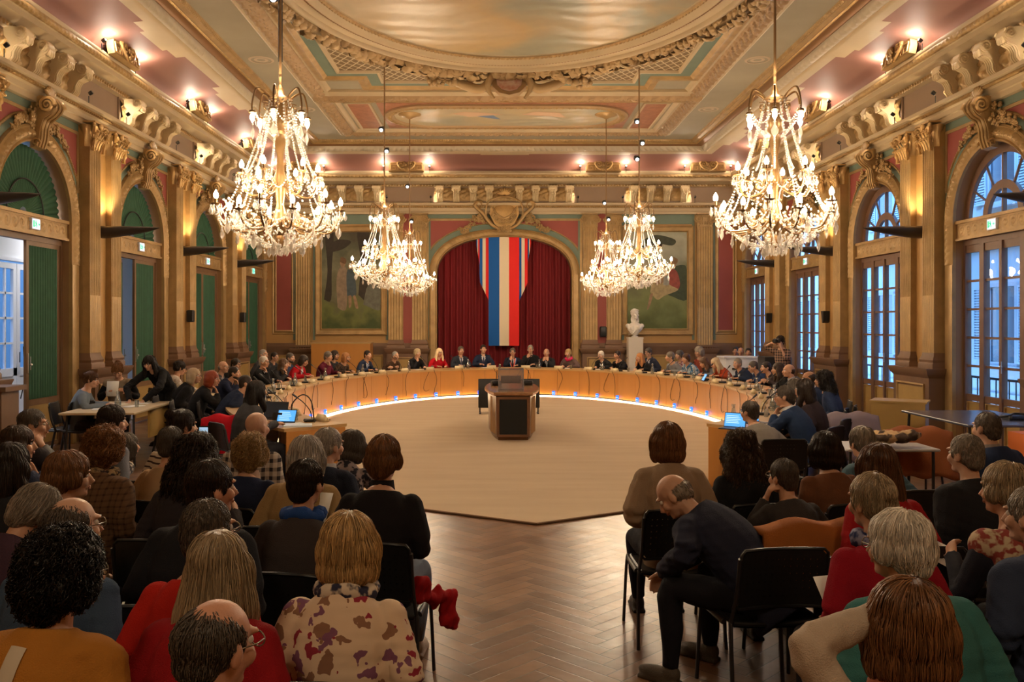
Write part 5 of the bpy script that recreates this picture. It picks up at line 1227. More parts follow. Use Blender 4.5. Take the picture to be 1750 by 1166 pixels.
def torso(mb, J, g, w, low=-.06, top=True, belly=1.0):
    P, u = J['P'], J['u']; c = Vector((0, .03, 0)); q = [(low, .160, .118), (.06, .158*1.0, .118), (.16, .150, .112*belly), (.28, .165, .118*(.5+.5*belly)), (.36, .172, .115), (.44, .160, .102), (.49, .128, .086), (.525, .092, .070)]
    if top: q.append((.55, .064, .060))
    pts = [P+u*a+Vector((0, -.03*math.sin(max(0, a)/.55*PI), 0)) for a, _, _ in q]
    mb.tube(pts, [(r1*w+g, r2*(.6+.4*w)+g) for _, r1, r2 in q], 16, flat=(1, 0, 0))
    for s, S, E, Wp, d, pn in J['arms']: mb.ell(S, (.062+g, .060+g, .060+g), nu=7, nv=9)
def sleeve(mb, J, g, end=1.0, only=None):
    for s, S, E, Wp, d, pn in J['arms']:
        if only and s != only: continue
        e = E.lerp(Wp, end); mb.tube(catmull([S, S.lerp(E, .5)+Vector((s*.012, -.012, 0)), E, E.lerp(e, .5), e], 3), [r+g for r in (.058, .056, .054, .052, .050, .048, .046, .044, .042, .040, .037, .034, .031)], 9)
def legparts(mb, J, g, wide=1.0):
    mb.ell(J['P']+Vector((0, .005, -.01)), (.150*wide+g, .105+g, .09+g), nu=8, nv=12)
    for Hp, K, A in J['legs']: mb.tube(catmull([Hp, Hp.lerp(K, .5), K, K.lerp(A, .5), A], 3), [r+g for r in (.092, .090, .088, .084, .078, .070, .066, .062, .058, .056, .050, .044, .038)], 9)
HCACHE = {}
def hair_mesh(style, vox, nst, seed, fine):
    key = (style, vox, nst, seed)
    if key in HCACHE: return HCACHE[key]
    mb = MB(); E = lambda c, r: mb.ell(c, r, None, 9, 12); L = .05; grav = .5; curl = 0; amp = .0025; off = .006
    if style in ('short', 'buzz', 'thin'):
        k = {'short': 1.0, 'buzz': .955, 'thin': .96}[style]
        E((0, -.016, .042), (.080*k, .098*k, .087*k)); E((0, -.045, .0), (.073*k, .062, .062)); E((0, -.065, -.035), (.055, .036, .045)); L = .035 if style == 'short' else .018
        for s in (-1, 1): E((s*.066, .005, .015), (.014, .03, .03))
    elif style == 'tousled':
        E((0, -.012, .05), (.087, .102, .09)); E((0, -.05, .0), (.08, .066, .066)); E((0, -.068, -.04), (.058, .038, .045)); L = .05; amp = .006
        for s in (-1, 1): E((s*.070, .005, .01), (.016, .034, .036))
    elif style == 'bald':
        E((0, -.034, .0), (.0775, .074, .056)); E((0, -.055, -.03), (.055, .045, .04)); L = .012; amp = .001
    elif style == 'crown':   # bald on top, hair round the sides and back
        E((0, -.024, .022), (.080, .090, .076)); E((0, -.055, -.03), (.060, .045, .045)); L = .02; amp = .0015
    elif style == 'bob':
        E((0, -.016, .044), (.093, .108, .090)); E((0, -.038, -.010), (.108, .086, .095)); E((0, -.05, -.07), (.102, .070, .065)); L = .10; grav = 1.6
        for s in (-1, 1): E((s*.083, .012, -.015), (.026, .052, .075)); E((s*.080, -.005, -.075), (.030, .052, .05))
    elif style == 'pixie':
        E((0, -.014, .048), (.090, .106, .092)); E((0, -.048, .0), (.090, .074, .082)); E((0, -.066, -.045), (.062, .044, .048)); L = .06; grav = 1.0; amp = .005
        for s in (-1, 1): E((s*.078, .004, .0), (.020, .042, .045))
    elif style in ('long', 'wavy'):
        E((0, -.014, .044), (.090, .106, .090)); E((0, -.038, -.02), (.102, .082, .10)); mb.tube([(0, -.05, -.03), (0, -.075, -.13), (0, -.095, -.24), (0, -.095, -.33)], [(.100, .07), (.112, .062), (.10, .05), (.06, .03)], 12, flat=(1, 0, 0)); L = .14; grav = 2.4; amp = .006
        for s in (-1, 1): E((s*.083, .010, -.02), (.026, .050, .08)); mb.tube([(s*.08, .0, -.05), (s*.10, .02, -.13), (s*.10, .05, -.22)], [.035, .035, .02], 8)
        if style == 'wavy': curl = 1; amp = .012; L = .10
    elif style == 'bigwavy':
        E((0, -.014, .044), (.098, .11, .095)); E((0, -.035, -.03), (.125, .09, .11)); mb.tube([(0, -.05, -.03), (0, -.08, -.14), (0, -.10, -.26), (.02, -.10, -.36)], [(.125, .08), (.145, .08), (.13, .065), (.07, .04)], 12, flat=(1, 0, 0)); L = .09; grav = 1.5; curl = 1; amp = .016; off = .016
        for s in (-1, 1): E((s*.095, .005, -.04), (.035, .055, .09))
    elif style == 'curly':
        E((0, -.016, .045), (.104, .112, .098)); E((0, -.045, -.01), (.108, .085, .085)); E((0, -.06, -.055), (.085, .055, .05)); L = .045; curl = 1; amp = .014; off = .014; grav = .3
        for s in (-1, 1): E((s*.090, .0, -.005), (.026, .05, .055))
    elif style in ('updo', 'bun'):
        E((0, -.014, .044), (.083, .102, .090)); E((0, -.048, .0), (.078, .062, .066)); E((0, -.085, .055) if style == 'updo' else (0, -.095, .095), (.046, .038, .042)); L = .05; amp = .004
        for s in (-1, 1): E((s*.070, .005, .01), (.015, .035, .036))
    me = remesh(mb, vox, 2, .5); v = co(me); n = nrm(me); f = 55 if not curl else 95
    az = np.arctan2(v[:, 0], v[:, 1]+.03); v += n*(amp*wob(v*np.array([1, 1, .45]), f, seed)+.0012*np.sin(az*34+seed))[:, None]
    setco(me, v)
    if nst:
        bv = BVHTree.FromPolygons([tuple(x) for x in v], [tuple(p.vertices) for p in me.polygons]); r = np.random.RandomState(seed); K = 7
        idx = r.choice(len(v), nst); c0 = Vector((.01, -.035, .13)); S = np.zeros((nst, K, 3)); 
        for i, j in enumerate(idx):
            p = Vector(v[j]); nn = Vector(n[j]); ln = L*r.uniform(.6, 1.3)/(K-1); o = r.uniform(.0005, off); ph = r.uniform(0, 6.28); q = p
            for k in range(K):
                S[i, k] = q+nn*(o*(1 if k < K-2 else 1.25))
                if curl: S[i, k] += np.array([math.sin(ph+k*1.9), math.cos(ph+k*1.9), math.sin(ph*2+k*2.3)])*.007
                d = (q-c0); d = d.normalized()+Vector((r.uniform(-.12, .12), r.uniform(-.12, .12), -grav)); d = (d-nn*d.dot(nn)); d = d.normalized() if d.length > 1e-4 else Vector((0, 0, -1))
                q2 = q+d*ln; hit = bv.find_nearest(q2); 
                if hit[0] is None: break
                q, nn = hit[0], hit[1]
        rad = .0017*np.array([1, 1.1, 1.1, 1.0, .9, .6, .15]); t = np.gradient(S, axis=1); t /= np.linalg.norm(t, axis=2)[..., None]+1e-9
        a = np.cross(t, np.array([.3, .5, .81])); a /= np.linalg.norm(a, axis=2)[..., None]+1e-9; b_ = np.cross(t, a)
        G = np.stack([S+rad[None, :, None]*(a*math.cos(q)+b_*math.sin(q)) for q in (0, 2.094, 4.189)], 2)   # nst,K,3,3
        base = (np.arange(nst)*K*3)[:, None, None]; kk = np.arange(K-1)[None, :, None]; jj = np.arange(3)[None, None, :]; j2 = (jj+1) % 3
        F = np.stack([base+kk*3+jj, base+kk*3+j2, base+(kk+1)*3+j2, base+(kk+1)*3+jj], -1).reshape(-1, 4)
        o = MB(); nf = len(me.polygons); fv = [np.array(p.vertices) for p in me.polygons]
        q4 = np.array([x for x in fv if len(x) == 4]); q3 = [x for x in fv if len(x) == 3]
        o.add(v, [q4]+([np.array(q3)] if q3 else [])); o.add(G.reshape(-1, 3), F); bpy.data.meshes.remove(me); me = o.mesh('hair', 180)
    else: me.polygons.foreach_set('use_smooth', np.ones(len(me.polygons), bool))
    HCACHE[key] = me; return me
MCACHE = {}
def part(name, me, m, parent, loc=None):
    o = bpy.data.objects.new(name, me)
    if not me.materials: me.materials.append(None)
    C.objects.link(o); o.material_slots[0].link = 'OBJECT'; o.material_slots[0].material = m; o.parent = parent
    return o
def cached(key, f):
    if key not in MCACHE: MCACHE[key] = f()
    return MCACHE[key]
def glasses_mesh():
    mb = MB()
    for s in (-1, 1):
        mb.tube([(s*.032+.023*math.cos(a), .104, .012+.018*math.sin(a)) for a in np.linspace(0, 2*PI, 17)], .0022, 5, cap=False)
        mb.tube([(s*.055, .102, .016), (s*.074, .06, .014), (s*.079, -.005, .010)], .002, 5)
    mb.tube([(-.009, .106, .014), (0, .109, .018), (.009, .106, .014)], .0022, 5); return mb.mesh('glasses', 180)
def eye_mesh():
    mb = MB(); mb.ell((0, 0, 0), .0125, nu=6, nv=10); mb.mi = 1; mb.ell((0, .0075, 0), (.0062, .0062, .0062), nu=5, nv=8); me = mb.mesh('eye', 180); me.materials.append(EYEW); me.materials.append(EYED); return me
EYEM = eye_mesh(); GLM = glasses_mesh()
def person(label, pos, rz=0, hair=('short', 'brown'), top=('sweater', (.1, .1, .1)), near=1, sit=True, lean=0, side=0, yaw=0, pitch=.05, roll=0, twist=0, arms=('lap', 'lap'), w=1.0, skin=0, s=1.0,
           glasses=False, tie=None, collar=None, legs=(.03, .03, .04), foot=0, shoes=(.02, .015, .012), lips=False, scarf=None, belly=1.0, group=None, beard=None, seed=1, sash=False, vest=None, sleeves=1.0, jaw=1.0, knees=(.11, .11)):
    arms = tuple(a if isinstance(a, str) else a for a in arms)
    p = dict(sit=sit, lean=lean, side=side, yaw=yaw, pitch=pitch, roll=roll, twist=twist, arms=arms, w=w, legs=knees, foot=foot)
    J = pose(p); key = (sit, round(lean, 2), round(side, 2), round(yaw, 2), round(pitch, 2), round(roll, 2), round(twist, 2), str(arms), round(w, 2), near, round(foot, 2), knees, round(belly, 2), jaw)
    rt = thing('person', label, 'person', pos, rz, group); rt.scale = (s, s, s)
    vb, vt, vh = {2: (.0075, .010, .007), 1: (.009, .012, .0085), 0: (.0115, .015, .011)}[near]
    def body():
        mb = MB(); head_parts(mb, J['T'], jaw)
        mb.tube([J['N']-J['u']*.05, J['N'], J['H']+J['R']@Vector((0, -.018, -.05))], [.066, .054, .050], 10)
        torso(mb, J, -.014, w, belly=belly); sleeve(mb, J, -.012)
        for s_, S, E, Wp, d, pn in J['arms']: mb.tube([E.lerp(Wp, .7), Wp+Vector(d).normalized()*.01], [.027, .023], 8); hand(mb, Wp, d, pn, s_, .35 if arms[0 if s_ < 0 else 1] in ('table', 'write', 'lap') else .6)
        legparts(mb, J, -.014)
        for Hp, K, A in J['legs']: mb.ell(A+Vector((0, .06, -.05)), (.036, .10, .028))
        me = remesh(mb, vb, 3 if near else 2, .5); v = co(me); T = J['T']; Ti = np.array(T.inverted()); h = v@Ti[:3, :3].T+Ti[:3, 3]
        for e in (-1, 1):
            g = np.exp(-((h[:, 0]-e*.031)**2+(h[:, 2]-.014)**2)/(2*.013**2))*(h[:, 1] > .04); v -= np.array(J['R']@Vector((0, 1, 0)))*(g*.009)[:, None]
        g = np.exp(-((h[:, 0]/.026)**2*.5+((h[:, 2]+.0505)/.0028)**2*.5))*(h[:, 1] > .05); v -= np.array(J['R']@Vector((0, 1, 0)))*(g*.004)[:, None]
        setco(me, v); return me
    part('body', cached(('b',)+key, body), SKINS[skin % 4], rt)
    kind, col = top[0], top[1]; pat = top[2] if len(top) > 2 else None; col2 = top[3] if len(top) > 3 else None
    cm = cloth('%03d%03d%03d' % tuple(int(c*999) for c in col), col, pat, col2, .9)
    g, low, en = {'sweater': (.006, -.10, .97), 'jacket': (.014, -.12, .95), 'coat': (.024, -.14, .95), 'blouse': (.008, -.10, .96), 'tee': (.006, -.1, .3)}[kind]
    def topm():
        mb = MB(); torso(mb, J, g, w, low, top=kind in ('jacket', 'coat', 'blouse'), belly=belly); sleeve(mb, J, g, en)
        for s_, S, E, Wp, d, pn in J['arms']: 
            if kind != 'tee': mb.tube([E.lerp(Wp, en-.05), E.lerp(Wp, en)], [.036+g*.6, .037+g*.6], 9)
        if kind in ('jacket', 'coat'):
            for s_ in (-1, 1): mb.ell(J['S']+J['tw']@Vector((s_*.10*w, -.0, .0)), (.095, .075, .038))
        me = remesh(mb, vt, 2, .5); v = co(me); n = nrm(me); a = .0065 if kind == 'sweater' else .009
        # folds gather at the elbows and the waist
        fold = np.zeros(len(v))+.35
        for s_, S, E, Wp, d, pn in J['arms']: fold += 1.3*np.exp(-np.sum((v-np.array(E))**2, 1)/(2*.09**2))
        fold += .8*np.exp(-((v[:, 2]-J['P'].z-.08)/.1)**2)
        v += n*(a*fold*(.6*wob(v*np.array([1, 1, 1.6]), 42, seed+3)+.7*wob(v*np.array([.5, .5, 1.8]), 17, seed+9)))[:, None]; setco(me, v); return me
    part({'sweater': 'sweater', 'jacket': 'jacket', 'coat': 'coat', 'blouse': 'blouse', 'tee': 'shirt'}[kind], cached(('t', kind, seed % 4)+key, topm), cm, rt)
    u, N, Sx = J['u'], J['N'], J['S']; fwd = Vector((0, math.cos(lean), -math.sin(lean)))
    def ringm(r0, r1, h0, h1, z0, z1, nn=14): # collar-like ring round the neck
        mb = MB(); G = []
        for (r, hh) in ((r0, z0), (r1, z1), (r1-.007, z1-.002), (r0-.01, z0)): G.append([N+u*hh+Vector((math.cos(a)*r, 0, 0))+fwd*(math.sin(a)*r*.92+.004) for a in np.arange(nn)*2*PI/nn])
        mb.grid(np.array([[tuple(q) for q in g_] for g_ in G]), cv=True); return mb
    if collar == 'turtle': obj('collar', ringm(.074, .062, 0, 0, -.035, .035), cm, rt, 60)
    elif collar: obj('collar', ringm(.082, .066, 0, 0, -.03, .028), collar if not isinstance(collar, tuple) else cloth('col%03d%03d%03d' % tuple(int(c*999) for c in collar), collar), rt, 60)
    if tie is not None:
        mb = MB(); c = lambda x, a, o: J['P']+u*a+fwd*(.118+o+g)+Vector((x, -.03*math.sin(a/.55*PI), 0))
        q = [[c(-.055, .515, -.055), c(.055, .515, -.055)], [c(-.05, .45, -.012), c(.05, .45, -.012)], [c(-.028, .34, .004), c(.028, .34, .004)], [c(-.004, .24, .004), c(.004, .24, .004)]]
        G = np.array([[tuple(x) for x in r] for r in q]); mb.grid(G); obj('shirt_front', mb, cloth('shirtw', (.62, .62, .66)), rt, 60)
        if tie: 
            mb = MB(); G = np.array([[tuple(c(-w_, a, o_+.008)), tuple(c(0, a, o_+.013)), tuple(c(w_, a, o_+.008))] for a, w_, o_ in ((.49, .012, -.03), (.46, .016, -.014), (.38, .014, .004), (.28, .02, .006), (.22, .004, .006))]); mb.grid(G); obj('tie', mb, cloth('tie%03d' % int(tie[0]*999+tie[2]*99), tie), rt, 60)
        mb = MB()
        for e in (-1, 1): mb.tube([c(e*.075, .535, -.085), c(e*.066, .48, -.03), c(e*.044, .38, .006), c(e*.012, .26, .010)], [(.012, .006), (.022, .006), (.026, .006), (.012, .005)], 6, flat=(1, 0, 0))
        obj('lapel', mb, cm, rt, 60)
    if sash:
        for k, (m, o_) in enumerate(((BL, .030), (WT, .0), (RD, -.030))):
            mb = MB()
            for e in (-1, 1): mb.tube([c(e*(.085+o_*e*0+o_*.6), .53, -.06), c(e*(.07+o_*.5), .44, .004), c(e*(.035+o_*.4), .30, .022), c(e*(.012+o_*.2), .20, .026)], [(.013, .004)]*4, 5, flat=(1, 0, 0))
            obj('sash_band', mb, m, rt, 60)
    if scarf:
        mb = MB(); mb.tube([N+u*(-.005+.012*math.sin(a*3))+Vector((math.cos(a)*.082, 0, 0))+fwd*(math.sin(a)*.075) for a in np.linspace(0, 2*PI, 25)], [.034+.006*math.sin(i*1.7) for i in range(25)], 8)
        obj('scarf', mb, scarf, rt, 60)
    if vest: # sleeveless layer over the top
        def vm():
            mb = MB(); torso(mb, J, g+.016, w*.93, -.13, False, belly); me = remesh(mb, vt, 2); v = co(me); v += nrm(me)*(.004*wob(v, 30, 5))[:, None]; setco(me, v); return me
        part('vest', cached(('v', seed)+key, vm), vest, rt)
    # hair and face
    st, hc = hair; hm = hairmat(hc, HC[hc])
    if st:
        me = hair_mesh(st, vh, {2: 2600, 1: 1200, 0: 0}[near] if st not in ('bald',) else {2: 500, 1: 250, 0: 0}[near], seed % 5 if near else 0, near)
        o = part('hair', me, hm, rt); o.matrix_local = J['T']
    for e in (-1, 1):
        o = obj('eye', EYEM, None, rt, None); o.matrix_local = J['T']@Matrix.Translation((e*.031, .0735, .014))
    def browm():
        mb = MB()
        for e in (-1, 1): mb.tube([(e*.016, .092, .033), (e*.032, .093, .038), (e*.048, .082, .033)], [.003, .0038, .0022], 5)
        return mb.mesh('brow', 180)
    o = part('eyebrows', cached('brow', browm), hm if hc not in ('white', 'silver', 'paleblonde') else hairmat('grey', HC['grey']), rt); o.matrix_local = J['T']
    def lipm(): mb = MB(); mb.tube([(-.021, .094, -.051), (0, .1035, -.049), (.021, .094, -.051)], [(.003, .003), (.0055, .0045), (.003, .003)], 6); mb.tube([(-.019, .094, -.055), (0, .1025, -.057), (.019, .094, -.055)], [(.003, .003), (.006, .0045), (.003, .003)], 6); return mb.mesh('lips', 180)
    o = part('lips', cached('lips', lipm), LIPM if lips else mat('pale_lip', (.44, .19, .14), .5), rt); o.matrix_local = J['T']
    if glasses: o = part('glasses', GLM, BLACK if glasses == 'dark' else mat('glasses_metal', (.25, .2, .15), .3, .8), rt); o.matrix_local = J['T']
    if beard:
        def bm_(): mb = MB(); mb.ell((0, .045, -.078), (.050, .050, .036)); mb.ell((0, .02, -.06), (.064, .055, .035)); return remesh(mb, .008, 1)
        o = part('beard', cached('beard', bm_), hairmat(beard, HC[beard]), rt); o.matrix_local = J['T']
    # legs
    lm = cloth('leg%03d%03d%03d' % tuple(int(c*999) for c in legs), legs)
    def lg(): mb = MB(); legparts(mb, J, .006); me = remesh(mb, .013 if near == 2 else .018, 2); v = co(me); v += nrm(me)*(.004*wob(v, 30, 2))[:, None]; setco(me, v); return me
    part('trousers', cached(('l', sit, round(foot, 2), knees, near == 2, J['P'].y), lg), lm, rt)
    for Hp, K, A in J['legs']:
        def sh(): mb = MB(); mb.ell((0, .075, -.052), (.046, .125, .040), nu=8, nv=12); mb.ell((0, .0, -.035), (.042, .055, .055), nu=8, nv=12); mb.box((-.043, -.05, -.092), (.043, .185, -.070)); return remesh(mb, .009, 2)
        o = part('shoe', cached('shoe', sh), cloth('shoe%03d%03d%03d' % tuple(int(c_*999) for c_ in shoes), shoes, rough=.5), rt); o.location = A
    return rt
# ------------------------------------------------------------------ rug and the long oval council table
EC, EA, EB = (.38, 16.4), 4.05, 7.0
def EP(phi, off=0):
    nx, ny = math.cos(phi)/EA, math.sin(phi)/EB; k = math.hypot(nx, ny)
    return (EC[0]+EA*math.cos(phi)+off*nx/k, EC[1]+EB*math.sin(phi)+off*ny/k)
def EN(phi): nx, ny = math.cos(phi)/EA, math.sin(phi)/EB; k = math.hypot(nx, ny); return (nx/k, ny/k)
PH0, PH1 = math.radians(-57.4), math.radians(237.4)
pf = np.linspace(PH0, PH1, 4001); pl_ = np.array([EP(p) for p in pf]); sl_ = np.concatenate([[0], np.cumsum(np.linalg.norm(np.diff(pl_, axis=0), axis=1))])
def phi_at(s): return float(np.interp(s, sl_, pf))
SL = sl_[-1]
m, n, l, b, tc = nodes('sand_carpet', .9, .1)
t = n.new('ShaderNodeTexNoise'); t.inputs['Scale'].default_value = 1.3; t.inputs['Detail'].default_value = 6; mp = n.new('ShaderNodeMapping'); mp.inputs['Scale'].default_value = (.5, 2.5, 1); l.new(tc.outputs['Object'], mp.inputs[0]); l.new(mp.outputs[0], t.inputs[0])
r = ramp(n, l, t.outputs[0], [(.3, (.46, .355, .25)), (.7, (.51, .40, .285))]); l.new(r.outputs[0], b.inputs['Base Color'])
t2 = n.new('ShaderNodeTexNoise'); t2.inputs['Scale'].default_value = 300; l.new(tc.outputs['Object'], t2.inputs[0]); bp = n.new('ShaderNodeBump'); bp.inputs['Strength'].default_value = .3; l.new(t2.outputs[0], bp.inputs['Height']); l.new(bp.outputs[0], b.inputs['Normal'])
CARPET = m
mb = MB(); rp = [EP(p, -.02) for p in np.linspace(PH0, PH1, 120)]+[(-2.0, 9.85), (.40, 8.48), (2.6, 9.78)]
v = [(x, y, .016) for x, y in rp]; nn = len(v); mb.add(np.array(v+[(x, y, .001) for x, y in rp]), [np.arange(nn)[None, :], np.array([(i, i+nn, (i+1) % nn+nn, (i+1) % nn) for i in range(nn)])])
tag(obj('rug', mb, CARPET), 'sand-coloured carpet filling the oval of the council table, pointed at its near edge', 'rug')
mb = MB(); 
for a, b_ in (((-2.0, 9.85), (.40, 8.48)), ((.40, 8.48), (2.6, 9.78))): mb.tube([(a[0], a[1], .012), (b_[0], b_[1], .012)], .012, 6)
rg_ = bpy.data.objects['rug']; obj('edge_binding', mb, BROWN, rg_)
BEECH = mat('honey_beech', (.50, .215, .045), .38, 0, .05, 30, .14, 3, (1, 1, .25), .5); BEECHL = mat('pale_beech_edge', (.46, .28, .11), .4, 0, 0, 10, .1, 4)
TB = thing('council_table', 'long honey-coloured horseshoe table with panelled front circling the sand carpet', 'table', (0, 0, 0))
NP = 46
ph = np.linspace(PH0, PH1, 240); G = np.array([[(*EP(p, o), z) for (o, z) in ((-.03, .715), (-.035, .75), (.80, .75), (.80, .715))] for p in ph]); mb = MB(); mb.grid(G, cv=True, caps=True); obj('worktop', mb, BEECHL, TB)
for i in range(NP):
    a, b_ = SL*i/NP+.003, SL*(i+1)/NP-.003; mb = MB()
    G = np.array([[(*EP(phi_at(q), o), z) for (o, z) in ((0, .08), (0, .715), (.02, .715), (.02, .08))] for q in np.linspace(a, b_, 4)]); mb.grid(G, cv=True, caps=True); obj('front_panel', mb, BEECH, TB)
G = np.array([[(*EP(p, o), z) for (o, z) in ((.04, .0), (.04, .09), (.06, .09), (.06, .0))] for p in ph]); mb = MB(); mb.grid(G, cv=True, caps=True); obj('plinth', mb, DARK, TB)
for e in (PH0, PH1):
    mb = MB(); p, q = EP(e, 0), EP(e, .78); d = Vector((q[0]-p[0], q[1]-p[1], 0)).normalized(); nn_ = Vector((-d.y, d.x, 0))*(.02 if e == PH1 else -.02)
    mb.add(np.array([(p[0], p[1], 0), (q[0], q[1], 0), (q[0]+nn_.x, q[1]+nn_.y, 0), (p[0]+nn_.x, p[1]+nn_.y, 0), (p[0], p[1], .715), (q[0], q[1], .715), (q[0]+nn_.x, q[1]+nn_.y, .715), (p[0]+nn_.x, p[1]+nn_.y, .715)]), np.array([(3,2,1,0),(4,5,6,7),(0,1,5,4),(1,2,6,5),(2,3,7,6),(3,0,4,7)])); obj('end_panel', mb, BEECH, TB)
G = np.array([[(*EP(p, o), z) for (o, z) in ((-.005, .018), (-.005, .05), (-.075, .035), (-.075, .018))] for p in ph]); mb = MB(); mb.grid(G, cv=True, caps=True)
tag(obj('light_strip', mb, emit('led_warm', (1, .72, .38), 8)), 'glowing warm light strip along the foot of the table front', 'light strip')
# blue lit power boxes near the floor
def phi_px(px_, off=0, far=True, lo=None):
    best = None
    for p in np.linspace(PH0, PH1, 1600):
        x, y = EP(p, off); q = VX+x*FPX/y
        if (math.sin(p) > -.05) == far and (best is None or abs(q-px_) < best[0]): best = (abs(q-px_), p)
    return best[1]
BB = MB().rbox((-.038, -.03, 0), (.038, .012, .10), .008).mesh('blue_box', None); BB.materials.append(emit('blue_lamp', (.02, .13, 1.0), 1.3))
BBL = MB(); BBL.box((-.033, -.034, .045), (.033, -.030, .055)); BBLM = BBL.mesh('led_line', None); BBLM.materials.append(emit('blue_white_line', (.35, .6, 1), 2))
BPX = [528, 553, 580, 610, 641, 674, 708.6, 744, 781, 818, 947, 985, 1022, 1057, 1091, 1124, 1155, 1184, 1211]
NTH = ['first', 'second', 'third', 'fourth', 'fifth', 'sixth', 'seventh', 'eighth', 'ninth', 'tenth', 'eleventh', 'twelfth', 'thirteenth', 'fourteenth', 'fifteenth', 'sixteenth', 'seventeenth', 'eighteenth', 'nineteenth']
for i, q in enumerate(BPX):
    p = phi_px(q); x, y = EP(p, -.03); nx, ny = EN(p)
    o = thing('floor_lamp_box', f'small blue-lit box at the foot of the table front, {NTH[i]} from the left', 'light box', (x, y, .075), math.atan2(-nx, ny), 'blue-lit boxes along the table foot'); obj('box_shell', BB, None, o); obj('light_line', BBLM, None, o)
# cables hanging down the table front
rc = random.Random(3)
SEATS = [SL*(i+.5)/34 for i in range(34)]
CBL = mat('black_cable', (.015, .012, .01), .5)
for i, s_ in enumerate(SEATS):
    p = phi_at(s_); mb = MB(); amp = rc.uniform(.03, .11); k = rc.choice((-1, 1)); zend = rc.uniform(.10, .3)
    P = [(*EP(phi_at(s_+k*(amp*math.sin(f*4.2+rc.uniform(-.15, .15))+.10*f)), -.012-.03*(f < .12)), .77-(.77-zend)*f) for f in np.linspace(0, 1, 16)]
    mb.tube(P, .005, 5)
    if i % 3 == 1: P = [(*EP(phi_at(s_+.12-.2*math.sin(f*3.1)*k), -.012), .73-.5*math.sin(f*1.9)) for f in np.linspace(0, 1, 14)]; mb2 = MB(); mb2.tube(P, .005, 5); tag(obj('microphone_cable', mb2, CBL), f'looped black cable on the table front below the {["left arm", "left curve", "far side", "right curve", "right arm"][min(4, i*5//34)] if False else "council seats"}, loop {i//3+1}', 'cable', 'black cables hanging on the table front')
    tag(obj('microphone_cable', mb, CBL), f'black cable hanging on the table front, {i+1} counted from the right end', 'cable', 'black cables hanging on the table front')
# desk equipment
def mic():
    rt = thing('microphone', 'x', 'microphone'); mb = MB(); mb.rbox((-.06, -.07, 0), (.06, .07, .035), .015); obj('base', mb, BLACK, rt)
    mb = MB(); mb.tube(catmull([(0, -.03, .03), (0, .0, .14), (0, .08, .24), (0, .17, .31)], 6), .006, 6); obj('gooseneck', mb, DARK, rt); mb = MB(); mb.tube([(0, .16, .305), (0, .21, .345)], [.011, .013], 8); obj('mic_head', mb, BLACK, rt); return rt
def carafe():
    rt = thing('carafe', 'x', 'carafe'); mb = MB(); mb.lathe([(.001, 0), (.04, .0), (.045, .02), (.045, .10), (.022, .17), (.018, .20), (.026, .24)], 12, caps=False); obj('glass_body', mb, mixglass('table_glass', (.9, .95, .95), .6, .3, .03, (.7, .75, .75)), rt, 50)
    mb = MB(); mb.lathe([(.001, .005), (.038, .006), (.041, .09), (.001, .091)], 12); obj('water', mb, mixglass('water', (.8, .85, .85), .75, .2), rt, 50); return rt
def tumbler(): mb = MB(); mb.lathe([(.001, 0), (.026, .0), (.032, .10), (.029, .10), (.024, .006)], 10, caps=False); return mb
def nameplate(): mb = MB(); mb.prism([(-.045, 0), (.045, 0), (.0, .085)], .24, (-.12, 0, 0), (0, 1, 0), (0, 0, 1)); return mb
mic0, car0 = mic(), carafe(); TM = tumbler().mesh('tumbler', 50); TM.materials.append(MC['table_glass']); NM = nameplate().mesh('nameplate', None); NM.materials.append(mat('pale_card', (.62, .50, .30), .7))
PM = MB().box((-.105, -.15, 0), (.105, .15, .006)).mesh('papers', None); PM.materials.append(PAPER)
used = [0, 0]
for i, s_ in enumerate(SEATS):
    p = phi_at(s_); nx, ny = EN(p); rz = math.atan2(-nx, ny)+PI; wh = f'at council seat {i+1} counted from the right end of the table'
    o = mic0 if not used[0] else dup(mic0); used[0] = 1; x, y = EP(p, .22); o.location = (x, y, .75); o.rotation_euler[2] = rz+PI+rc.uniform(-.5, .5); o['label'] = f'black gooseneck microphone {wh}'; o['group'] = 'gooseneck microphones on the council table'
    x, y = EP(phi_at(min(SL, s_+.02)), .07); o = tag(obj('nameplate', NM, None, None, None, (x, y, .75), rz), f'folded pale name card {wh}', 'name card', 'name cards on the council table')
    q = phi_at(s_-.22); x, y = EP(q, .30); tag(obj('drinking_glass', TM, None, None, None, (x, y, .75)), f'clear tumbler {wh}', 'glass', 'tumblers on the council table')
    if i % 2 == 0:
        o = car0 if not used[1] else dup(car0); used[1] = 1; x, y = EP(phi_at(s_-.30), .24); o.location = (x, y, .75); o['label'] = f'clear water carafe {wh}'; o['group'] = 'water carafes on the council table'
    x, y = EP(phi_at(s_+rc.uniform(-.1, .1)), .50); tag(obj('papers', PM, None, None, None, (x, y, .75), rz+rc.uniform(-.4, .4)), f'white papers lying {wh}', 'paper', 'papers on the council table')
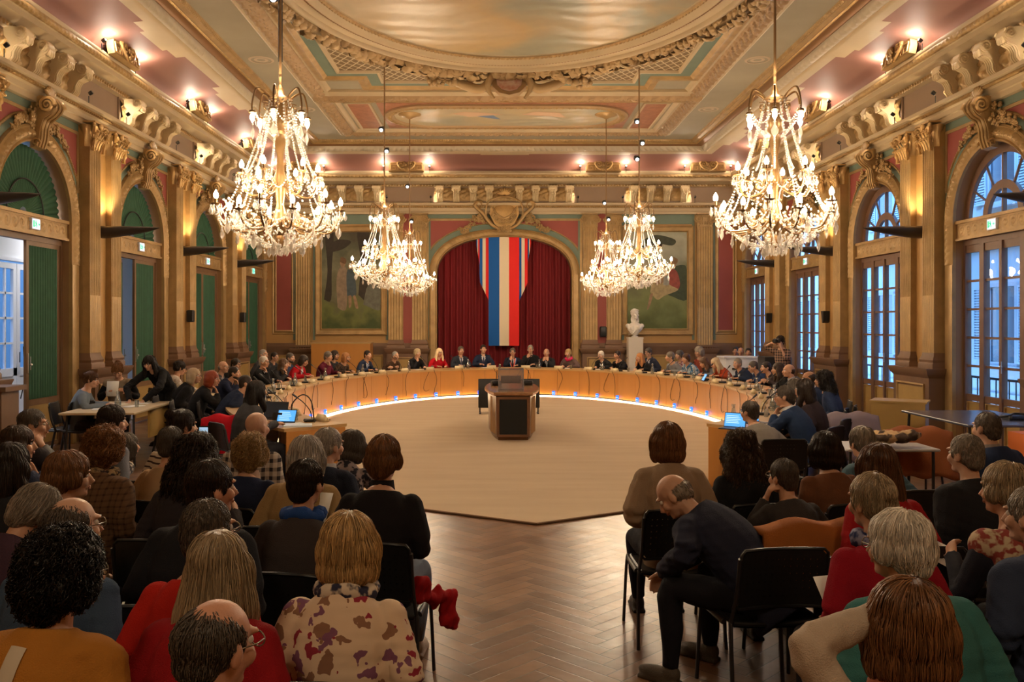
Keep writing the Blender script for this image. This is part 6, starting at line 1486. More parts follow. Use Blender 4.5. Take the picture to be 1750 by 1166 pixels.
def laptop(loc, rz, label, glow=True, tablet=False):
    rt = thing('laptop' if not tablet else 'tablet', label, 'laptop' if not tablet else 'tablet', loc, rz); w, d = (.16, .22) if not tablet else (.12, .17)
    if not tablet: mb = MB().rbox((-w, -d, 0), (w, 0, .016), .006); obj('keyboard', mb, DARK, rt)
    else: mb = MB().prism([(-.02, 0), (-.14, 0), (-.05, .12)], .12, (-.06, 0, 0), (0, -1, 0), (0, 0, 1)); obj('stand', mb, BLACK, rt)
    T = TR((0, 0, .01), rx=-.32 if not tablet else -.5); mb = MB().rbox((-w, 0, 0), (w, .012, d), .006, T); obj('lid', mb, BLACK, rt)
    mb = MB().box((-w+.01, -.002, .015), (w-.01, .0, d-.012), T); obj('screen', mb, emit('screen_blue', (.06, .28, .70), .9) if glow else mat('screen_off', (.03, .04, .06), .1), rt)
    if glow:
        mb = MB()
        for k in range(5): mb.box((-w+.03, -.004, d*.75-k*.025), (w*(.3+.1*(k % 3)), -.002, d*.75-k*.025+.008), T)
        obj('screen_text', mb, emit('screen_white', (.4, .6, .8), .9), rt)
    return rt
laptop((2.74, 10.05, .75), -.6, 'open laptop with a blue screen before the man in the grey sweater').scale = (.8, .8, .8)
laptop((-2.52, 10.55, .75), -.15, 'propped tablet with a blue screen on the left end of the table', tablet=True)
laptop((-2.75, 10.95, .75), -.2, 'open dark laptop on the left end of the table behind the propped tablet', False)
laptop((3.1, 10.6, .75), .5, 'open laptop with blue screen beside the raised hand of the navy suited man').scale = (.8, .8, .8)
laptop((4.3, 18.2, .75), -1.6, 'tilted tablet held up by the woman in rust orange', tablet=True)
mb = MB(); mb.box((-.16, -.11, 0), (.16, .11, .02)); tag(obj('folder', mb, mat('blue_white_paper', (.62, .70, .80), .5), loc=(-2.30, 10.25, .75), rz=.2), 'pale blue folder on the left end of the table', 'folder')
mb = MB(); mb.tube(catmull([(-2.15, 10.45, .77), (-2.2, 10.5, 1.02), (-2.35, 10.7, 1.08), (-2.5, 10.8, .95), (-2.5, 10.85, .78)], 8), .008, 6); tag(obj('curved_cable', mb, CBL), 'thick black cable arching over the left end of the table', 'cable')
# ------------------------------------------------------------------ desk in the middle
dk = thing('central_desk', 'boat-shaped dark wooden desk with black front standing alone on the carpet', 'desk', (.30, 14.5, .016))
WAL = mat('walnut', (.16, .07, .03), .28, 0, .05, 20, .3, 3, (4, 1, 4), .6)
def outline(k, n=10):
    R_ = catmull([(.285, 0), (.37, .45), (.43, 1.2), (.38, 2.1), (.24, 2.7)], 5); R_ = [(x*k, y) for x, y, *_ in [tuple(q)+(0,) for q in [(*p,)[:2] for p in [(a[0], a[1]) for a in R_]]]]; return [(-x, y) for x, y in R_][::-1]+R_
def R2(k, y0=0, sy=1): 
    P = catmull([(.285, 0, 0), (.37, .45, 0), (.43, 1.2, 0), (.38, 2.1, 0), (.24, 2.7, 0)], 5); return [(-p[0]*k, p[1]*sy+y0) for p in P][::-1][:-0 or None]+[(p[0]*k, p[1]*sy+y0) for p in P]
def loftpoly(mb, levels):
    G = [[(x, y, z) for x, y in P] for P, z in levels]; mb.grid(np.array(G), cv=True, caps=True)
mb = MB(); loftpoly(mb, [(R2(.86, .06, .95), .0), (R2(.88, .05, .96), .05), (R2(.96, .02, .98), .08), (R2(1.0), .73)]); obj('desk_body', mb, WAL, dk)
mb = MB(); loftpoly(mb, [(R2(1.08, -.04, 1.03), .74), (R2(1.13, -.07, 1.05), .755), (R2(1.13, -.07, 1.05), .785), (R2(1.10, -.05, 1.04), .80)]); obj('desktop', mb, mat('glossy_walnut', (.30, .15, .07), .22, 0, .03, 20, .2, 3, (4, 1, 4), .7), dk)
mb = MB(); mb.box((-.225, -.018, .10), (.225, .0, .68)); obj('speaker_cloth', mb, mat('black_cloth', (.012, .012, .012), .9), dk)
mb = MB(); frame_boxes(mb, -.27, .27, .06, .72, .04, -.028, -.0); obj('front_frame', mb, WAL, dk)
for s in (-1, 1):
    mb = MB()
    for k in range(4): y = .12+k*.10; mb.box((s*(.30+k*.022)-.012, y, .1), (s*(.30+k*.022)+.018, y+.045, .7))
    obj('side_slat', mb, mat('pale_slats', (.50, .33, .18), .4), dk)
bxr = thing('ballot_box', 'clear plastic ballot box on the near end of the central desk', 'ballot box', (.27, 14.95, .816))
mb = MB(); 
for (lo_, hi_) in (((-.21, -.15, 0), (.21, -.145, .36)), ((-.21, .145, 0), (.21, .15, .36)), ((-.21, -.15, 0), (-.205, .15, .36)), ((.205, -.15, 0), (.21, .15, .36)), ((-.21, -.15, 0), (.21, .15, .005))): mb.box(lo_, hi_)
obj('clear_walls', mb, mixglass('acrylic', (.92, .93, .95), .80, .12, .04, (.5, .5, .52)), bxr)
mb = MB(); frame_boxes(mb, -.215, .215, 0, .365, .012, -.155, -.145); frame_boxes(mb, -.215, .215, 0, .365, .012, .145, .155); mb.box((-.215, -.155, .35), (.215, .155, .365)); obj('lid', mb, mixglass('acrylic_edge', (.85, .85, .88), .5, .25, .1, (.7, .7, .72)), bxr)
mb = MB(); mb.box((-.17, -.1, .12), (.17, .1, .24)); obj('lock_unit', mb, mixglass('smoked', (.45, .46, .5), .65, .2), bxr)
for (x, y, nm) in ((.02, 16.0, 'left'), (.60, 16.1, 'right')):
    mb = MB().rbox((-.09, -.07, 0), (.09, .07, .09), .02); mb.tube([(0, .02, .05), (0, -.05, .28)], .006, 6); tag(obj('desk_equipment', mb, BLACK, loc=(x, y, .816), rz=.3), f'black conference unit on the central desk behind the ballot box, {nm} one', 'equipment')
for (x0, x1, nm) in ((-.36, .10, 'left'), (.50, .96, 'right')):
    rt = thing('floor_screen', f'black screen on a thin leg standing {nm} of the central desk', 'screen', ((x0+x1)/2, 18.9, .016)); w = (x1-x0)/2
    obj('panel', MB().rbox((-w, -.04, .12), (w, .04, .74), .01), BLACK, rt); obj('stand', MB().box((-w+.02, -.15, 0), (-w+.06, .15, .02)).box((-w+.02, -.02, 0), (-w+.05, .02, .14)).box((w-.06, -.15, 0), (w-.02, .15, .02)).box((w-.05, -.02, 0), (w-.02, .02, .14)), DARK, rt)
# ------------------------------------------------------------------ bust on its plinth
bs = thing('bust', 'white marble bust of a woman with a wreath on a white plinth', 'sculpture', (4.10, 25.75, 1.55), PI)
MARB = mat('white_marble', (.72, .66, .58), .45, 0, .05, 20, .08, 3)
def bustm():
    mb = MB(); T = Matrix.Translation((0, .02, .665))@Rh(.35, 0, 0).to_4x4()@Matrix.Scale(1.32, 4); head_parts(mb, T)
    mb.ell((0, -.02, .045), (.085, .10, .09), T=T); mb.ell((0, -.10, .02), (.05, .05, .045), T=T)
    for k in range(18): a = k*2*PI/18; mb.ell((.080*math.sin(a), .088*math.cos(a)-.012, .070-.02*math.cos(a)*-1+.008*(k % 2)), (.015, .013, .018), T=T)
    for e in (-1, 1): mb.tube(catmull([(e*.07, -.02, .62), (e*.10, .0, .52), (e*.09, .06, .42)], 5), .022, 6)
    mb.tube([(0, 0, .40), (0, 0, .48), (0, .01, .60)], [.10, .072, .066], 10)
    mb.tube([(0, 0, .06), (0, 0, .12), (0, .01, .22), (0, 0, .34), (0, 0, .42)], [(.08, .07), (.13, .10), (.22, .14), (.25, .13), (.10, .08)], 14, flat=(1, 0, 0))
    for e in (-1, 1): mb.ell((e*.10, .11, .27), (.07, .06, .07)); mb.ell((e*.20, 0, .33), (.075, .08, .07))
    for k in range(7): mb.tube(catmull([(-.24+k*.03, .05, .38-k*.015), (-.05+k*.02, .15, .24-k*.02), (.20, .06, .30-k*.04)], 5), .007, 5)
    mb.lathe([(.10, 0), (.10, .02), (.055, .04), (.05, .08), (.09, .11)], 14)
    return remesh(mb, .007, 2)
bm_ = bustm(); bm_.polygons.foreach_set('use_smooth', np.ones(len(bm_.polygons), bool)); part('marble_figure', bm_, MARB, bs)
pt = thing('plinth', 'tall plain white plinth under the marble bust', 'plinth', (4.10, 25.75, 0)); obj('block', MB().box((-.21, -.21, 0), (.21, .21, 1.50)), mat('white_plinth', (.62, .55, .46), .6), pt); obj('top_slab', MB().box((-.22, -.22, 1.50), (.22, .22, 1.549)), MC['white_plinth'], pt)
# ------------------------------------------------------------------ furniture round the edges
cb = thing('wooden_screen', 'honey-coloured wooden panel box standing before the forest painting', 'cabinet', (-4.45, 25.6, 0)); obj('cabinet_body', MB().box((-.85, -.3, 0), (.85, .3, 1.36)), BEECH, cb); obj('top_edge', MB().box((-.87, -.32, 1.36), (.87, .32, 1.40)), BEECHL, cb)
wc = thing('white_cabinet', 'white cabinet with a small grey top box before the far right window', 'cabinet', (6.15, 22.2, 0)); obj('cabinet_body', MB().rbox((-.42, -.35, 0), (.42, .35, 1.08), .02), WHITE, wc); obj('cabinet_top', MB().box((-.45, -.38, 1.08), (.45, .38, 1.12)), WHITE, wc); mb = MB(); mb.box((-.25, -.37, .8), (.25, -.35, .84)); obj('handle', mb, DARK, wc)
tag(obj('flight_case', MB().rbox((-.32, -.3, 0), (.32, .3, 1.15), .02), BLACK, loc=(6.75, 21.2, 0)), 'black box standing right of the white cabinet by the window', 'case')
cbn = thing('low_cabinet', 'low ochre wooden cabinet with a grey side by the right pilasters', 'cabinet', (5.95, 12.9, 0), -.55); obj('front_board', MB().box((-.36, -.25, .02), (.36, -.22, .80)), mat('mustard_board', (.48, .30, .09), .5), cbn); obj('carcass', MB().box((-.36, -.22, 0), (.36, .25, .80)), mat('grey_laminate', (.42, .41, .42), .5), cbn); obj('top_board', MB().box((-.38, -.27, .80), (.38, .27, .825)), mat('mustard_board', (1, 1, 1)), cbn)
ft = thing('folding_table', 'long dark folding table by the nearest window wall on the right', 'table', (6.25, 11.3, 0), -.02); obj('table_top', MB().rbox((-.62, -.9, .715), (.62, .9, .745), .01), mat('dark_blue_laminate', (.10, .10, .13), .25, 0, spec=.6), ft)
for sx in (-1, 1):
    for sy in (-1, 1): mb = MB(); mb.tube([(sx*.55, sy*.8, .715), (sx*.57, sy*.84, 0)], .018, 8); obj('leg', mb, DARK, ft)
mb = MB(); mb.rbox((-.16, -.12, 0), (.16, .12, .05), .02); mb.tube(catmull([(-.3, .1, .015), (-.15, -.05, .05), (.0, .05, .07), (.2, -.02, .05), (.35, .1, .015)], 6), .014, 6); tag(obj('cable_bundle', mb, BLACK, loc=(6.55, 11.0, .745)), 'black bag with cables lying on the dark folding table', 'bag')
oc_ = thing('orange_box', 'orange board leaning by the dark folding table at the right edge', 'board', (5.98, 9.9, 0)); obj('board_face', MB().box((-.02, -.3, .25), (.28, .3, .70)), mat('orange_board', (.62, .16, .04), .5), oc_); obj('board_legs', MB().box((0, -.28, 0), (.03, -.25, .25)).box((.22, .25, 0), (.25, .28, .25)), DARK, oc_)
st_ = thing('staff_table', 'pale folding table where three clerks count papers by the green doors', 'table', (-5.42, 12.75, 0), .06); obj('table_top', MB().rbox((-.50, -.95, .715), (.50, .85, .745), .008), mat('pale_table_laminate', (.52, .40, .25), .45), st_)
for sx in (-1, 1):
    for sy in (-1, 1): mb = MB(); mb.tube([(sx*.44, sy*.8, .715), (sx*.46, sy*.82, 0)], .016, 8); obj('leg', mb, DARK, st_)
obj('modesty_panel', MB().box((.40, -.1, .30), (.43, .84, .71)), mat('mustard_board', (1, 1, 1)), st_)
s2_ = thing('side_desk', 'small pale desk where the woman in white lace reads by the green curtains', 'table', (-5.15, 15.0, 0), .05); obj('table_top', MB().rbox((-.35, -.5, .715), (.35, .5, .745), .008), MC['pale_table_laminate'], s2_)
for sx in (-1, 1):
    for sy in (-1, 1): mb = MB(); mb.tube([(sx*.3, sy*.45, .715), (sx*.3, sy*.45, 0)], .014, 8); obj('leg', mb, DARK, s2_)
for k, (x, y, a, nm) in enumerate(((-5.55, 12.35, .3, 'nearest the seated clerk in blue'), (-5.25, 12.7, -.4, 'in the middle'), (-5.3, 13.2, .2, 'under the hands of the standing clerk'), (-5.65, 13.05, 1.2, 'before the clerk in the beige waistcoat'))):
    tag(obj('papers', PM, None, None, None, (x, y, .746), a), f'white sheets on the clerks table, {nm}', 'paper', 'sheets on the clerks table')
o = dup(car0); o.location = (-5.35, 12.45, .746); o['label'] = 'clear water carafe on the clerks table'; del o['group']
tag(obj('drinking_glass', TM, None, None, None, (-5.15, 12.62, .746)), 'clear tumbler on the clerks table', 'glass')
mb = MB(); mb.box((-.1, -.14, 0), (.1, .14, .02), TR(rx=.0)); tag(obj('open_book', mb, PAPER, loc=(-5.1, 14.95, .746)), 'open white booklet under the hands of the woman in lace', 'book')
# lectern at the very left edge, television behind
tv = thing('wall_screen', 'edge of a black screen on a stand at the left edge of the picture', 'screen', (-5.02, 8.85, 0)); obj('panel', MB().rbox((-.6, -.03, 1.55), (.008, .03, 2.28), .01), BLACK, tv); obj('stand', MB().box((-.33, -.02, 0), (-.27, .02, 1.6)).box((-.5, -.25, 0), (-.1, .25, .03)), DARK, tv)
le = thing('lectern', 'wooden ledge of a lectern cut by the left edge of the picture', 'lectern', (-6.15, 11.1, 0)); obj('lectern_body', MB().box((-.3, -.2, 0), (.02, .2, 1.1)), BROWN, le); obj('lectern_top', MB().box((-.35, -.25, 1.1), (.10, .25, 1.16)), BROWN, le)
# ------------------------------------------------------------------ stacking chairs
def chair():
    rt = thing('stacking_chair', 'x', 'chair'); mb = MB(); nx_, nz_ = 14, 8; H_ = []
    def P(u, v, o): # u -1..1, v 0..1
        x = .235*u*(1-.06*v*v); z = .53+.30*v; y = -.235-.05*v+.035*(1-u*u)-.0+o; return (x, y, z)
    for o, fl in ((0, 0), (-.012, 1)):
        for i in range(nx_):
            for j in range(nz_):
                u0, u1, v0, v1 = -1+2*i/nx_, -1+2*(i+1)/nx_, j/nz_, (j+1)/nz_
                if (i in (0, nx_-1) and j in (0, nz_-1)): 
                    c = [(u0, v0), (u1, v0), (u1, v1), (u0, v1)]; k = {(0, 0): 0, (nx_-1, 0): 1, (nx_-1, nz_-1): 2, (0, nz_-1): 3}[(i, j)]; c.pop(k); q = [P(a, b_, o) for a, b_ in c]; mb.add(q, np.array([[0, 1, 2] if fl else [2, 1, 0]])); continue
                if 0 < i < nx_-1 and 1 <= j < nz_-1 and (i+j) % 1 == 0:
                    cu, cv, hu, hv = (u0+u1)/2, (v0+v1)/2, .016, .013
                    q = [P(a, b_, o) for a, b_ in ((u0, v0), (u1, v0), (u1, v1), (u0, v1), (cu-hu, cv-hv), (cu+hu, cv-hv), (cu+hu, cv+hv), (cu-hu, cv+hv))]
                    f = [(0, 1, 5, 4), (1, 2, 6, 5), (2, 3, 7, 6), (3, 0, 4, 7)]
                else: q = [P(a, b_, o) for a, b_ in ((u0, v0), (u1, v0), (u1, v1), (u0, v1))]; f = [(0, 1, 2, 3)]
                mb.add(q, np.array([t_ if fl else t_[::-1] for t_ in f]))
    E_ = [P(u, v, -.006) for u, v in [(-.93, 0), (0, 0), (.93, 0), (1, .06), (1, .94), (.93, 1), (.5, 1), (0, 1), (-.5, 1), (-.93, 1), (-1, .94), (-1, .06), (-.93, 0)]]; mb.tube(E_, .009, 6, cap=False)
    obj('backrest', mb, BLACK, rt, 50)
    mb = MB(); G = []
    for v in np.linspace(0, 1, 7): G.append([(.23*u*(1-.05*(v > .9)), -.20+.42*v, .445-.012*(1-u*u)*(1-v)-.02*max(0, v-.8)*5*.4) for u in np.linspace(-1, 1, 9)])
    G = np.array(G); mb.grid(G); B_ = G.copy(); B_[..., 2] -= .018; mb.grid(B_[:, ::-1]); rim = [tuple(q) for q in list(G[0])+list(G[1:, -1])+list(G[-1][::-1])+list(G[::-1][:, 0])]; mb.tube(rim, .010, 5); obj('seat', mb, BLACK, rt, 50)
    for s in (-1, 1):
        mb = MB(); mb.tube(catmull([(s*.265, .24, 0), (s*.25, .21, .40), (s*.245, .16, .425), (s*.245, -.1, .425)], 5), [(.016, .010)]*16, 8); obj('leg', mb, DARK, rt, 60)
        mb = MB(); mb.tube(catmull([(s*.265, -.28, 0), (s*.25, -.21, .40), (s*.243, -.20, .46), (s*.236, -.25, .60), (s*.232, -.285, .79)], 5), [(.016, .010)]*21, 8); obj('leg', mb, DARK, rt, 60)
    return rt
CH0 = [chair(), False]
def put_chair(x, y, rz, label, group='black stacking chairs of the audience'):
    o = CH0[0] if not CH0[1] else dup(CH0[0]); CH0[1] = True; o.location = (x, y, 0); o.rotation_euler[2] = rz; o['label'] = label; o['group'] = group; return o
# ------------------------------------------------------------------ who sits where
def short(a, b_):
    w = (a+b_).split()[:16]
    while w[-1] in ('a', 'the', 'in', 'with', 'of', 'and', 'over', 'his', 'her', 'behind', 'at', 'on', 'beside', 'by', 'left', 'under', 'between', 'near', 'two'): w.pop()
    return ' '.join(w)
def face(x, y, tx=EC[0], ty=16.0): return math.atan2(-(tx-x), ty-y)
def lean_for(hz, s=1.0):
    c = (hz/s-.50-.135)/.56; return math.acos(max(.2, min(1, c)))
def audience(px_, py_, label, hair, top, hz=1.19, d=None, chairlab=None, rz=None, dx=0, chair=True, **k):
    if d is None: d = FPX*(EYE-hz)/(py_-VY)
    hzz = EYE-(py_-VY)*d/FPX; x = (px_-VX)*d/FPX; s = k.pop('s', None); lean = k.pop('lean', None)
    if s is None: s = min(1.04, max(.94, hzz/1.19))
    if lean is None: lean = lean_for(min(hzz, 1.19*s), s)
    rz = face(x, d) if rz is None else rz; off = (.56*math.sin(lean)+.05)*s
    X, Y = x+math.sin(rz)*off+dx, d-math.cos(rz)*off
    o = person(label, (X, Y, 0), rz, hair, top, lean=lean, s=s, **k)
    if chair: put_chair(X, Y, rz, short('black chair under the ', chairlab or label))
    return X, Y, rz
# ---- left block, from the front row back to the camera
audience(54, 724, 'grey-haired man in a dark vest resting his cheek on his hand by the clerks', ('thin', 'darkgrey'), ('sweater', (.22, .22, .22)), near=1, yaw=-.75, arms=('lap', 'cheek'), vest=cloth('puffer', (.03, .025, .03)), glasses=True, chairlab='man in the dark vest', seed=2)
audience(189, 719, 'person with dark tousled hair seated in front of the clerks table', ('tousled', 'dark'), ('sweater', (.16, .17, .20)), near=1, yaw=-.6, seed=3, skin=1)
audience(212, 757, 'grey-haired woman in a patterned top behind the curly-haired woman', ('bob', 'darkgrey'), ('blouse', (.5, .45, .4), 'print', (.05, .05, .06)), near=1, d=7.9, yaw=-.4, seed=4)
audience(309, 727, 'woman with a dark hair bun in a striped sailor sweater', ('bun', 'dark'), ('sweater', (.55, .46, .36), 'stripes', (.05, .03, .03)), near=1, yaw=-.5, arms=('hold', 'hold'), seed=1)
audience(292, 757, 'person with short grey-brown hair in beige behind the sailor sweater', ('short', 'darkgrey'), ('sweater', (.42, .28, .16)), near=1, d=5.9, w=.9, seed=6)
audience(334, 778, 'woman with very long wavy dark hair holding up a phone', ('bigwavy', 'dark'), ('sweater', (.03, .025, .03)), near=2, yaw=-.5, arms=('lap', 'hold'), seed=2, d=4.9)
audience(437, 728, 'bald man in a black and cream plaid shirt near the table end', ('', 'silver'), ('blouse', (.50, .42, .36), 'plaid', (.03, .025, .03)), near=1, yaw=-.25, w=1.08, seed=3, skin=1)
audience(428, 772, 'woman with curly pale blonde hair in a navy sweater', ('curly', 'blonde'), ('sweater', (.02, .028, .07)), near=2, collar=(.55, .36, .26), seed=0, d=5.7)
audience(28, 757, 'person with brown bobbed hair in a navy coat at the left edge', ('pixie', 'brown'), ('coat', (.03, .04, .08)), near=1, d=5.9, yaw=-.7, arms=('lap', 'chin'), seed=2)
audience(14, 795, 'woman with straight dark hair at the left edge, ahead of the bowed grey head', ('long', 'dark'), ('coat', (.02, .02, .025)), near=2, yaw=-.3, seed=1)
audience(178, 765, 'woman with curly ginger hair in a brown checked coat', ('curly', 'ginger'), ('coat', (.13, .07, .035), 'tweed', (.05, .025, .015)), near=2, w=1.05, yaw=-.25, scarf=cloth('leopard', (.3, .2, .1), 'print', (.03, .02, .02)), seed=1)
audience(523, 778, 'woman with a silver bob in an ochre coat', ('bob', 'silver'), ('coat', (.36, .23, .10)), near=2, yaw=-.35, seed=1, d=5.2)
audience(559, 760, 'grey-haired man in a dark suit beside the silver bob', ('short', 'silver'), ('jacket', (.02, .025, .045)), near=2, yaw=-.55, collar=(.6, .6, .62), seed=4, skin=1, d=5.75)
audience(597, 758, 'dark-haired woman in a patterned black top hiding her face with a hand', ('bob', 'darkgrey'), ('blouse', (.02, .02, .03), 'print', (.25, .2, .2)), near=2, yaw=-.5, pitch=.25, arms=('lap', 'cheek'), w=.9, seed=2, d=6.4)
X_, Y_, R_ = audience(655, 783, 'woman with short auburn hair in a black turtleneck at the aisle', ('pixie', 'auburn'), ('sweater', (.014, .012, .014)), near=2, yaw=-.15, collar='turtle', w=1.08, legs=(.16, .20, .28), shoes=(.5, .42, .36), seed=1, d=4.85)
sc_ = MB(); sc_.tube(catmull([(.23, -.18, .60), (.30, -.05, .50), (.33, .05, .48), (.38, .10, .40), (.37, .06, .30)], 6), [(.05+.03*math.sin(i*.9), .035) for i in range(25)], 9)
mz = remesh(sc_, .012, 1); v = co(mz); setco(mz, v+nrm(mz)*(.014*wob(v, 60, 2))[:, None]); tag(obj('red_scarf', mz, cloth('redscarf', (.42, .01, .015)), None, None, (X_, Y_, 0), R_), 'bright red scarf hanging over the chair side by the aisle on the left', 'scarf')
bgm = MB(); bgm.ell((.0, 0, .10), (.14, .09, .11)); bgm.tube(catmull([(-.1, 0, .18), (0, .02, .34), (.1, 0, .18)], 6), .010, 6); tag(obj('handbag', remesh(bgm, .012, 1), mat('tan_bag', (.12, .07, .045), .5), None, None, (X_-.02, Y_-.62, 0)), 'brown handbag on the floor behind the aisle chair on the left', 'bag')
audience(112, 812, 'woman with short auburn hair and pearl earrings in a cream sweater', ('pixie', 'auburn'), ('sweater', (.46, .32, .17)), near=2, yaw=-.7, w=1.05, seed=3, skin=1)
audience(36, 838, 'grey-haired person bowing in a dark purple cardigan at the left edge', ('pixie', 'grey'), ('coat', (.06, .03, .05)), near=2, hz=1.10, pitch=.7, lean=.5, yaw=-.3, seed=2, d=3.95)
audience(355, 832, 'dark-haired man in a black hooded coat', ('short', 'dark'), ('coat', (.014, .015, .02)), near=2, yaw=-.65, w=1.02, seed=1, skin=3, d=3.85)
audience(521, 824, 'young man with dark hair and a blue hood over a grey-brown top', ('short', 'dark'), ('sweater', (.05, .04, .04)), near=2, yaw=-.2, scarf=cloth('bluehood', (.02, .07, .28)), seed=3, d=4.3)
audience(118, 896, 'man with thinning dark hair in a denim blue shirt', ('crown', 'darkgrey'), ('blouse', (.05, .085, .15)), near=2, yaw=-.45, glasses=True, w=1.1, seed=2, skin=1)
audience(351, 905, 'grey-brown-haired man in a bright red turtleneck', ('thin', 'darkgrey'), ('sweater', (.50, .02, .012)), near=2, yaw=-.4, collar='turtle', glasses=True, seed=1)
audience(372, 968, 'woman with long pale blonde hair tied with a black band in a red coat', ('long', 'greyblonde'), ('coat', (.32, .01, .015)), near=2, yaw=-.15, scarf=cloth('furcollar', (.33, .25, .17)), seed=4, d=2.85)
MX = audience(101, 978, 'woman with thick short black hair in a mustard jacket with a white strap', ('curly', 'black'), ('jacket', (.46, .19, .03)), near=2, yaw=-.55, w=1.08, glasses=True, seed=3, chairlab='woman in the mustard jacket', d=2.6)
X_, Y_, R_ = audience(595, 930, 'woman with a straw blonde bob in a white blouse with purple flowers', ('bob', 'blonde'), ('blouse', (.66, .50, .36), 'floral'), near=2, yaw=-.1, scarf=cloth('spotscarf', (.6, .5, .4), 'print', (.03, .03, .06)), w=1.04, legs=(.12, .15, .2), seed=2, chairlab='woman in the floral blouse', d=3.1)
audience(356, 1098, 'bald older man with glasses in a pale collar at the bottom edge', ('crown', 'darkgrey'), ('jacket', (.42, .38, .30)), near=2, yaw=-.45, pitch=.15, glasses=True, seed=1, skin=3, collar=(.5, .46, .38))
# ---- right block
audience(1141, 753, 'woman with an auburn bob in a beige coat on the front aisle chair', ('bob', 'auburn'), ('coat', (.34, .24, .16)), near=2, d=5.65, yaw=.1, rz=.02, legs=(.012, .012, .02), seed=1)
X_, Y_, R_ = 1.43, 4.62, .85
person('bald man in a navy coat bending far forward over his knees', (X_, Y_, 0), R_, ('bald', 'grey'), ('coat', (.022, .025, .05)), near=2, lean=.80, pitch=.75, yaw=.25, arms=(('reach', ((-.30, .30, .72), (-.14, .52, .56), (.2, .6, -.7), (0, .3, -1))), ('reach', ((.20, .34, .74), (.05, .54, .55), (-.3, .6, -.7), (0, .3, -1)))), legs=(.014, .014, .02), shoes=(.10, .08, .06), w=1.1, seed=2, skin=1, s=1.03, knees=(.15, .18))
put_chair(X_-.03, Y_, .12, 'black perforated chair under the bald man bending forward')
audience(1266, 765, 'woman with very long curly dark hair in a black top', ('bigwavy', 'brown'), ('sweater', (.012, .012, .014)), near=2, yaw=.1, seed=1, d=5.8)
CX = audience(1342, 812, 'short-haired person in a charcoal sweater, hand to cheek, with glasses', ('short', 'darkgrey'), ('sweater', (.045, .04, .04)), near=2, yaw=.35, arms=('cheek', 'lap'), glasses=True, w=.95, s=.90, seed=1, d=5.3)
audience(1411, 766, 'woman with a dark brown bob in a rust brown top', ('bob', 'dark'), ('sweater', (.16, .065, .03)), near=2, yaw=.05, seed=3, d=5.8)
audience(1500, 795, 'woman with long straight brown hair in a red sweater', ('long', 'chestnut'), ('sweater', (.34, .012, .015)), near=2, d=4.75, seed=2)
audience(1490, 742, 'grey-haired man in a blue-grey jacket leaning forward', ('tousled', 'grey'), ('jacket', (.07, .13, .17)), near=1, d=6.4, lean=.45, rz=.15, side=-.12, seed=2)
audience(1652, 775, 'grey-haired man in a black leather jacket', ('thin', 'grey'), ('coat', (.018, .018, .022)), near=2, yaw=.15, w=1.12, seed=3, skin=1)
audience(1687, 730, 'man with cropped dark grey hair in a navy coat at the right table', ('buzz', 'darkgrey'), ('coat', (.02, .035, .09)), near=1, w=1.15, collar=(.4, .35, .33), seed=1, skin=1)
audience(1493, 856, 'woman with grey-blonde pinned-up hair in a crimson sweater', ('updo', 'greyblonde'), ('sweater', (.30, .008, .02)), near=2, yaw=.25, scarf=cloth('navyprint', (.02, .03, .1), 'print', (.2, .2, .3)), seed=1)
audience(1722, 836, 'white-haired woman in a navy top with a patterned cream shawl', ('pixie', 'greyblonde'), ('sweater', (.02, .022, .035)), near=2, yaw=.35, arms=('hold', 'hold'), vest=cloth('shawl', (.50, .40, .27), 'print', (.25, .05, .04)), seed=4)
audience(1543, 932, 'white-haired woman with glasses in a teal fleece', ('pixie', 'white'), ('coat', (.045, .17, .165)), near=2, yaw=.5, collar='turtle', w=1.05, glasses=True, seed=2)
audience(1768, 880, 'man in a navy blue suit cut by the right edge', ('short', 'grey'), ('jacket', (.035, .05, .10)), near=2, d=3.55, yaw=.4, w=1.12, seed=1, skin=1)
audience(1553, 1068, 'woman with an auburn bob and salmon scarf raising an arm at the bottom', ('bob', 'auburn'), ('sweater', (.50, .40, .31)), near=2, arms=(('reach', ((-.27, .10, 1.15), (-.06, .17, 1.20), (.5, 0, .7), (0, -1, 0))), 'lap'), scarf=cloth('salmon', (.45, .15, .08)), seed=4)
# empty chairs and things left on chairs
def cloth_over(name, label, cat, mat_, X, Y, rz, w=.30, z0=.35, top_=.86, seed=1, out=.10):
    mb = MB(); G = []
    for k in range(22):
        f = k/21; a = f*2-1; y = -.27+(-.05 if a < 0 else .03)-.10*(a < 0)*abs(a)+.06*(a > 0)*a; z = top_-(top_-z0)*abs(a)**1.0*(1 if a < 0 else .8)
        G.append([(w*u*(1+.12*abs(a)), y+.018*math.sin(u*9+seed)*abs(a), z-.02*abs(u)**3-.015*math.cos(u*7)) for u in np.linspace(-1, 1, 21)])
    mb.grid(np.array(G)); me = mb.mesh('c', 80); o = obj(name, me, mat_, None, 80, (X, Y, 0), rz); md = o.modifiers.new('thick', 'SOLIDIFY'); md.thickness = .035; md.offset = 1
    tag(o, label, cat); return o
def at(px_, py_, z): d = FPX*(EYE-z)/(py_-VY); return ((px_-VX)*d/FPX, d)
def empty_chair(px_, py_, label, rz=0, z=.82): x, y = at(px_, py_, z); y += .28; put_chair(x, y, rz, label); return x, y
x, y = empty_chair(387, 716, 'black stacking chair under the bright red coat', .1); cloth_over('red_coat', 'bright red coat hung over a chair back left of the plaid shirt', 'coat', cloth('redcoat', (.50, .008, .02)), x, y, .1)
x, y = empty_chair(1445, 712, 'black stacking chair under the lilac coat', .2); cloth_over('lilac_coat', 'pale lilac coat hung over a chair back by the right end of the table', 'coat', cloth('lilac', (.30, .24, .28)), x, y, .2, .34, .3)
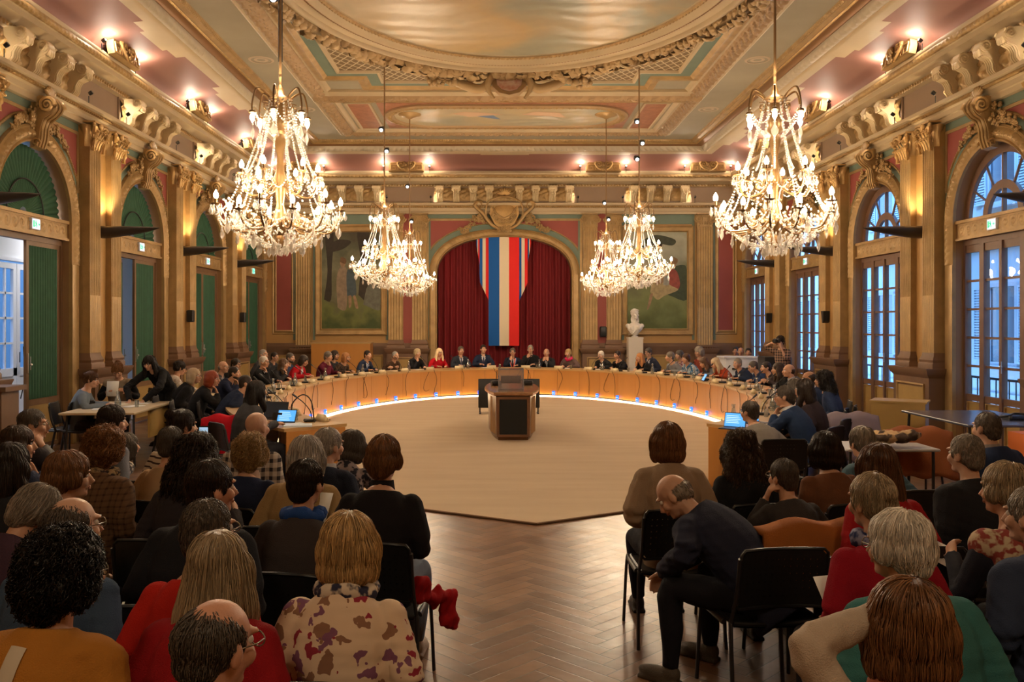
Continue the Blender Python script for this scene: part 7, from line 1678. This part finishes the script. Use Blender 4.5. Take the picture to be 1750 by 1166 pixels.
cloth_over('orange_coat', 'rust orange padded coat hung over the chair of the person in charcoal', 'coat', cloth('rustcoat', (.36, .12, .025)), CX[0], CX[1], CX[2], .40, .50, .86, 3)
x, y = empty_chair(1575, 742, 'black stacking chair heaped with coats right of the blue-grey jacket', -.1); cloth_over('brown_coat', 'copper brown coat heaped on the chair right of the blue-grey jacket', 'coat', cloth('copper', (.30, .10, .04)), x, y, -.1, .3, .4, .88, 5)
mb = MB(); rr_ = random.Random(8)
for k in range(7): mb.ell((rr_.uniform(-.16, .16), rr_.uniform(-.1, .1), .06+rr_.uniform(0, .07)), (.13, .09, .05), nu=6, nv=9)
mz = remesh(mb, .014, 2); v = co(mz); setco(mz, v+nrm(mz)*(.012*wob(v, 50, 3))[:, None]); x, y = at(1537, 755, .82)
tag(obj('folded_scarf', mz, cloth('camelprint', (.45, .30, .16), 'mottle', (.06, .04, .03)), None, None, (x, y+.2, .76)), 'camel scarf with dark print bundled beside the copper brown coat', 'scarf')
tbr = thing('small_table', 'small side table holding a water jug and the bundled scarf on the right', 'table', (x-.05, y+.3, 0)); obj('table_top', MB().rbox((-.45, -.3, .72), (.45, .3, .745), .01), MC['grey_laminate'], tbr)
for sx in (-1, 1):
    for sy in (-1, 1): mb = MB(); mb.tube([(sx*.4, sy*.25, .72), (sx*.4, sy*.25, 0)], .014, 6); obj('leg', mb, DARK, tbr)
tag(obj('drinking_glass', TM, None, None, None, (x-.35, y+.25, .745)), 'clear tumbler beside the camel scarf on the small side table', 'glass')
empty_chair(98, 690, 'empty black chair left of the seated clerk in blue', 1.2)
def sheet(px_, py_, z, label, rz, tilt=.9, w=.105, h=.15):
    x, y = at(px_, py_, z); o = obj('paper_sheet', MB().box((-w, -h, 0), (w, h, .003), TR(rx=tilt)), PAPER, None, None, (x, y, z), rz); tag(o, label, 'paper'); return o
sheet(1440, 1030, .78, 'white sheet held low in front of the teal fleece', .3, .9, .09, .12); sheet(1612, 948, .78, 'white leaflet in the hands of the shawled woman', .4, .2, .11, .15); sheet(552, 868, .90, 'folded white paper beside the young man with the blue hood', -.3, 1.0, .04, .09)
sheet(1730, 1010, .74, 'white leaflet on the lap by the right edge', 0, .2, .08, .1); sheet(240, 1060, .66, 'white paper on a lap beside the mustard jacket', .2, .3, .10, .14)
ph_ = thing('phone', 'phone with a lit screen held by the woman with long dark hair', 'phone', (*at(348, 745, 1.13), 1.13)); obj('phone_body', MB().rbox((-.036, 0, -.07), (.036, .009, .07), .004), BLACK, ph_); obj('phone_screen', MB().box((-.031, -.002, -.062), (.031, 0, .062)), emit('phone_glow', (.4, .6, .8), .5), ph_)
jk = [c_ for c_ in SC.objects if c_.name.startswith('jacket') and c_.parent and c_.parent.get('label', '').startswith('woman with thick short black')][0]
vj = co(jk.data); bj = BVHTree.FromPolygons([tuple(q_) for q_ in vj], [tuple(p_.vertices) for p_ in jk.data.polygons]); PS = []
for f in np.linspace(0, 1, 22):
    x0_ = -.012-.07*f; z0_ = 1.03-.50*f; h_ = bj.ray_cast(Vector((x0_, -.8, z0_)), Vector((0, 1, 0)))[0]
    if h_ is not None: PS.append((x0_, h_.y-.006, z0_))
k_ = jk.parent.scale[0]; PS = [(x_*k_, y_*k_, z_*k_) for x_, y_, z_ in PS]
mb = MB(); mb.tube(PS, [(.024, .005)]*len(PS), 6, flat=(1, 0, 0))
tag(obj('bag_strap', mb, mat('cream_strap', (.55, .48, .38), .7), None, 60, (MX[0], MX[1], 0), MX[2]), 'wide cream bag strap running down the back of the mustard jacket', 'strap')
# ---- councillors round the outside of the table
def curve_pt(px_, py_, off):
    c = []
    ps = np.linspace(PH0-.12, PH1+.12, 3000); q = np.array([EP(p, off) for p in ps]); r = q[:, 0]/q[:, 1]; t = (px_-VX)/FPX; sg_ = np.nonzero(np.diff(np.sign(r-t)))[0]
    if len(sg_) == 0: sg_ = [int(np.argmin(np.abs(r-t)))]
    for i in sg_: z = EYE-(py_-VY)*q[i][1]/FPX; c.append((abs(z-1.12), ps[i], q[i], z))
    return min(c, key=lambda a: a[0])[1:]
NAVY, BLK, CHAR = (.02, .03, .065), (.012, .012, .014), (.04, .04, .045)
def council(px_, py_, label, hair, top, off=1.05, turn=0, hz0=1.15, **k):
    p, q, hz = curve_pt(px_, py_, off or 1.05); nx, ny = EN(p); rz = math.atan2(nx, -ny)+turn
    if off is None:
        y_ = FPX*(EYE-hz0)/(py_-VY); x_ = (px_-VX)*y_/FPX; q = (x_, y_); hz = hz0; ps_ = np.linspace(PH0, PH1, 600); e_ = np.array([EP(a, 1.1) for a in ps_]); p = ps_[int(np.argmin(np.hypot(e_[:, 0]-x_, e_[:, 1]-y_)))]; nx, ny = EN(p); rz = math.atan2(nx, -ny)+turn
    s = k.pop('s', 1.0) if hz > 1.0 else .96; s = min(1.05, max(s, hz/1.20)); lean = min(.6, lean_for(min(hz, 1.19*s), s))
    fx, fy = -math.sin(rz), math.cos(rz); o_ = .56*math.sin(lean)*.9
    near = 1 if q[1] < 12.5 else 0
    person(label, (q[0]-fx*o_, q[1]-fy*o_, 0), rz, hair, top, near=near, lean=lean, s=s, **k)
    if q[1] < 14: put_chair(q[0]-fx*o_, q[1]-fy*o_, rz, short('dark chair under the ', label), 'dark chairs of the councillors')
D = dict
council(429, 668, 'woman with long black hair in a grey blazer at the left end of the table', ('long', 'black'), ('jacket', (.05, .05, .055)), arms=('table', 'table'), yaw=.1, seed=1)
council(408, 655, 'man with short dark hair in a dark blue suit beside the long black hair', ('short', 'dark'), ('jacket', NAVY), off=None, hz0=1.08, arms=('table', 'table'), seed=2)
council(390, 641, 'broad man with dark hair and dark beard in a navy suit on the left arm', ('short', 'dark'), ('jacket', (.015, .02, .05)), arms=('table', 'chin'), beard='dark', w=1.1, seed=3)
council(352, 646, 'woman with a copper red bob in a black jacket', ('bob', 'red'), ('jacket', BLK), arms=('lap', 'chin'), yaw=-.3, seed=2, glasses=True, off=None)
council(322, 641, 'blonde woman with glasses in a black coat beside the red bob', ('bob', 'greyblonde'), ('coat', BLK), yaw=-.3, glasses=True, seed=1, off=None)
council(374, 626, 'bald man with glasses in a dark suit behind the left arm', ('bald', 'grey'), ('jacket', CHAR), glasses=True, yaw=-.3, tie=False, seed=1, off=None)
council(396, 622, 'dark-haired person with glasses half hidden behind the left arm', ('tousled', 'dark'), ('jacket', BLK), glasses='dark', yaw=-.3, seed=1, off=None)
council(446, 618, 'white-haired man in a black suit leaning his chin on his hand', ('short', 'white'), ('jacket', BLK), arms=('table', 'chin'), glasses=True, tie=(.3, .3, .3), w=1.08, yaw=-.2)
council(445, 605, 'grey-haired man behind the white-haired man', ('thin', 'silver'), ('jacket', CHAR), off=2.2)
council(464, 609, 'dark-haired man in the second row left of the long brown hair', ('short', 'dark'), ('jacket', CHAR), off=2.75)
council(477, 621, 'woman with long dark brown hair resting chin on hand', ('long', 'brown'), ('jacket', (.03, .028, .03)), arms=('table', 'chin'), lips=True)
council(491, 611, 'man with a short beard in a blue shirt behind the red jacket', ('short', 'darkgrey'), ('jacket', (.04, .06, .12)), off=1.7, beard='darkgrey')
council(511, 614, 'dark-haired woman in a scarlet jacket looking down', ('bob', 'dark'), ('jacket', (.50, .01, .02)), arms=('table', 'table'), pitch=.4, tie=False)
council(556, 609, 'grey-haired man in a burgundy shirt with hand at his chin', ('tousled', 'grey'), ('blouse', (.13, .015, .035)), arms=('table', 'chin'), w=1.12)
council(568, 606, 'person with glasses half hidden behind the burgundy shirt', ('bob', 'dark'), ('sweater', CHAR), off=1.8, glasses='dark')
council(586, 610, 'woman with a light brown bob and glasses in a brown shawl', ('bob', 'ginger'), ('sweater', (.08, .05, .03), 'print', (.03, .02, .02)), arms=('table', 'table'), glasses='dark', lips=True, vest=None)
council(624, 606, 'dark-haired man in a navy suit and blue tie left of the brown jacket', ('short', 'dark'), ('jacket', NAVY), arms=('table', 'table'), tie=(.03, .08, .25))
council(671, 607, 'older man with thin grey hair in a brown jacket, arms crossed', ('thin', 'silver'), ('jacket', (.09, .05, .03), 'tweed', (.04, .02, .015)), arms=('cross', 'cross'), w=1.1)
council(710, 603, 'woman with short pale hair in black holding her chin', ('pixie', 'paleblonde'), ('jacket', BLK), arms=('table', 'chin'))
council(748, 602, 'woman with long pale blonde hair in a bright red jacket', ('long', 'paleblonde'), ('jacket', (.55, .01, .02)), arms=('table', 'table'), lips=True, glasses=True)
council(786, 598, 'man with grey hair in a charcoal suit and striped tie', ('short', 'darkgrey'), ('jacket', (.03, .035, .05)), arms=('table', 'table'), tie=(.1, .1, .15), w=1.06)
council(825, 594, 'young man in a navy suit seated left of the mayor', ('short', 'dark'), ('jacket', NAVY), arms=('table', 'table'), tie=(.03, .03, .08))
council(876, 601, 'man in a dark suit wearing a tricolour sash under the flag', ('short', 'darkgrey'), ('jacket', (.02, .022, .04)), arms=('table', 'chin'), tie=(.03, .03, .06), sash=True, glasses='dark')
council(907, 596, 'grey-haired man with glasses all in black, hand at his chin', ('short', 'grey'), ('jacket', BLK), arms=('table', 'chin'), glasses='dark')
council(935, 602, 'man with a bald forehead in a dark suit clasping his hands at his chin', ('bald', 'darkgrey'), ('jacket', (.02, .02, .024)), arms=('chin', 'chin'), tie=False)
council(973, 603, 'blonde woman with a vivid pink scarf over a grey jacket', ('pixie', 'blonde'), ('jacket', (.16, .10, .09)), arms=('table', 'table'), scarf=cloth('pink', (.62, .03, .12)), lips=True)
council(1030, 606, 'white-haired man with glasses in a black jacket over a pale shirt', ('short', 'white'), ('jacket', (.02, .02, .022)), arms=('table', 'table'), tie=False, glasses='dark', w=1.12)
council(1058, 606, 'tanned man with cropped dark hair in a black sweater', ('short', 'dark'), ('sweater', BLK), arms=('chin', 'table'), skin=2)
council(1098, 611, 'young woman with long light brown hair in a dark cardigan', ('long', 'ginger'), ('jacket', BLK), arms=('table', 'table'), lips=True)
council(1111, 602, 'dark-haired man with glasses in a suit standing papers behind the table', ('tousled', 'darkgrey'), ('jacket', (.03, .035, .06)), off=2.0, glasses='dark', tie=(.05, .05, .1))
council(1150, 609, 'grey-haired man in a light grey sweater turned to his neighbour', ('tousled', 'grey'), ('sweater', (.22, .22, .24)), arms=('table', 'table'), yaw=-.4)
council(1165, 606, 'grey-haired woman in a floral blouse behind the grey sweater', ('pixie', 'darkgrey'), ('blouse', (.4, .3, .3), 'print', (.15, .05, .08)), off=1.9)
council(1177, 612, 'dark-haired woman in a blue and white patterned jacket', ('pixie', 'chestnut'), ('jacket', (.40, .45, .50), 'mottle', (.03, .12, .25)), arms=('table', 'table'), yaw=.3, w=1.12)
council(1198, 600, 'curly grey-haired woman in a rust red top in the second row', ('curly', 'grey'), ('sweater', (.25, .05, .03)), off=1.9, glasses='dark')
council(1211, 617, 'woman with long brown hair in a grey cardigan looking down', ('long', 'brown'), ('sweater', (.14, .15, .18)), arms=('write', 'table'), pitch=.4)
council(1231, 619, 'woman with shoulder-length grey-blonde hair in a rust orange sweater', ('long', 'greyblonde'), ('sweater', (.40, .06, .02)), arms=('table', 'table'), pitch=.35)
council(1267, 620, 'grey-haired man in a navy suit and open white collar on the right arm', ('short', 'grey'), ('jacket', NAVY), arms=('table', 'table'), tie=False, w=1.08, yaw=.4)
council(1297, 629, 'man with glasses and stubble in a blue suit leaning over his papers', ('short', 'darkgrey'), ('jacket', (.02, .04, .11)), arms=('write', 'table'), glasses='dark', pitch=.3)
council(1317, 627, 'dark-haired man in a brown suit gesturing with his hand', ('short', 'dark'), ('jacket', (.05, .035, .035)), arms=('hold', 'table'), tie=(.2, .02, .03))
council(1338, 630, 'dark-haired woman half hidden between two men on the right arm', ('long', 'dark'), ('jacket', BLK), arms=('table', 'table'), off=None)
council(1357, 632, 'bald man with a brown fringe in a grey jacket on the right arm', ('bald', 'brown'), ('jacket', (.12, .13, .16)), arms=('table', 'table'), w=1.1, collar=(.5, .5, .55), off=None)
council(1393, 646, 'balding man in a navy suit seated behind the long dark hair', ('crown', 'dark'), ('jacket', (.02, .035, .08)), collar=(.6, .6, .65), skin=2, w=1.08, off=None)
council(1416, 648, 'woman with curly black hair at the outer right', ('bigwavy', 'black'), ('jacket', (.03, .05, .12)), off=None, hz0=1.19)
council(1385, 664, 'woman with long straight dark hair, the outer one near the right end', ('long', 'dark'), ('sweater', (.03, .02, .025)), off=None, hz0=1.18)
council(1371, 661, 'woman with long brown-grey hair in navy near the right end', ('long', 'darkgrey'), ('jacket', (.02, .03, .06)), arms=('table', 'table'), off=None, hz0=1.11)
council(1354, 676, 'man with grey hair in a navy suit raising a hand to his mouth', ('short', 'darkgrey'), ('jacket', (.02, .04, .10)), arms=('chin', 'table'), collar=(.6, .6, .65), w=1.05, glasses=True, yaw=.3, seed=2)
audience(1300, 700, 'man with short brown hair in a grey sweater at the right end of the table', ('short', 'darkgrey'), ('sweater', (.20, .18, .16)), near=1, d=9.0, rz=.1, arms=('table', 'table'), yaw=.5, w=1.15, side=-.18, chairlab='man in the grey sweater', seed=2)
# people beyond the right arm
for (px_, py_, d, lab, h, c) in ((1257, 603, 24.3, 'dark-haired person sitting low beyond the white cabinet', ('short', 'dark'), (.05, .07, .12)), (1266, 605, 23.65, 'balding person in red beyond the white cabinet', ('bald', 'grey'), (.4, .03, .03)), (1279, 604, 23.05, 'dark-skinned person beyond the white cabinet by the window', ('short', 'black'), (.03, .03, .03))):
    x = (px_-VX)*d/FPX; person(lab, (x, d, 0), PI-.3, h, ('sweater', c), near=0, skin=2)
# the photographer
x, y = (1337-VX)*18.9/FPX, 18.9
person('photographer in a dark checked shirt holding a camera to his eye by the windows', (x, y, 0), 2.35, ('tousled', 'dark'), ('tee', (.30, .18, .13), 'plaid', (.02, .02, .025)), near=1, sit=False, arms=('camera', 'camera'), s=.97, w=1.05, lean=.10, pitch=.1, seed=2)
cmr = thing('camera', 'black camera held up by the photographer', 'camera', (x+math.cos(2.35)*0-math.sin(2.35)*.24, y+math.cos(2.35)*.24, 1.585), 2.35); obj('camera_body', MB().rbox((-.07, -.03, -.045), (.07, .03, .045), .01), BLACK, cmr); mb = MB(); mb.tube([(0, .02, 0), (0, .14, -.01)], [.034, .038], 12); obj('lens', mb, BLACK, cmr)
# ---- clerks by the green doors
person('clerk with red-brown hair in a blue-grey sweater writing at the pale table', (-5.98, 12.55, 0), -PI/2+.2, ('updo', 'chestnut'), ('sweater', (.17, .21, .26)), near=1, arms=('write', 'write'), lean=.22, pitch=.2, seed=1, s=.98, w=.95)
put_chair(-6.0, 12.55, -PI/2+.2, 'black stacking chair under the clerk in blue-grey', 'chairs of the clerks')
person('clerk with a blonde top knot in a black top and beige waistcoat holding a sheet', (-6.05, 14.15, 0), PI+.25, ('bun', 'ginger'), ('sweater', (.012, .012, .015)), near=1, arms=('hold', 'hold'), lean=.15, pitch=.65, seed=2, s=1.04, vest=cloth('beigevest', (.36, .28, .20)))
o = obj('paper_sheet', MB().box((-.09, 0, -.12), (.09, .003, .12), TR(rx=-.25)), PAPER, None, None, (-5.98, 13.72, .93), .1); tag(o, 'white sheet held up by the clerk in the beige waistcoat', 'paper')
person('standing clerk with long dark hair in a black suit bending over the pale table', (-5.32, 14.1, 0), PI-.18, ('long', 'black'), ('jacket', (.012, .012, .014)), near=1, sit=False, lean=.85, pitch=.35, arms=(('reach', ((-.28, .62, 1.0), (-.12, .80, .80), (.1, .8, -.4), (0, .2, -1))), ('reach', ((.28, .60, 1.0), (.10, .82, .80), (-.1, .8, -.4), (0, .2, -1)))), seed=2, s=.96, legs=(.012, .012, .014))
person('dark-haired woman with glasses in a white lace blouse reading', (-5.62, 15.2, 0), -.95, ('updo', 'dark'), ('blouse', (.60, .55, .48), 'print', (.45, .38, .32)), near=1, arms=('write', 'write'), lean=.15, pitch=.25, glasses='dark', seed=3)
put_chair(-5.64, 15.2, -.95, 'black chair under the woman in white lace', 'chairs of the clerks')
bpy.data.scenes.remove(TMP)
# warm light from the part of the hall behind the camera
for x in (-2.6, 3.2): light('AREA', (x, -1.2, 6.6), 60, LAMP, 1.5)
